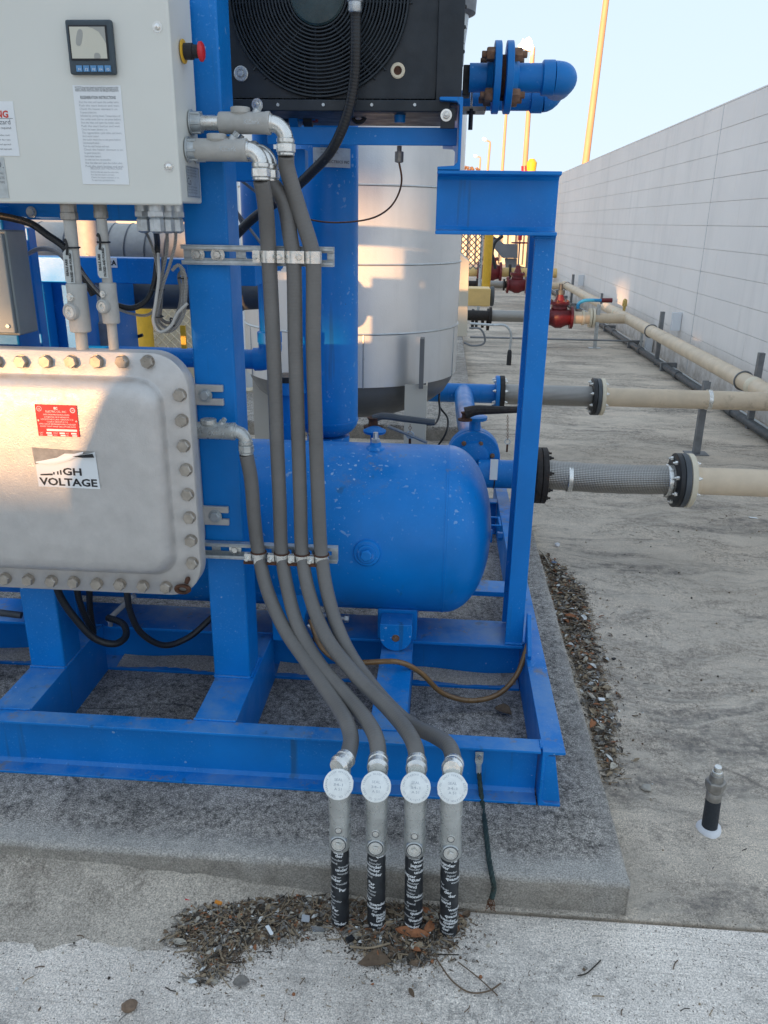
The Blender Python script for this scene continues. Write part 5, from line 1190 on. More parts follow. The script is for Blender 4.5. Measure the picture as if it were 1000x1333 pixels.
# blue header
t = thing('blue_header', 'blue header pipe tee running from the rear pipe towards the tank valve', 'pipe', AT(600, 520, y=YA_))
xh = xat(603, 517, YA_)
MB().cyl((xh-.45, YA_, ZA), (xa1-.058, YA_, ZA), PR+.002, n=36).build('cross_pipe', M['blue_pipe'], t)
vh = AT(617, 598, y=3.30)
MB().tube([(xh, YA_, ZA), (xh+.004, 4.4, ZA+.003), (vh.x, 3.7, vh.z), (vh.x, 3.36, vh.z)], PR, 32, 8).build('forward_pipe', M['blue_pipe'], t, ang=60)
for px in (583, 625): MB().torus((xat(px, 517, YA_), YA_, ZA), (1, 0, 0), PR+.001, .003, 36, 6).build('weld', M['blue_pipe'], t)
# check valve with blind face
t = thing('blue_valve', 'round blue check valve with bolted face behind the horizontal tank', 'valve', vh)
VRr = AT(617, 598, y=3.26).z; fR = AT(617, 564, y=3.26).z-AT(617, 598, y=3.26).z
MB().lathe((vh.x, 3.36, vh.z), (0, -1, 0), [(0, fR*.97), (.004, fR), (.026, fR), (.030, fR*.97), (.031, fR*.62), (.040, fR*.58), (.046, fR*.35), (.047, .001)], 48).build('valve_face', M['blue_pipe'], t)
MB().lathe((vh.x, 3.42, vh.z), (0, -1, 0), [(0, fR*.97), (.004, fR), (.050, fR), (.054, fR*.97)], 48).build('valve_body', M['blue_pipe'], t)
for px, py in ((604, 577), (626, 577.5), (641, 593), (592, 592)):
    q = AT(px, py, y=3.33); inst('bolt', BM['rustflat'], t, (q.x, 3.331, q.z), qdir(FR))
MB().cyl((vh.x+.02, YB, ZB), (x1-.01, YB, ZB), PR+.004, n=36).build('outlet_pipe', M['blue_pipe'], t)
wx = xat(643, 620, YB); MB().torus((wx, YB, ZB), (1, 0, 0), PR+.004, .003, 36, 6).build('weld', M['black'], t)
q = AT(643, 611, y=YB-.062); MB().box(q.x-.016, q.x+.016, YB-.066, YB-.064, q.z-.045, q.z+.045).build('white_tag', M['white'], t)
q0 = AT(617, 566, y=3.36); q1 = AT(616, 545, y=3.36)
MB().lathe((vh.x, 3.38, q0.z-.02), (0, 0, 1), [(0, .038), (.025, .030), (.030, .026), (q1.z-q0.z+.01, .024), (q1.z-q0.z+.012, .05), (q1.z-q0.z+.026, .052), (q1.z-q0.z+.03, .04)], 28).build('bonnet', M['blue_pipe'], t)
# rusty lever handles with key chains
def lever(label, a, b_, y, ra, rb_, mt_, chain):
    t = thing('valve_lever', label, 'valve handle', AT(*a, y=y)); pa, pb = AT(*a, y=y), AT(*b_, y=y)
    m_ = (pa+pb)/2+V((0, 0, .006)); b = MB(); b.tube([pa, pa+(pb-pa)*.15+V((0, 0, .010)), m_, pb], ra, 10, 5, rfun=lambda u, L: ra+(rb_-ra)*u); b.build('handle', M[mt_], t)
    MB().lathe(pa+V((.0, 0, -.03)), (0, 0, 1), [(0, .030), (.006, .030), (.008, .016), (.024, .014), (.034, .02)], 16).build('handle_hub', M['rust'], t)
    p = AT(*chain[0], y=y-.03); e = AT(*chain[1], y=y-.03); c = MB(); n_ = int((p-e).length/.008)
    for k in range(n_): c.torus(p+(e-p)*((k+.5)/n_), (0, 1, 0) if k % 2 else (1, 0, 0), .0042, .0011, 12, 5)
    c.build('chain', M['rustbolt'], t, kind='stuff'); MB().torus(e-V((0, 0, .010)), (0, 1, 0), .011, .0022, 20, 6).build('ring', M['galv'], t)
    MB().box(e.x-.004, e.x+.004, e.y-.002, e.y+.002, e.z-.055, e.z-.02).build('pin', M['rust'], t, bev=.001)
lever('black lever handle with hanging chain above the horizontal tank', (486, 545), (566, 550), 2.45, .012, .010, 'darkgrey', ((534, 552), (534, 562)))
lever('rusty lever handle on the round blue valve, half hidden by the right post', (606, 538), (692, 533), 3.30, .026, .012, 'darkrust', ((661, 540), (661, 572)))
q = AT(488, 556, y=2.40); t = thing('tank_top_valve', 'small blue valve yoke above the horizontal tank', 'valve', (q.x, 2.40, TZ+TR))
MB().lathe((q.x, 2.40, TZ+TR-.08), (0, 0, 1), [(0, .014), (q.z-TZ-TR+.06, .013), (q.z-TZ-TR+.062, .034), (q.z-TZ-TR+.070, .036), (q.z-TZ-TR+.080, .016)], 20).build('yoke', M['blue_pipe'], t, bev=.001)
MB().tube([AT(505, 555, y=2.42), AT(530, 565, y=2.42), AT(556, 576, y=2.42)], .005, 8, 3).build('rod', M['greysteel'], t)
# loose black wires
for lab, P in (('thin black wire looping down behind the blue cross pipe', [AT(572, 508, y=4.2), AT(573, 530, y=4.0), AT(583, 545, y=3.9), AT(580, 565, y=3.8), AT(569, 582, y=3.8)]), ('short black wire loop beside the tank leg', [AT(572, 520, y=4.05), AT(572, 540, y=3.9), AT(566, 552, y=3.8), AT(556, 553, y=3.75)])):
    MB().tube(P, .005, 8, 6).build('black_wire', M['black'], None, label=lab, cat='wire', ang=80)
# ---- wall pipe
XW, ZW = 2.15, .345
t = thing('wall_pipe', 'long cream pipe running low along the white block wall', 'pipe', (XW, 9, ZW))
MB().cyl((XW, 4.9, ZW), (XW, 15.2, ZW), PR+.003, n=32).build('pipe', M['cream'], t)
for y in (5.62, 10.35): MB().lathe((XW, y-.04, ZW), (0, 1, 0), [(0, PR+.003), (.008, PR+.008), (.072, PR+.008), (.08, PR+.003)], 32).build('coupling', M['creampale'], t)
MB().lathe((XW, 4.97, ZW), (0, -1, 0), [(0, PR+.003), (.03, PR+.008), (.06, PR*.7)], 32).build('end_elbow', M['cream'], t)
q = AT(811, 397, x=XW); MB().lathe((XW+.02, q.y, ZW+PR), (0, 0, 1), [(0, .018), (.05, .018), (.052, .03), (.12, .026), (.14, .01)], 14).build('relief_fitting', M['brass'], t)
def upost(label, x, y, ztop, w=.041, clampz=None, cr=None, mat='galv', axis='x'):
    t = thing('strut_post', label, 'pipe support', (x, y, 0))
    b = MB(); b.extr([(x-w/2, y-w/2, 0.006), (x+w/2, y-w/2, .006), (x+w/2, y-w/2+.003, .006), (x-w/2+.003, y-w/2+.003, .006), (x-w/2+.003, y+w/2-.003, .006), (x+w/2, y+w/2-.003, .006), (x+w/2, y+w/2, .006), (x-w/2, y+w/2, .006)], (0, 0, ztop-.006))
    b.build('post', M[mat], t, bev=.0008)
    MB().box(x-.07, x+.07, y-.05, y+.05, 0, .006).build('base_plate', M[mat], t, bev=.001)
    if clampz is not None:
        d = (1, 0, 0) if axis == 'x' else (0, 1, 0)
        yy = y-w/2-cr-.004 if axis == 'x' else y
        MB().lathe(V((x-.0125, yy, clampz)) if axis == 'x' else V((x-cr-w/2-.003, y-.0125, clampz)), d, [(0, cr+.0005), (0, cr+.006), (.025, cr+.006), (.025, cr+.0005)], 30, cap=False).build('pipe_clamp', M['zinc'], t, bev=.0005)
    return t
q = AT(925, 520, y=YA_)
upost('galvanised strut post holding up the middle cream pipe', q.x-.01, YA_+PR+.03, ZA+.10, clampz=ZA, cr=PR, mat='greysteel')
q = AT(907, 600, z=0)
for px, py, lab in ((857, 440, 'strut bracket clamping the wall pipe, midway along the wall'), (972, 560, 'strut bracket clamping the near end of the wall pipe'), (745, 366, 'strut bracket clamping the far end of the wall pipe')):
    yy = AT(px, py, x=XW+.08).y; t = thing('wall_bracket', lab, 'pipe support', (XW+.1, yy, 0))
    MB().box(XW+PR+.014, XW+PR+.055, yy-.02, yy+.02, 0, ZW+.20).build('post', M['greysteel'], t, bev=.001)
    MB().torus((XW, yy, ZW), (0, 1, 0), PR+.009, .006, 32, 6).build('u_bolt', M['greysteel'], t)
    MB().box(WX-.10, WX-.010, yy-.08, yy-.03, ZW+.02, ZW+.20).build('white_spacer', M['whitepanel'], t, bev=.002)
# conduits at the wall foot
t = thing('floor_conduit', 'grey conduit pair lying along the foot of the white wall', 'conduit', (2.2, 9, 0))
MB().cyl((2.235, 3.2, .045), (2.235, 20, .045), .032, n=20).build('large_conduit', M['darkgrey'], t)
MB().cyl((2.315, 3.2, .030), (2.315, 20, .030), .018, n=16).build('small_conduit', M['galv'], t)
for k in range(8):
    y = 4.6+1.55*k; MB().lathe((2.235, y, .045), (0, 1, 0), [(0, .034), (.004, .040), (.11, .040), (.114, .034)], 20, cap=False).build('coupling', M['darkgrey'], t); MB().box(2.19, 2.35, y+.5, y+.54, .0, .085).build('strap', M['greysteel'], t, bev=.003)
# thin cross rod
Yr = AT(700, 441, z=.12).y
MB().cyl((AT(612, 441, y=Yr).x, Yr, .12), (2.3, Yr, .12), .011, n=10).build('cross_tube', M['greysteel'], None, label='thin grey tube crossing the yard floor to the wall', cat='tube')
t = thing('rod_bracket', 'small upright bracket at the wall end of the thin cross tube', 'bracket', (2.3, Yr, 0))
MB().box(2.26, 2.29, Yr-.02, Yr+.02, 0, .26).build('upright', M['galv'], t, bev=.001); MB().box(2.33, 2.40, Yr-.04, Yr+.04, 0, .30).build('back_plate', M['whitepanel'], t, bev=.002)
def gatevalve(t, x, y, z, s, mat='redvalve', wheel=None):
    b = MB(); b.lathe((x-.14*s, y, z), (1, 0, 0), [(0, .112*s), (.026*s, .112*s), (.028*s, .075*s), (.07*s, .085*s), (.11*s, .108*s), (.17*s, .108*s), (.21*s, .085*s), (.252*s, .075*s), (.254*s, .112*s), (.28*s, .112*s)], 32)
    b.build('valve_body', M[mat], t)
    MB().lathe((x, y, z+.085*s), (0, 0, 1), [(0, .082*s), (.04*s, .075*s), (.042*s, .10*s), (.075*s, .10*s), (.077*s, .055*s), (.13*s, .035*s), (.17*s, .03*s)], 28).build('bonnet', M[mat], t)
    for k in range(8):
        th = R(45*k+22); inst('bolt', BM['rustflat'], t, (x-.14*s, y-math.cos(th)*.09*s, z+math.sin(th)*.09*s), qdir((-1, 0, 0))); inst('bolt', BM['rustflat'], t, (x+math.cos(th)*.085*s, y-math.sin(th)*.085*s, z+.162*s), qdir((0, 0, 1)))
def wheel_on(t, x, y, z, r, mat, tall):
    MB().cyl((x, y, z), (x, y, z+tall), .014, n=12).build('stem', M['greysteel'], t)
    w_ = MB().torus((x, y, z+tall*.82), (0, 0, 1), r, .012, 32, 8).build('hand_wheel', M[mat], t)
    for k in range(3): th = R(60*k); MB().cyl((x-r*math.cos(th), y-r*math.sin(th), z+tall*.82), (x+r*math.cos(th), y+r*math.sin(th), z+tall*.82), .009, n=8).build('wheel_spoke', M[mat], w_)
# far runs
def farrun(name, label, py, pxv, pflex, x_end, zrun=ZW, cream='cream', big=1.0, lever_=False, xflexl=None):
    y = AT(pxv, py, z=zrun).y
    t = thing(name, label, 'pipe', (xat(pxv, py, y), y, zrun)); xv = xat(pxv, py, y)
    xf0, xf1 = xat(pflex[0], py, y), xat(pflex[1], py, y)
    MB().tube([(xf0, y, zrun), (xf1, y, zrun)], .066*big, 28, 0).build('braided_hose', M['braid'], t, ang=80)
    for xx in (xf0-.03, xf1): MB().lathe((xx, y, zrun), (1, 0, 0), [(0, .10*big), (.03, .10*big)], 28).build('flange', M['darkrust'], t)
    MB().cyl((xf0-.35, y, zrun), (xf0-.03, y, zrun), .06*big, n=20).build('inlet_spool', M['darkrust'], t)
    if xf1 < xv-.15: MB().cyl((xf1+.03, y, zrun), (xv-.13, y, zrun), .06*big, n=20).build('spool', M['darkrust'], t)
    xc = xv+.14*big; 
    for k, (dx, rr) in enumerate(((0, .112), (.13, .085), (.21, .112), (.245, .112))): MB().lathe((xc+dx+.002, y, zrun), (1, 0, 0), [(0, rr*big), (.026, rr*big)], 32).build('flange', M['creampale'], t)
    MB().lathe((xc+.026, y, zrun), (1, 0, 0), [(0, .07), (.2, .07), (.21, PR), (x_end-xc-.026, PR)], 28).build('pipe', M[cream], t)
    return t, xv, y, xc
t, xv, y, xc = farrun('far_pipe_run', 'cream pipe run with large dark red valve and light blue lever', 413, 727, (640, 700), XW, big=1.0)
v = thing('red_valve', 'large dark red gate valve just right of the blue post, before the white wall', 'valve', (xv, y, ZW)); gatevalve(v, xv, y, ZW, 1.15)
MB().lathe((xv, y, ZW+.26), (0, 0, 1), [(0, .05), (.05, .05), (.052, .025), (.12, .025)], 12).build('gauge_stub', M['darkgrey'], v)
lv = thing('blue_lever', 'light blue valve lever with red grip on the far cream pipe', 'valve handle', (xc+.15, y, ZW+.1))
q0 = AT(753, 396, y=y); q1 = AT(783, 391, y=y); q2 = AT(797, 391, y=y)
MB().tube([(q0.x, y, q0.z-.05), q0, q0+V((.06, 0, .04)), q1], .020, 10, 5).build('handle', M['bluehandle'], lv); MB().cyl(q1, q2, .026, n=12).build('grip', M['redvalve'], lv); MB().box(q1.x-.012, q1.x+.012, y-.01, y+.01, q1.z-.04, q1.z+.08).build('stop', M['greysteel'], lv)
MB().tube([AT(724, 378, y=y), AT(733, 386, y=y), AT(738, 397, y=y), AT(748, 404, y=y)], .012, 8, 4).build('bypass_tube', M['greysteel'], None, label='small grey bypass tube over the large red valve', cat='tube')
q = AT(775, 452, z=0)
upost('perforated galvanised post under the far cream pipe', xat(776, 430, y), y-.02, AT(776, 396, y=y).z, clampz=None)
t2, xv2, y2, xc2 = farrun('second_far_pipe_run', 'farther cream pipe run with red valve seen left of the blue post', 371, 673, (622, 655), XW, big=1.0)
v = thing('red_valve', 'dark red gate valve with tall red stem seen just left of the blue post', 'valve', (xv2, y2, ZW)); gatevalve(v, xv2, y2, ZW, 1.3); wheel_on(v, xv2, y2, ZW+.3, .14, 'redvalve', .5)
MB().cyl((xv2, y2, ZW+.75), (xv2, y2, ZW+1.1), .035, n=10).build('red_stem_cover', M['redbutton'], v)
y3 = AT(637, 354, z=.36).y; xv3 = xat(637, 354, y3)
t3 = thing('yellow_pipe_run', 'yellow pipe run behind the red valves near the far fence', 'pipe', (xv3, y3, .36))
MB().cyl((xv3-.5, y3, .36), (xv3+2.6, y3, .36), .10, n=20).build('pipe', M['yellowpipe'], t3)
for dx in (.42, .60, .9): MB().lathe((xv3+dx, y3, .36), (1, 0, 0), [(0, .17), (.05, .17)], 24).build('flange', M['darkrust'] if dx < .7 else M['yellowpipe'], t3)
v = thing('red_valve', 'smallest dark red valve beside the upright yellow post', 'valve', (xv3, y3-.02, .36)); gatevalve(v, xv3, y3-.02, .36, 1.9); wheel_on(v, xv3, y3-.02, .85, .16, 'darkrust', .25)
# yellow upright and grey cable tray beyond
q = AT(633, 360, y=14.5); MB().cyl((q.x, 14.5, 0), (q.x+.02, 14.5, 2.05), .075, n=16).build('yellow_post', M['yellow'], None, label='upright yellow post behind the small red valve', cat='post')
t = thing('grey_sloping_tray', 'dark grey sloping cable tray beyond the yellow post', 'cable tray', AT(665, 330, y=20))
a, b_, c, d = AT(640, 305, y=20), AT(668, 315, y=20), AT(672, 345, y=20), AT(655, 330, y=20)
MB().extr([AT(628, 305, y=20), AT(640, 305, y=20), AT(657, 318, y=20), AT(674, 318, y=20), AT(674, 336, y=20), AT(655, 336, y=20)], (0, .4, 0)).build('tray', M['greystruct'], t)
MB().extr([AT(658, 337, y=20.1), AT(673, 337, y=20.1), AT(673, 356, y=20.1), AT(660, 356, y=20.1)], (0, .3, 0)).build('tray_leg', M['greystruct'], t)
# pipes and rods near far fence
for px, col_, lab in ((686, 'greysteel', 'slim grey standpipe beside the far red stem'), (690, 'creampale', 'slim pale standpipe nearest the blue post')):
    q = AT(px, 350, y=19); MB().cyl((q.x, 19, 0), (q.x, 19, 2.2), .04, n=10).build('standpipe', M[col_], None, label=lab, cat='pipe')
MB().tube([AT(655, 307, y=16), AT(645, 315, y=16), AT(641, 330, y=16), AT(645, 350, y=16)], .03, 8, 6).build('drooping_cable', M['black'], None, label='black drooping cable beside the yellow post', cat='cable')
# chain-link panel
def mesh_panel(name, label, quad, y, pitch, r, mat):
    x0, z0 = AT(*quad[0], y=y).x, AT(*quad[0], y=y).z; x1, z1 = AT(*quad[1], y=y).x, AT(*quad[1], y=y).z
    z0, z1 = min(z0, z1), max(z0, z1); b = MB(); H_ = z1-z0; k = x0-H_
    while k < x1:
        for s in (1, -1):
            xa, za, xb, zb_ = (k, z0, k+H_, z1) if s > 0 else (k, z1, k+H_, z0)
            if xa < x0: tt = (x0-xa)/(xb-xa); za += (zb_-za)*tt; xa = x0
            if xb > x1: tt = (x1-xa)/(xb-xa); zb_ = za+(zb_-za)*tt; xb = x1
            if xb > xa: b.cyl((xa, y+s*r, za), (xb, y+s*r, zb_), r, n=4, cap=False)
        k += pitch
    t = thing(name, label, 'fence', ((x0+x1)/2, y, z0)); b.build('wire_mesh', M[mat], t, kind='stuff', ang=80)
    MB().cyl((x0, y+.04, 0), (x0, y+.04, z1), .025, n=10).build('post', M['galv'], t); MB().cyl((x1, y+.04, 0), (x1, y+.04, z1), .025, n=10).build('post', M['galv'], t); return t
mesh_panel('chain_link_fence', 'dark chain-link mesh panel beyond the silver tank, left of the yellow post', ((598, 350), (628, 304)), 13.5, .09, .008, 'greysteel')
# cream panel and heater box next to the silver tank
Yp = 7.5
t = thing('cream_panel_box', 'tall sunlit cream equipment box just right of the silver tank', 'equipment box', AT(600, 438, y=Yp))
a, b_ = AT(592, 438, y=Yp), AT(609, 438, y=Yp)
MB().extr([AT(590, 438, y=Yp), AT(608, 438, y=Yp), AT(611, 340, y=Yp), AT(600, 331, y=Yp), AT(590, 331, y=Yp)], (0, .5, 0)).build('box', M['creambox'], t, bev=.006)
t = thing('yellow_motor_box', 'sunlit yellow box with dark grey end cap above the far braided hose', 'motor', AT(625, 398, y=8.2))
a, b_ = AT(604, 398, y=8.2), AT(639, 376, y=8.2); MB().box(a.x, b_.x, 8.2, 8.5, a.z, b_.z).build('box', M['yellowpipe'], t, bev=.008)
MB().lathe((b_.x, 8.35, (a.z+b_.z)/2), (1, 0, 0), [(0, .09), (.02, .098), (.035, .098), (.045, .085)], 24).build('end_cap', M['darkgrey'], t)
# tubes near the box and hanging padlock rod
MB().tube([AT(612, 421, y=7.4), AT(640, 423, y=7.4), AT(658, 424, y=7.4), AT(665, 433, y=7.4), AT(664, 455, y=7.4)], .011, 10, 5).build('hanging_tube', M['galv'], None, label='bent steel tube ending in a black hanging plug', cat='tube')
q = AT(663.5, 458, y=7.4); MB().lathe(q+V((0, 0, .02)), (0, 0, -1), [(0, .012), (.02, .02), (.05, .02), (.052, .022), (.14, .022)], 12).build('hanging_plug', M['black'], None, label='black plug hanging on the bent steel tube', cat='plug')
MB().tube([AT(611, 427, y=7.4), AT(625, 428, y=7.4), AT(631, 438, y=7.4), AT(630, 447, y=7.4), AT(615, 450, y=7.4), AT(604, 446, y=7.4)], .009, 8, 5).build('looped_tube', M['greysteel'], None, label='grey tube loop at the foot of the cream box', cat='tube')
t = thing('hose_valve_cluster', 'dark flanged valve cluster beside the far braided hose', 'valve', AT(622, 412, y=8.0))
q = AT(620, 412, y=10.2)
for k, (px, r) in enumerate(((614, .12), (619, .09), (627, .10), (634, .13))): x = xat(px, 412, 9.9); MB().lathe((x, 9.9, q.z), (1, 0, 0), [(0, r), (.03, r)], 20).build('flange', M['darkrust'], t)

# ================================================================ LAMP POSTS
def polex(px0, py0, px1, py1, y, w, label, base_=None, lamp=None, mat='concpost'):
    a, b_ = AT(px0, py0, y=y), AT(px1, py1, y=y); d = (b_-a); foot = a-d*((a.z)/d.z)
    t = thing('lamp_post', label, 'lamp post', foot, 'orange lamp posts beyond the yard')
    MB().cyl(foot, b_, w, w*.72, n=16).build('pole', M[mat], t)
    if base_: MB().cyl(AT(px0+.5, py0+15, y=y), AT(px0+.5, py0-6, y=y), w*1.25, n=16).build('red_band', M['redbutton'], t)
    if lamp:
        for k, (lx, ly, l2x, l2y, r) in enumerate(lamp):
            p, q = AT(lx, ly, y=y), AT(l2x, l2y, y=y); MB().tube([b_, p, q], w*.5, 8, 3).build('arm', M[mat], t)
            MB().lathe(q-V((.0, 0, .0)), (q-p), [(0, r*.5), (r*.8, r), (r*2.6, r*.8), (r*2.9, r*.3)], 14).build('lamp_head', M['whitepanel'], t)
    return t
polex(762, 215, 793, -30, 26, .115, 'tallest lamp post, passing out of the top right of the picture')
t = polex(683, 222, 694, 62, 34, .115, 'lamp post with a glaring lamp head above the blue pipe', True, [(693, 60, 687, 57, .09), (692, 66, 682, 62, .08)])
q = AT(688, 53, y=33.8); MB().lathe(q-V((0, 0, .2)), (0, 0, 1), [(0, .05), (.06, .10), (.15, .13), (.24, .10), (.30, .04)], 20).build('glowing_lamp', M['lamp'], t)
polex(654, 222, 661, 120, 40, .08, 'slim lamp post just right of the short pair, passing behind the blue flanges')
polex(635, 222, 638, 187, 60, .10, 'short far lamp post with a pale lamp head', None, [(638, 185, 634, 183, .12)])
polex(624.5, 222, 625.5, 207, 80, .10, 'lowest far lamp post beside the silver tank', None, [(625.5, 205, 622, 204, .14)])
q = AT(692, 218, y=30); MB().lathe((q.x, 30, q.z-.35), (0, 0, 1), [(0, .12), (.3, .16), (.5, .18), (.62, .08)], 12).build('yellow_beacon', M['yellow'], None, label='small yellow marker beside the red-banded lamp post', cat='marker')
q = AT(611, 219, y=60); b = MB()
for k in range(60):
    a = random.random()*6.28; rr = random.random()**.5*.7; c = q+V((rr*math.cos(a)*1.3, 0, rr*math.sin(a)*.7-.5)); s = .16; b.lathe(c, (random.random()-.5, random.random()-.5, 1), [(0, .02), (.1, s), (.2, .02)], 5)
t = thing('distant_tree', 'tiny reddish distant treetop low between tank and lamp posts', 'tree', (q.x, 60, 0))
b.build('crown', plain('russet_crown', (.20, .12, .08), .9, 0, .3, 2, .2), t); MB().cyl((q.x, 60, 0), (q.x, 60, q.z-.4), .12, .06, n=8).build('trunk', M['rust'], t)

# ================================================================ LEFT CONDUITS under the cabinet
def vconduit(label, top, bot, y, r, body, tagpx, cap_r):
    t = thing('drop_conduit', label, 'conduit', AT(*bot, y=y))
    a, b_ = AT(*top, y=y), AT(*bot, y=y); d = (b_-a).normalized(); L = (b_-a).length
    MB().cyl(a+V((0, 0, .02)), b_, r, n=22).build('pipe', M['fitting'], t)
    MB().lathe(a+V((0, 0, .03)), d, [(0, cap_r), (.030, cap_r), (.032, cap_r*1.08), (.044, cap_r*1.08), (.046, r)], 10).build('hub', M['putty'], t, bev=.0008)
    s0 = (AT(*body[0], y=y)-a).length; s1 = (AT(*body[1], y=y)-a).length; rb = body[2]
    fb = MB().lathe(a+d*s0, d, [(0, rb*.93), (.003, rb*.97), (.02, rb*.94), (s1-s0-.02, rb*1.02), (s1-s0-.002, rb*1.0), (s1-s0, rb*.9)], 26).build('seal_body', M['fitting'], t, bev=.0005)
    q = a+d*(s0+(s1-s0)*.56)+V((-rb*.32, -rb*.75, 0)); n_ = V((-.30, -.95, 0))
    MB().lathe(q, n_, [(0, rb*.84), (.008, rb*.82), (.011, rb*.70), (.011, rb*.6), (.008, rb*.5)], 28, cap=False).build('plug_boss', M['fitting'], fb, bev=.0004)
    MB().lathe(q+n_*.005, n_, [(0, rb*.62), (.004, rb*.58), (.004, .005), (.001, .0045)], 24, cap=True).build('round_plug', M['zinc'], fb, bev=.0004)
    q2 = a+d*(s0+(s1-s0)*.26)+V((-rb*.22, -rb*.80, 0))
    MB().lathe(q2, n_, [(0, rb*.42), (.006, rb*.38)], 18).lathe(q2+n_*.006, n_, [(0, rb*.24), (.003, rb*.22)], 6).build('small_plug', M['zinc'], fb, bev=.0003)
    # stamped tag with zip tie
    (tx0, ty0), (tx1, ty1) = tagpx; ya = y-r-.003
    A_, B_ = AT(tx0, ty0, y=ya), AT(tx1, ty0, y=ya); C_ = AT(tx1+ (bot[0]-top[0])*(ty1-ty0)/(bot[1]-top[1]), ty1, y=ya); D_ = AT(tx0+(bot[0]-top[0])*(ty1-ty0)/(bot[1]-top[1]), ty1, y=ya)
    ch = .006; ux_ = (B_-A_).normalized(); uz_ = (A_-D_).normalized()
    tg = MB().extr([A_+ux_*ch, B_-ux_*ch*.3, B_-uz_*ch, C_, D_+ux_*ch*.6, D_+uz_*ch, A_-uz_*ch], (0, -.0012, 0)).build('stamped_tag', M['tag'], t)
    b = MB(); wd = (B_-A_).length; ln = (A_-D_).length
    text_on(b, 'SEALS ARE', wd*.33, D_+ux_*wd*.42+uz_*ln*.22+V((0, -.0018, 0)), uz_, -ux_, bold=.0003, width=ln*.5)
    text_on(b, 'PACKED AND POURED', wd*.33, D_+ux_*wd*.86+uz_*ln*.05+V((0, -.0018, 0)), uz_, -ux_, bold=.0003, width=ln*.85)
    b.build('tag_lettering', M['ink'], tg)
    zz = A_.z+.004; cx_ = a+d*((a.z-zz)/-d.z)
    z_ = MB().torus((cx_.x, y, zz), (0, 0, 1), r+.0018, .0018, 26, 6); z_.tube([V((A_.x+wd*.35, ya-.002, zz+.012)), V((A_.x+wd*.5, ya-.005, zz+.016)), V((A_.x+wd*.62, ya-.004, zz+.004)), V((A_.x+wd*.45, ya-.003, A_.z-.010))], .0024, 8, 4)
    z_.build('zip_tie', M['black'], t)
vconduit('wider galvanised drop conduit under the cabinet, left one of the pair', (90, 276), (108, 458), 1.665, .0125, ((99, 369), (106, 432), .0215), ((81.5, 325), (94, 369)), .0165)
vconduit('narrower galvanised drop conduit under the cabinet, right one of the pair', (131, 274), (149, 458), 1.675, .0105, ((137, 368), (145, 421), .0178), ((124, 318), (137, 362)), .0135)
# cables from the glands
gl = [AT(px, 298, y=yy) for px, yy in ((186, 1.70), (203, 1.665), (217, 1.70), (229, 1.72))]
CB = [('silver braided cable dropping from the left gland into the tied bundle', gl[0], [(194, 310), (203, 340), (207, 372), (205, 398), (192, 410), (170, 408), (150, 400), (128, 380), (105, 352)], .0030, 'braidfine', 1.72),
      ('black ribbed conduit from the second gland, curving left', gl[1], [(205, 320), (204, 345), (200, 372), (190, 392), (172, 401), (150, 396), (125, 378), (104, 352), (88, 335)], .0062, 'ribblack', 1.73),
      ('braided cable from the third gland, looping down and back up', gl[2], [(218, 318), (214, 345), (208, 372), (206, 400), (208, 420), (220, 427), (232, 415), (238, 390), (238, 362), (234, 346), (226, 348)], .0033, 'braidfine', 1.71),
      ('braided cable from the right gland, outermost loop of the bundle', gl[3], [(228, 318), (221, 345), (212, 372), (207, 395), (203, 415), (209, 430), (224, 430), (238, 412), (242, 385), (241, 358), (233, 345), (224, 352)], .0033, 'braidfine', 1.70),
      ('brownish cable tied into the looped bundle beside the post', AT(206, 330, y=1.72), [(207, 360), (203, 392), (200, 420), (208, 432), (222, 425), (231, 408), (244, 395)], .0034, 'fitting', 1.695),
      ('dark cable in the looped bundle, ending beside the yellow tag', AT(212, 335, y=1.73), [(212, 365), (210, 395), (210, 415), (222, 420), (232, 404), (236, 380), (233, 358), (240, 350)], .0034, 'hose', 1.725)]
for lab, p0, pts, r, mt_, yy in CB:
    MB().tube([p0]+[AT(a, b_, y=yy) for a, b_ in pts], r, 10, 7).build('looped_cable', M[mt_], None, label=lab, cat='cable', group='cables looped under the control cabinet', ang=80)
t = thing('cable_ties', 'black zip ties holding the looped cable bundle together', 'cable tie', AT(206, 378, y=1.71))
for px, py, rr, d in ((206, 377, .013, (.1, 0, 1)), (205, 412, .012, (.1, 0, 1)), (226, 420, .011, (1, 0, .6)), (238, 362, .010, (.1, 0, 1))):
    MB().torus(AT(px, py, y=1.71), d, rr, .0016, 22, 6).build('zip_tie', M['black'], t)
P = [AT(-12, 279, y=1.76), AT(20, 285, y=1.76), AT(42, 292, y=1.755), AT(62, 306, y=1.75), AT(84, 322, y=1.75), AT(104, 352, y=1.75), AT(122, 384, y=1.76)]
MB().tube(P, .0078, 12, 8).build('black_conduit', M['ribblack'], None, label='black ribbed conduit running down from the left edge behind the first drop conduit', cat='conduit', ang=80)
P = [AT(34, 332, y=1.90), AT(48, 325, y=1.90), AT(62, 324, y=1.90), AT(78, 331, y=1.90), AT(90, 345, y=1.90)]
MB().tube(P, .0052, 10, 8).build('grey_cable', M['fitting'], None, label='short pale grey cable arching behind the first drop conduit', cat='cable', ang=80)
q = AT(41, 276, y=1.838); t = thing('rail_bolt', 'round bolt head on the dark blue rail under the cabinet', 'bolt', q); inst('bolt', hexbolt_mesh('bolt', .009, .008, M['galv'], washer=.012), t, q, qdir(FR))
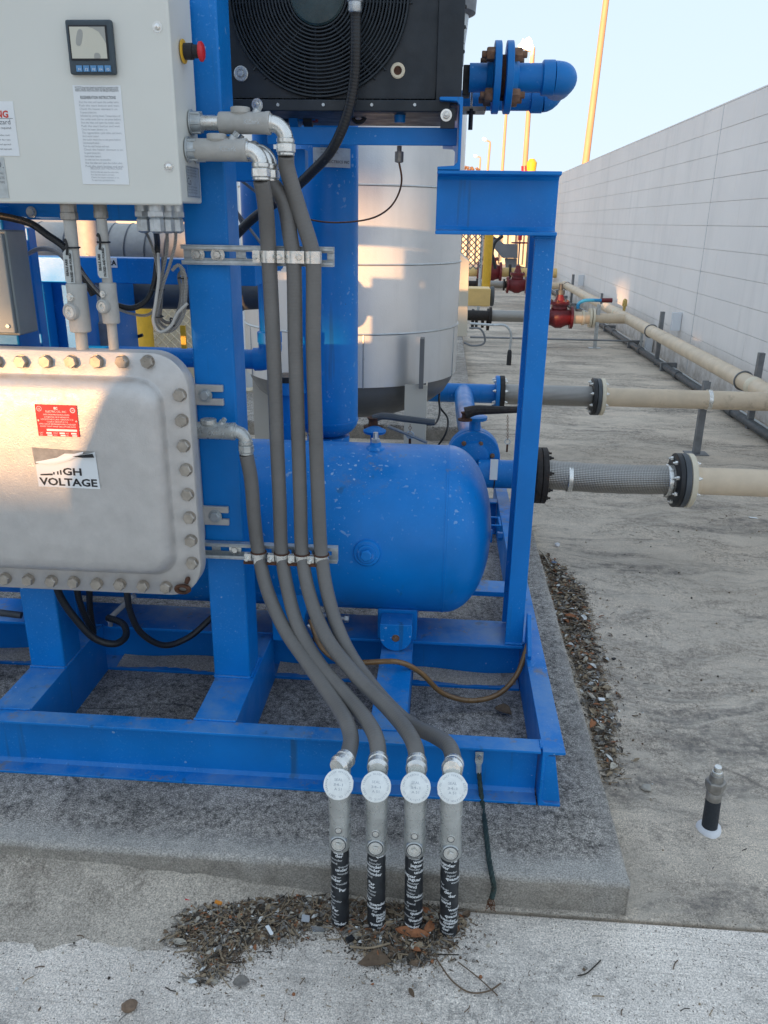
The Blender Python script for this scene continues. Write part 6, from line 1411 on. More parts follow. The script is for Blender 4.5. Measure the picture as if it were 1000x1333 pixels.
# cables below the cast box
for lab, pts, r in (('black conduit looping below the cast box, leftmost', [(70, 745, 1.74), (78, 775, 1.76), (98, 805, 1.78), (125, 832, 1.8), (150, 838, 1.82), (164, 828, 1.86), (160, 812, 1.9), (140, 804, 1.92)], .0095),
                   ('second black conduit hanging below the cast box', [(96, 745, 1.78), (103, 780, 1.80), (112, 805, 1.82), (122, 822, 1.84)], .0085),
                   ('short black conduit standing below the middle of the cast box', [(117, 745, 1.84), (117, 790, 1.86), (122, 825, 1.88)], .0085),
                   ('black ribbed conduit sagging between cast box and blue post', [(165, 745, 1.76), (168, 790, 1.78), (185, 825, 1.82), (215, 840, 1.86), (245, 830, 1.90), (280, 800, 1.94)], .0085)):
    MB().tube(P3(pts), r, 12, 8).build('black_loop', M['ribblack'], None, label=lab, cat='conduit', ang=80)
t = thing('braided_drain', 'braided grey hose end with clamp under the cast box', 'hose', AT(150, 800, y=2.0))
MB().cyl(AT(175, 775, y=2.02), AT(145, 803, y=2.02), .0075, n=12).build('hose', M['fitting'], t); MB().lathe(AT(145, 803, y=2.02), (-.2, 0, -1), [(0, .012), (.014, .012), (.015, .007), (.03, .007)], 12).build('hose_clamp', M['galv'], t)
MB().lathe(AT(94, 831, y=1.99), (0, -1, 0), [(0, .004), (.016, .004), (.017, .007), (.024, .007)], 10).build('stud', M['zinc'], t)
MB().cyl(AT(-5, 797, y=2.01), AT(28, 801, y=2.01), .010, n=12).build('rail_tube', M['darkgrey'], None, label='dark tube lying along the middle beam at the left edge', cat='tube')

# ================================================================ BACKGROUND SEEN THROUGH THE LEFT SIDE
t = thing('insulated_ring_pipe', 'fat grey insulated horizontal pipe seen under the control cabinet', 'pipe', AT(120, 316, y=3.2))
q = AT(120, 314, y=3.2); rr = .055*1.0
MB().cyl((-2.4, 3.2, q.z), (AT(243, 316, y=3.2).x+.08, 3.2, q.z), .068, n=28).build('pipe', M['fitting'], t)
for px in (52, 92, 128, 148, 170, 196, 222): x = AT(px, 314, y=3.2).x; MB().torus((x, 3.2, q.z), (1, 0, -.25), .070, .003, 24, 5).build('wire_band', M['greysteel'], t)
t = thing('grey_standpipe', 'grey vertical pipe with bolted coupling behind the drop conduits', 'pipe', AT(125, 450, y=2.6))
a, b_ = AT(117, 300, y=2.6), AT(131, 452, y=2.6)
MB().cyl(V((a.x, 2.6, 1.5)), V((b_.x, 2.6, b_.z)), .036, n=24).build('pipe', M['fitting'], t)
q = AT(129, 437, y=2.6); MB().lathe((q.x, 2.6, q.z-.07), (0, 0, 1), [(0, .046), (.115, .046), (.12, .04)], 24).build('coupling', M['greysteel'], t, bev=.001); inst('bolt', hexbolt_mesh('bolt', .016, .014, M['galv'], washer=.019), t, (q.x, 2.554, q.z-.02), qdir(FR))
q = AT(125, 348, y=2.56)
for k in range(2): p = AT(112, 330+k*22, y=2.562); q = AT(137, 348+k*22, y=2.562); MB().extr([p, AT(112, 338+k*22, y=2.562), AT(137, 357+k*22, y=2.562), q], (0, .003, 0)).build('dark_stripe', M['greysteel'], t)  # dark grey diagonal bands across the pipe front
t = thing('dark_flanged_pipe', 'dark grey flanged pipe crossing behind the blue post', 'pipe', AT(190, 380, y=2.95))
q = AT(300, 383, y=2.95); z = q.z; xr = AT(331, 383, y=2.95).x
MB().cyl((AT(150, 380, y=2.95).x, 2.95, z), (AT(316, 383, y=2.95).x-.0, 2.95, z), .058, n=28).build('pipe', M['darkgrey'], t)
MB().lathe((AT(300, 383, y=2.95).x, 2.95, z), (1, 0, 0), [(0, .105), (.02, .105), (.021, .065), (.05, .055), (.12, .05)], 32).build('flange', M['darkgrey'], t)
for k in range(8): th = R(45*k+22); inst('bolt', BM['dark'], t, (AT(304, 383, y=2.95).x, 2.95-math.cos(th)*.085, z+math.sin(th)*.085), qdir((1, 0, 0)))
# blue elbow pipes near the vessel
t = thing('blue_elbow_pipe', 'dark blue pipe with elbow behind the leftmost grey hose', 'pipe', AT(345, 460, y=2.45))
q = AT(300, 467, y=2.45); xe = AT(352, 467, y=2.45).x; zz = q.z; r = .030
MB().cyl((-1.6, 2.45, zz), (xe-.03, 2.45, zz), r, n=24).build('pipe', M['blue_pipe'], t)
MB().tube([(xe-.05, 2.45, zz), (xe-.02, 2.45, zz+.004), (xe, 2.45, zz+.03), (xe, 2.45, zz+.055)], r*1.18, 24, 5).build('elbow', M['blue_pipe'], t)
MB().cyl((xe, 2.45, zz+.05), (xe, 2.45, 1.62), r, n=24).build('riser', M['blue_pipe'], t)
for z_, rr in ((zz+.055, r*1.25), (AT(352, 352, y=2.45).z, r*1.4)): MB().lathe((xe, 2.45, z_), (0, 0, 1), [(0, rr), (.03, rr), (.034, r)], 24).build('socket', M['blue_pipe'], t)
MB().lathe((xe, 2.45, AT(352, 350, y=2.45).z), (0, 0, 1), [(0, r*1.5), (.05, r*2.3), (.30, r*2.3)], 24).build('reducer', M['blue_pipe'], t)
t = thing('blue_lower_valve', 'small blue valve stack low behind the middle grey hoses', 'valve', AT(375, 520, y=2.6))
q = AT(376, 545, y=2.6); MB().lathe((q.x, 2.6, T), (0, 0, 1), [(0, .04), (.45, .04), (.452, .05), (.50, .05), (.502, .03), (.60, .03), (.602, .06), (.64, .055)], 20).build('valve', M['blue_pipe'], t)
MB().lathe((q.x, 2.6, AT(376, 500, y=2.6).z), (0, 0, 1), [(0, .05), (.03, .05), (.032, .02)], 12).build('wrapped_joint', M['black'], t)
# white equipment box and kerb behind
Yb = 6.2
t = thing('white_equipment_box', 'white equipment box standing far behind the blue post', 'equipment box', AT(310, 480, y=Yb))
a, b_ = AT(270, 470, y=Yb), AT(345, 205, y=Yb)
MB().box(a.x, AT(340, 300, y=Yb).x, Yb, Yb+.8, .1, b_.z).build('box', M['whitepanel'], t, bev=.01)
for py, h_ in ((258, 12), (432, 14)):
    q = AT(297, py, y=Yb-.001); MB().box(q.x-.03, q.x+.03, Yb-.02, Yb-.0005, q.z-.07, q.z+.07).build('latch', M['tag'], t, bev=.003)
q = AT(334, 490, y=Yb-.1); MB().torus((q.x-.08, Yb-.06, q.z-.02), (0, 1, 0), .10, .022, 32, 8).build('hanging_hook', M['creampale'], t)
t = thing('blue_white_machine', 'low white and dark blue machine casing far behind the horizontal tank', 'machine housing', AT(480, 560, y=5.6))
a, b_ = AT(460, 575, y=5.6), AT(620, 548, y=5.6)
MB().box(a.x, b_.x, 5.6, 6.0, 0, AT(500, 545, y=5.6).z).build('white_casing', M['whitepanel'], t, bev=.01)
MB().box(a.x+.02, AT(556, 560, y=5.58).x, 5.57, 5.598, .02, AT(500, 562, y=5.58).z).build('blue_panel', M['blue_pipe'], t, bev=.004)
MB().box(a.x+.02, AT(556, 545, y=5.58).x, 5.57, 5.598, AT(500, 560, y=5.58).z, AT(500, 549, y=5.58).z).build('dark_slot', M['greysteel'], t, bev=.002)
# sunlit mesh fence with yellow post behind the cables
Yf = 6.8
t = mesh_panel('mesh_fence', 'pale mesh fence panel seen behind the drop conduits and cable loop', ((100, 470), (262, 318)), Yf, .075, .007, 'creampale')
MB().box(AT(90, 400, y=7.2).x, AT(265, 400, y=7.2).x, 7.2, 7.25, 0, 1.15).build('pale_board', M['creambox'], None, label='pale board fence right behind the mesh panel', cat='fence')
q = AT(190, 440, y=6.6); MB().cyl((q.x, 6.6, 0), (q.x, 6.6, 1.2), .065, n=16).build('yellow_post', M['yellow'], None, label='stout yellow post behind the looped cables', cat='post')
q = AT(240, 440, y=2.2); MB().box(q.x-.007, q.x+.007, 2.19, 2.2, q.z-.028, q.z+.035).build('yellow_tag', M['yellow'], None, label='narrow yellow tag just left of the blue post', cat='tag')
q = AT(147, 342, y=2.249); t = thing('rail_label', 'small white label on the rear blue rail', 'label', q); MB().box(q.x-.012, q.x+.012, 2.247, 2.2495, q.z-.013, q.z+.013).build('label', M['white'], t); b = MB(); text_on(b, '2A', .018, q+V((0, -.003, -.006)), (1, 0, 0), (0, 0, 1), align='c', bold=.0006); b.build('label_lettering', M['ink'], t)
P = [AT(176, 398, y=2.9), AT(170, 418, y=2.9), AT(160, 440, y=2.9), AT(172, 440, y=2.9), AT(186, 436, y=2.9)]
MB().tube(P, .006, 8, 4).build('knotted_cord', M['black'], None, label='black and white knotted cord hanging under the dark pipe', cat='cord')
t = thing('thin_rods', 'two thin diagonal steel rods behind the blue post and hoses', 'rod', AT(300, 230, y=2.3))
for a, b_ in (((292, 218), (340, 255)), ((310, 278), (350, 330)), ((292, 232), (318, 300))): MB().cyl(AT(*a, y=2.32), AT(*b_, y=2.32), .004, n=8).build('rod', M['greysteel'], t)

# ================================================================ CAPPED STUB in the yard
b0 = AT(923, 1080, z=0); b1 = AT(935, 998, y=b0.y-.002); ax = (b1-b0).normalized(); L = (b1-b0).length
t = thing('capped_stub', 'short black-wrapped pipe stub with brass-nickel cap standing in white sealant', 'pipe stub', b0)
rs = random.Random(3); n = 30; b = MB(); vs = [b0-V((0, 0, .01))]
for rr, z in ((.029, .0), (.027, .009), (.020, .012)):
    for k in range(n): th = 2*math.pi*k/n; q = rr*(1+.07*math.sin(3*th)+rs.uniform(-.03, .03)); vs.append(b0+V((q*math.cos(th), q*math.sin(th), z)))
b.add(vs, [(1+j*n+k, 1+j*n+(k+1) % n, 1+(j+1)*n+(k+1) % n, 1+(j+1)*n+k) for j in range(2) for k in range(n)]+[tuple(1+2*n+k for k in range(n))]); b.build('sealant_collar', M['foam'], t, ang=60)
MB().cyl(b0, b0+ax*L*.52, .0185, .0178, n=26).build('wrapped_pipe', plain('black_wrap', (.018, .024, .032), .55, 0, .15, 120, .5), t)
MB().lathe(b0+ax*L*.50, ax, [(0, .0182), (L*.10, .0182), (L*.12, .0160), (L*.15, .0200), (L*.20, .0200)], 24).build('coupling', M['putty'], t, bev=.0005)
MB().lathe(b0+ax*L*.68, ax, [(0, .0235), (L*.10, .0245), (L*.115, .0215)], 6).lathe(b0+ax*L*.79, ax, [(0, .0165), (L*.09, .015), (L*.10, .0135)], 20).build('hex_cap', M['putty'], t, bev=.001)
MB().lathe(b0+ax*L*.88, ax, [(0, .0115), (L*.05, .0115), (L*.052, .0095), (L*.12, .009), (L*.125, .0075)], 18).build('top_bolt', M['zinc'], t, bev=.0005)

# ================================================================ LITTER
def inpoly(x, y, P):
    c = False; j = len(P)-1
    for i in range(len(P)):
        if (P[i][1] > y) != (P[j][1] > y) and x < (P[j][0]-P[i][0])*(y-P[i][1])/(P[j][1]-P[i][1])+P[i][0]: c = not c
        j = i
    return c
def leafmesh(b, c, ln, wd, rot, tilt, curl, mi, rnd):
    n = 4; vs = []; q = Matrix.Rotation(rot, 3, 'Z') @ Matrix.Rotation(tilt, 3, 'X') @ Matrix.Rotation(rnd.uniform(-.4, .4), 3, 'Y')
    for i in range(n+1):
        u = i/n; w_ = wd*(math.sin(math.pi*(u*.92+.04))**.7)*(1+rnd.uniform(-.15, .15)); z = curl*ln*math.sin(math.pi*u)
        for s in (-1, 0, 1): vs.append(c+q @ V(((u-.5)*ln, s*w_/2, z+(abs(s)*wd*.22))))
    b.add(vs, [(i*3+j, i*3+3+j, i*3+4+j, i*3+1+j) for i in range(n) for j in (0, 1)], mi=mi)
def litter(name, label, polypx, n, seed, zmax, sizes=(.008, .03), hump=None, wts=(22, 26, 18, 18, 6, 6, 4), loose=.0):
    rnd = random.Random(seed); P = [AT(a, b_, z=0) for a, b_ in polypx]; P = [(p.x, p.y) for p in P]
    x0, x1 = min(p[0] for p in P), max(p[0] for p in P); y0, y1 = min(p[1] for p in P), max(p[1] for p in P); b = MB(); k = 0
    def edge(x, y):
        m_ = 9
        for i in range(len(P)):
            (ax_, ay), (bx, by) = P[i-1], P[i]; L2 = (bx-ax_)**2+(by-ay)**2; tt = max(0, min(1, ((x-ax_)*(bx-ax_)+(y-ay)*(by-ay))/L2)); m_ = min(m_, math.hypot(x-ax_-tt*(bx-ax_), y-ay-tt*(by-ay)))
        return m_
    while k < n:
        x, y = rnd.uniform(x0, x1), rnd.uniform(y0, y1)
        ins = inpoly(x, y, P); e = edge(x, y)
        if not ins and not (e < .035 and rnd.random() < .18*(1-e/.035)): continue
        if ins and rnd.random() > min(1, .25+e/.03): continue
        if x < .445 and y > 1.335: continue
        h = zmax*min(1, e/.05)*rnd.random() if ins else 0
        mi = rnd.choices(range(7), wts)[0]; typ = rnd.random()
        if typ < .50: ln = rnd.uniform(*sizes)*rnd.choice((.5, .7, 1)); leafmesh(b, V((x, y, .003+h)), ln, ln*rnd.uniform(.25, .6), rnd.uniform(0, 6.28), rnd.uniform(-.6, .6), rnd.uniform(-.1, .25), mi, rnd)
        elif typ < .78:
            ln = rnd.uniform(.012, .055)*(.45 if n < 400 else 1); a = rnd.uniform(0, 6.28); d = V((math.cos(a), math.sin(a), rnd.uniform(-.15, .25)))*ln/2; c = V((x, y, .003+h)); b.tube([c-d, c+V((rnd.uniform(-.003, .003), rnd.uniform(-.003, .003), .001)), c+d], rnd.uniform(.0006, .0014), 4, 2, mi=rnd.choice((0, 1, 2, 2, 3)))
        else:
            r = rnd.uniform(.0012, .0045); b.lathe(V((x, y, h)), (rnd.uniform(-.6, .6), rnd.uniform(-.6, .6), 1), [(0, r*.5), (r*.5, r), (r*1.2, r*.8), (r*1.6, r*.2)], 5, mi=mi)
        k += 1
    return b.build(name, M['leafs'], None, loc=(P[0][0], P[0][1], 0), kind='stuff', label=label, ang=50)
litter('leaf_litter', 'strip of dry leaves, twigs and rubbish along the right side of the pad', [(703, 722), (722, 730), (762, 770), (768, 800), (775, 838), (786, 880), (795, 905), (800, 950), (800, 985), (806, 1012), (790, 1022), (776, 975), (756, 900), (735, 840), (716, 775)], 3400, 1, .011, (.010, .034), wts=(12, 22, 24, 20, 10, 11, 7))
litter('leaf_litter', 'heap of dry bits and litter on the apron left of the risers', [(208, 1168), (240, 1160), (330, 1158), (430, 1172), (436, 1195), (402, 1212), (352, 1228), (318, 1240), (296, 1262), (276, 1284), (262, 1272), (266, 1246), (224, 1226), (216, 1200)], 3200, 2, .009, (.006, .020), wts=(10, 20, 26, 20, 8, 12, 9))
litter('leaf_litter', 'small heap of bark and leaf scraps around the feet of the risers', [(430, 1178), (520, 1180), (600, 1190), (610, 1205), (580, 1228), (560, 1250), (520, 1256), (490, 1252), (470, 1232), (440, 1205)], 1700, 3, .008, (.008, .026), wts=(14, 26, 24, 16, 10, 8, 5))
litter('scattered_bits', 'thin scatter of tiny twigs and crumbs along the pad front at the left', [(0, 1150), (210, 1158), (215, 1190), (110, 1196), (0, 1180)], 240, 4, .002, (.006, .022))
litter('scattered_bits', 'scatter of tiny dark crumbs over the pale apron', [(0, 1215), (640, 1230), (1000, 1240), (1000, 1330), (0, 1330)], 90, 5, .0, (.004, .010))
litter('scattered_bits', 'a few loose leaves and twigs strayed off the front heap', [(180, 1180), (640, 1190), (660, 1260), (430, 1300), (220, 1300)], 60, 15, .0, (.008, .020))
litter('scattered_bits', 'a few leaves and chips strayed off the leaf strip', [(720, 715), (800, 760), (850, 900), (850, 1050), (800, 1040), (770, 850)], 70, 16, .0, (.008, .022))
litter('scattered_bits', 'scatter of tiny dark crumbs over the yard beside the leaf strip', [(720, 700), (1000, 660), (1000, 1150), (840, 1130)], 170, 6, .0, (.004, .012))
litter('scattered_bits', 'sparse crumbs and grit on the pad inside the blue frame', [(120, 870), (660, 890), (690, 950), (60, 925)], 0, 7, .0, (.004, .012)) if False else None
def one_leaf(name, label, px, py, z, ln, wd, rot, mi, curl=.12, tilt=.1, cat='leaf', seed=1, th=True):
    b = MB(); c = AT(px, py, z=z); rnd = random.Random(seed); n = 8; vs = []
    q = Matrix.Rotation(rot, 3, 'Z') @ Matrix.Rotation(tilt, 3, 'X')
    for s2 in (0, -.0008):
        for i in range(n+1):
            u = i/n; w_ = wd*(math.sin(math.pi*(u*.94+.03))**.75)*(1+rnd.uniform(-.12, .12)); zz = curl*ln*math.sin(math.pi*u)
            for s in (-1, -.5, 0, .5, 1): vs.append(c+q @ V(((u-.5)*ln, s*w_/2, zz+s*s*wd*.22+s2)))
    m_ = 5; o = (n+1)*m_; fs = []
    for i in range(n):
        for j in range(4): k = i*m_+j; fs.append((k, k+m_, k+m_+1, k+1)); fs.append((o+k, o+k+1, o+k+m_+1, o+k+m_))
        fs.append((i*m_, o+i*m_, o+(i+1)*m_, (i+1)*m_)); fs.append((i*m_+4, (i+1)*m_+4, o+(i+1)*m_+4, o+i*m_+4))
    b.add(vs, fs); return b.build(name, M['leafs'][mi], None, label=label, cat=cat, ang=60)
one_leaf('curled_leaf', 'curled russet leaf at the foot of the third riser', 537, 1214, .010, .072, .020, -.12, 4, .05, .5, seed=3)
one_leaf('curled_leaf', 'orange-brown leaf tip standing right of the third riser', 557, 1207, .012, .030, .020, .9, 4, .2, .7, seed=4)
one_leaf('pale_leaf', 'pale tan oval leaf at the left edge of the front heap', 234, 1227, .004, .030, .014, -.1, 5, .05, .1, seed=6)
one_leaf('pale_chip', 'small pale brown chip next to the oval leaf', 252, 1226, .004, .015, .012, .6, 5, .1, .1, 'chip', seed=7)
one_leaf('fallen_leaf', 'grey crumpled leaf below the front heap', 314, 1279, .004, .030, .022, .3, 3, .1, .2, seed=8)
one_leaf('fallen_leaf', 'russet dead leaf lying in the right cell of the blue frame', 655, 927, PADH+.008, .050, .034, -.5, 1, .2, .2, seed=9)
one_leaf('fallen_leaf', 'yellow leaf at the outer edge of the leaf strip', 790, 896, .015, .028, .017, .1, 2, .1, .1, seed=10)
one_leaf('fallen_leaf', 'pale tan leaf just below the yellow one', 792, 907, .015, .026, .018, .9, 5, .1, .2, seed=11)
one_leaf('fallen_leaf', 'rust-red leaf in the lower half of the leaf strip', 770, 943, .02, .040, .02, 1.2, 4, .2, .4, seed=12)
one_leaf('fallen_leaf', 'orange leaf in the upper part of the leaf strip', 743, 803, .022, .040, .022, -.3, 4, .1, .1, seed=13)
def grains(label, px, n, seed, mts, spread=.045, sz=(.0006, .0020)):
    rnd = random.Random(seed); P = [AT(a, b_, z=0) for a, b_ in px]; Q = [(p.x, p.y) for p in P]; x0, x1 = min(q[0] for q in Q), max(q[0] for q in Q); y0, y1 = min(q[1] for q in Q), max(q[1] for q in Q); b = MB(); k = 0
    while k < n:
        x, y = rnd.uniform(x0, x1), rnd.uniform(y0, y1)
        if not inpoly(x, y, Q): continue
        x += rnd.gauss(0, spread); y += rnd.gauss(0, spread)
        if x < .442 and y > 1.331: continue
        r = rnd.uniform(*sz); a = rnd.uniform(0, 6.28); e = rnd.uniform(1, 2.6); ca, sa = math.cos(a), math.sin(a)
        b.add([(x+ca*r*e, y+sa*r*e, .0003), (x-sa*r, y+ca*r, .0003), (x-ca*r*e, y-sa*r*e, .0003), (x+sa*r, y-ca*r, .0003), (x, y, r*1.1)], [(0, 1, 4), (1, 2, 4), (2, 3, 4), (3, 0, 4)], mi=rnd.randrange(len(mts))); k += 1
    return b.build('loose_grit', mts, None, kind='stuff', label=label, smoothed=False, loc=(Q[0][0], Q[0][1], 0))
grains('sandy grains feathering out the edge of the drifted dirt', [(0, 1180), (120, 1186), (215, 1180), (330, 1160), (330, 1178), (215, 1212), (120, 1214), (0, 1214)], 9000, 35, [M['dirt'], M['dirt'], M['leafs'][3]], .012, (.0005, .0016))
GM = [M['leafs'][0], M['leafs'][1], M['darkdirt'], M['leafs'][3], M['leafs'][2]]
grains('fine brown grit thinning out round the front litter heap', [(208, 1165), (330, 1158), (440, 1168), (436, 1195), (402, 1212), (352, 1228), (318, 1240), (296, 1262), (276, 1284), (262, 1272), (266, 1246), (224, 1226), (210, 1200)], 6500, 31, GM, .022)
grains('fine brown grit thinning out round the feet of the risers', [(430, 1178), (520, 1180), (600, 1190), (610, 1205), (580, 1228), (560, 1250), (520, 1256), (490, 1252), (470, 1232), (440, 1205)], 4500, 32, GM, .022)
grains('fine brown grit thinning out along the leaf strip', [(703, 722), (722, 730), (762, 770), (768, 800), (775, 838), (786, 880), (795, 905), (800, 950), (800, 985), (806, 1012), (790, 1022), (776, 975), (756, 900), (735, 840), (716, 775)], 7000, 33, GM, .024)
grains('dark grit specks sprinkled along the pad front and apron', [(0, 1140), (820, 1190), (1000, 1200), (1000, 1330), (0, 1330)], 2600, 34, GM, .01, (.0004, .0013))
def litter_sand(name, label, px, mt_, z=.0015):
    P = [AT(a, b_, z=0) for a, b_ in px]; P = smooth([*P, P[0]], 8)[:-1]; rnd = random.Random(len(px)); c = sum(P, V())/len(P); n = len(P); vs = []; 
    for k, p in enumerate(P):
        q = c+(p-c)*(.80+rnd.uniform(-.10, .10)); vs.append((q.x, q.y, .0004))
    for f, zz in ((.92, z), (.6, z*2)): vs += [tuple(c+(V(v)-c)*f)[:2]+(zz,) for v in vs[:n]]
    vs.append((c.x, c.y, z*2.2))
    fs = [(j*n+k, j*n+(k+1) % n, (j+1)*n+(k+1) % n, (j+1)*n+k) for j in (0, 1) for k in range(n)]+[(2*n+k, 2*n+(k+1) % n, 3*n) for k in range(n)]
    return MB().add(vs, fs).build(name, mt_, None, kind='stuff', label=label, ang=80)
litter_sand('sandy_film', 'thin film of brown sand under the front litter heap', [(205, 1165), (330, 1155), (440, 1165), (442, 1198), (405, 1216), (352, 1230), (318, 1244), (296, 1266), (276, 1290), (256, 1276), (258, 1248), (214, 1228), (206, 1200)], M['darkdirt'])
litter_sand('sandy_film', 'thin film of brown sand round the feet of the risers', [(428, 1175), (520, 1174), (606, 1186), (612, 1204), (584, 1228), (560, 1248), (515, 1254), (475, 1238), (436, 1208)], M['darkdirt'])
litter_sand('sandy_film', 'thin film of brown sand under the leaf strip beside the pad', [(702, 716), (724, 730), (764, 770), (772, 838), (792, 905), (802, 950), (808, 1016), (790, 1030), (776, 980), (756, 905), (735, 840), (716, 775)], M['darkdirt'])
# brown stone on the apron, pale pebble in the yard
c = AT(490, 1248, z=.008); bk = [(-.036, -.012), (-.02, -.016), (.012, -.015), (.030, -.008), (.018, .006), (.004, .020), (-.006, .022), (-.022, .006)]
MB().extr([c+V((a, b_, .004*math.sin(a*60))) for a, b_ in bk], (0, 0, .002)).build('bark_piece', M['leafs'][1], None, label='dark triangular bark scrap in front of the second riser', cat='bark')
def stone(name, label, px, py, r, mt_, sc, rot, seed):
    bm = bmesh.new(); bmesh.ops.create_icosphere(bm, subdivisions=3, radius=1); rnd = random.Random(seed); ph = [rnd.uniform(0, 6) for _ in range(6)]
    for v in bm.verts:
        f = 1+.14*math.sin(v.co.x*2.7+ph[0])+.12*math.sin(v.co.y*3.3+ph[1])+.08*math.sin(v.co.z*5+ph[2]+v.co.x*4); v.co = v.co*f*r; v.co = Matrix.Rotation(rot, 3, 'Z') @ V((v.co.x*sc[0], v.co.y*sc[1], v.co.z*sc[2]))
    z0 = min(v.co.z for v in bm.verts); c = AT(px, py, z=0)
    me = bpy.data.meshes.new(name); [setattr(v.co, 'z', v.co.z-z0*.85) for v in bm.verts]; bm.to_mesh(me); bm.free(); me.materials.append(mt_); me.polygons.foreach_set('use_smooth', [True]*len(me.polygons))
    o = bpy.data.objects.new(name, me); COL.objects.link(o); o.location = c; o['label'] = label; o['category'] = 'stone'
stone('brown_stone', 'brown wedge-shaped stone alone on the pale apron near the bottom edge', 168, 1313, .013, plain('brown_stone', (.22, .15, .10), .8, 0, .25, 120, .6), (1.25, .75, .55), .2, 1)
stone('pale_pebble', 'pale beige pebble in the yard below the end of the leaf strip', 841, 1028, .012, plain('pale_stone', (.40, .37, .32), .8, 0, .1, 120, .4), (1.1, 1, .6), .2, 2)
stone('white_pebble', 'white pebble just outside the top of the leaf strip', 725, 711, .012, M['foam'], (1.1, 1, .7), .2, 3)
def chip(name, label, px, py, z, sx, sy_, mt_, rot, cat='scrap', th=.0015, tilt=.15):
    c = AT(px, py, z=z); q = Matrix.Rotation(rot, 3, 'Z') @ Matrix.Rotation(tilt, 3, 'Y'); rs = random.Random(int(px)); pts = [V((a*sx*rs.uniform(.85, 1.1), b_*sy_*rs.uniform(.85, 1.1), 0)) for a, b_ in ((-.5, -.5), (.5, -.5), (.52, .1), (.5, .5), (-.5, .5))]
    MB().extr([c+q @ p for p in pts], q @ V((0, 0, th))).build(name, mt_, None, label=label, cat=cat)
chip('paper_scrap', 'pale grey square scrap at the right of the front heap', 398, 1196, .012, .016, .017, plain('pale_scrap', (.42, .44, .46), .5, 0, .05, 40), .05)
chip('red_scrap', 'small bright red plastic scrap in the front heap', 245, 1172, .010, .014, .010, M['redbutton'], .2, th=.006)
chip('orange_scrap', 'orange and white wrapper bit in the front heap', 284, 1176, .012, .016, .008, plain('orange_plastic', (.75, .28, .04), .4), -.1, th=.004)
chip('white_scrap', 'long white paper scrap in the middle of the front heap', 351, 1211, .012, .022, .008, M['white'], -.9)
chip('white_scrap', 'white folded scrap beside the yellow leaf in the strip', 783, 911, .016, .020, .012, M['white'], .2, th=.004)
chip('foil_scrap', 'shiny crumpled foil piece in the leaf strip', 770, 906, .02, .018, .028, M['zinc'], .3, th=.003, tilt=.4)
chip('blue_scrap', 'small blue plastic scrap at the top of the leaf strip', 721, 732, .015, .022, .012, plain('blue_plastic', (.03, .12, .30), .4), .4)
chip('foil_scrap', 'grey crumpled wrapper near the top of the leaf strip', 735, 752, .018, .026, .020, M['zinc'], .8, th=.004, tilt=.3)
chip('white_scrap', 'white torn scrap far out on the yard near the right edge', 981, 674, .002, .045, .018, M['white'], .3)
chip('black_scrap', 'small black scrap alone beside the leaf strip', 799, 858, .003, .014, .009, M['black'], .6, th=.004)
chip('silver_scrap', 'crumpled silver foil left of the first riser', 413, 1212, .012, .026, .016, M['zinc'], .4, th=.005, tilt=.4)
chip('dark_chip', 'black chip between the first two risers', 455, 1224, .006, .016, .011, M['black'], .7, th=.006)
MB().tube([AT(568, 1248, z=.004), AT(590, 1278, z=.006), AT(612, 1292, z=.005), AT(636, 1290, z=.007), AT(652, 1280, z=.003)], .0016, 6, 5).build('dry_twig', M['leafs'][1], None, label='long curved dry root lying below the rightmost riser', cat='twig')
MB().tube([AT(596, 1252, z=.004), AT(622, 1272, z=.007), AT(648, 1296, z=.003)], .0012, 6, 3).build('dry_twig', M['leafs'][1], None, label='straight thin twig crossing the curved dry root', cat='twig')
MB().tube([AT(752, 1270, z=.003), AT(762, 1268, z=.004), AT(772, 1260, z=.003), AT(782, 1250, z=.003)], .0014, 6, 3).build('dry_twig', M['leafs'][0], None, label='short dark bent twig alone on the right of the apron', cat='twig')
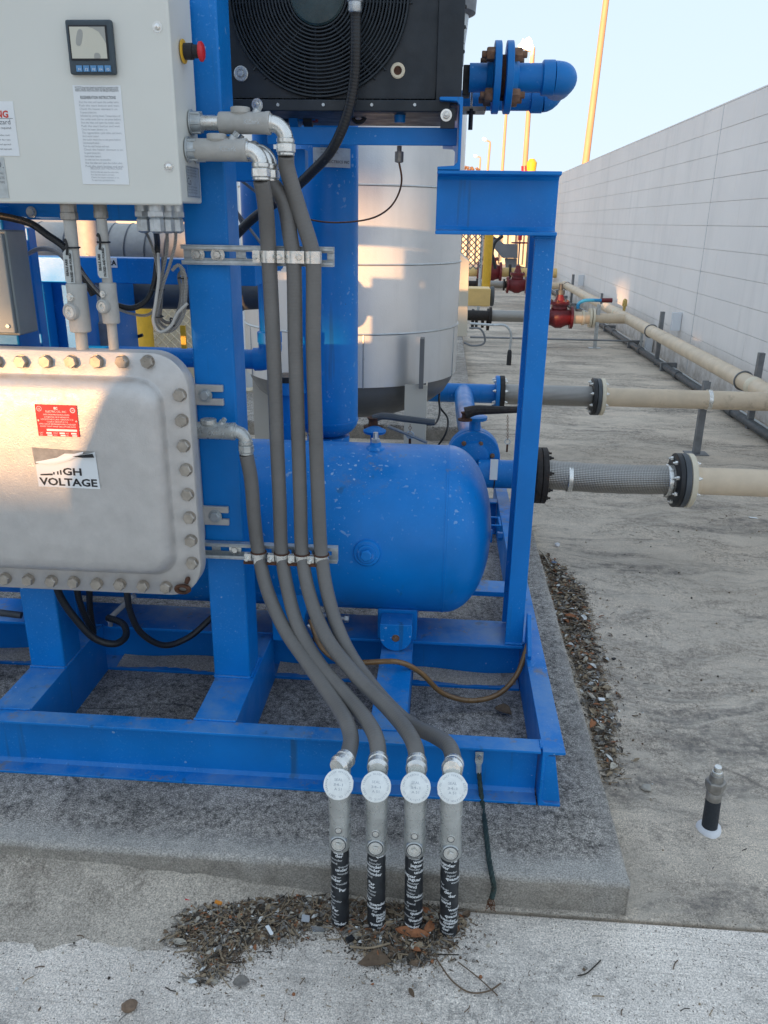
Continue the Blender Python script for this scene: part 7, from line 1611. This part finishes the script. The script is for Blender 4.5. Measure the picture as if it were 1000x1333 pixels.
MB().tube([AT(456, 1232, z=.01), AT(480, 1234, z=.012), AT(508, 1228, z=.012)], .0022, 6, 4).build('dry_twig', M['leafs'][2], None, label='pale tan stick in front of the first two risers', cat='twig')
MB().tube([AT(702, 716, z=.01), AT(708, 722, z=.012), AT(715, 734, z=.012)], .0026, 6, 4).build('dry_twig', M['leafs'][5], None, label='pale stick at the very top of the leaf strip', cat='twig')

# ================================================================ ADDED BLOCKERS BEHIND THE CAMERA (they shade the yard and shape the sun patches)
def behind():
    t = thing('yard_sun_blocker', 'unseen blocker added far behind the camera to shade the yard, with gaps for sun patches', 'building', (-19, -31, 0))
    Y = -30.0; H_ = 9.4
    def bx(x0, x1, z0, z1): MB().box(x0, x1, Y-.6, Y, z0, z1).build('wall', M['blockergrey'], t)  # added unseen screen, its openings shaped to drop sun patches on the skid
    bx(-27, -19.3, 0, H_); bx(-16.55, -11, 0, H_)
    bx(-19.299, -18.6, 0, 5.52); bx(-19.299, -18.6, 5.88, H_)
    bx(-18.599, -18.10, 0, H_)
    bx(-18.099, -17.25, 0, 4.98); bx(-18.099, -17.25, 5.80, H_)
    bx(-17.249, -17.20, 0, 4.98); bx(-17.249, -17.20, 5.15, H_)
    bx(-17.199, -17.0, 0, 4.98); bx(-17.199, -17.0, 5.15, 5.42); bx(-17.199, -17.0, 5.70, H_)
    bx(-16.999, -16.551, 0, 4.98); bx(-16.999, -16.551, 5.15, H_)
    t = thing('patch_edge_blocker', 'unseen grey blocker on legs, added behind the camera to edge the sun patch', 'equipment box', (-1.7, -1.3, 0))
    MB().extr([(-2.24, -1.5, .6), (-1.3, -1.5, .6), (-1.3, -1.5, 2.1), (-2.08, -1.5, 2.1), (-2.09, -1.5, 1.5), (-2.24, -1.5, 1.2)], (0, .3, 0)).build('box', M['greypaint'], t, bev=.01)  # added unseen shape, its slanted side cuts the sun patch on the cast box
    for x in (-2.0, -1.38): MB().box(x-.03, x+.03, -1.38, -1.32, 0, .6).build('leg', M['greysteel'], t)
behind()
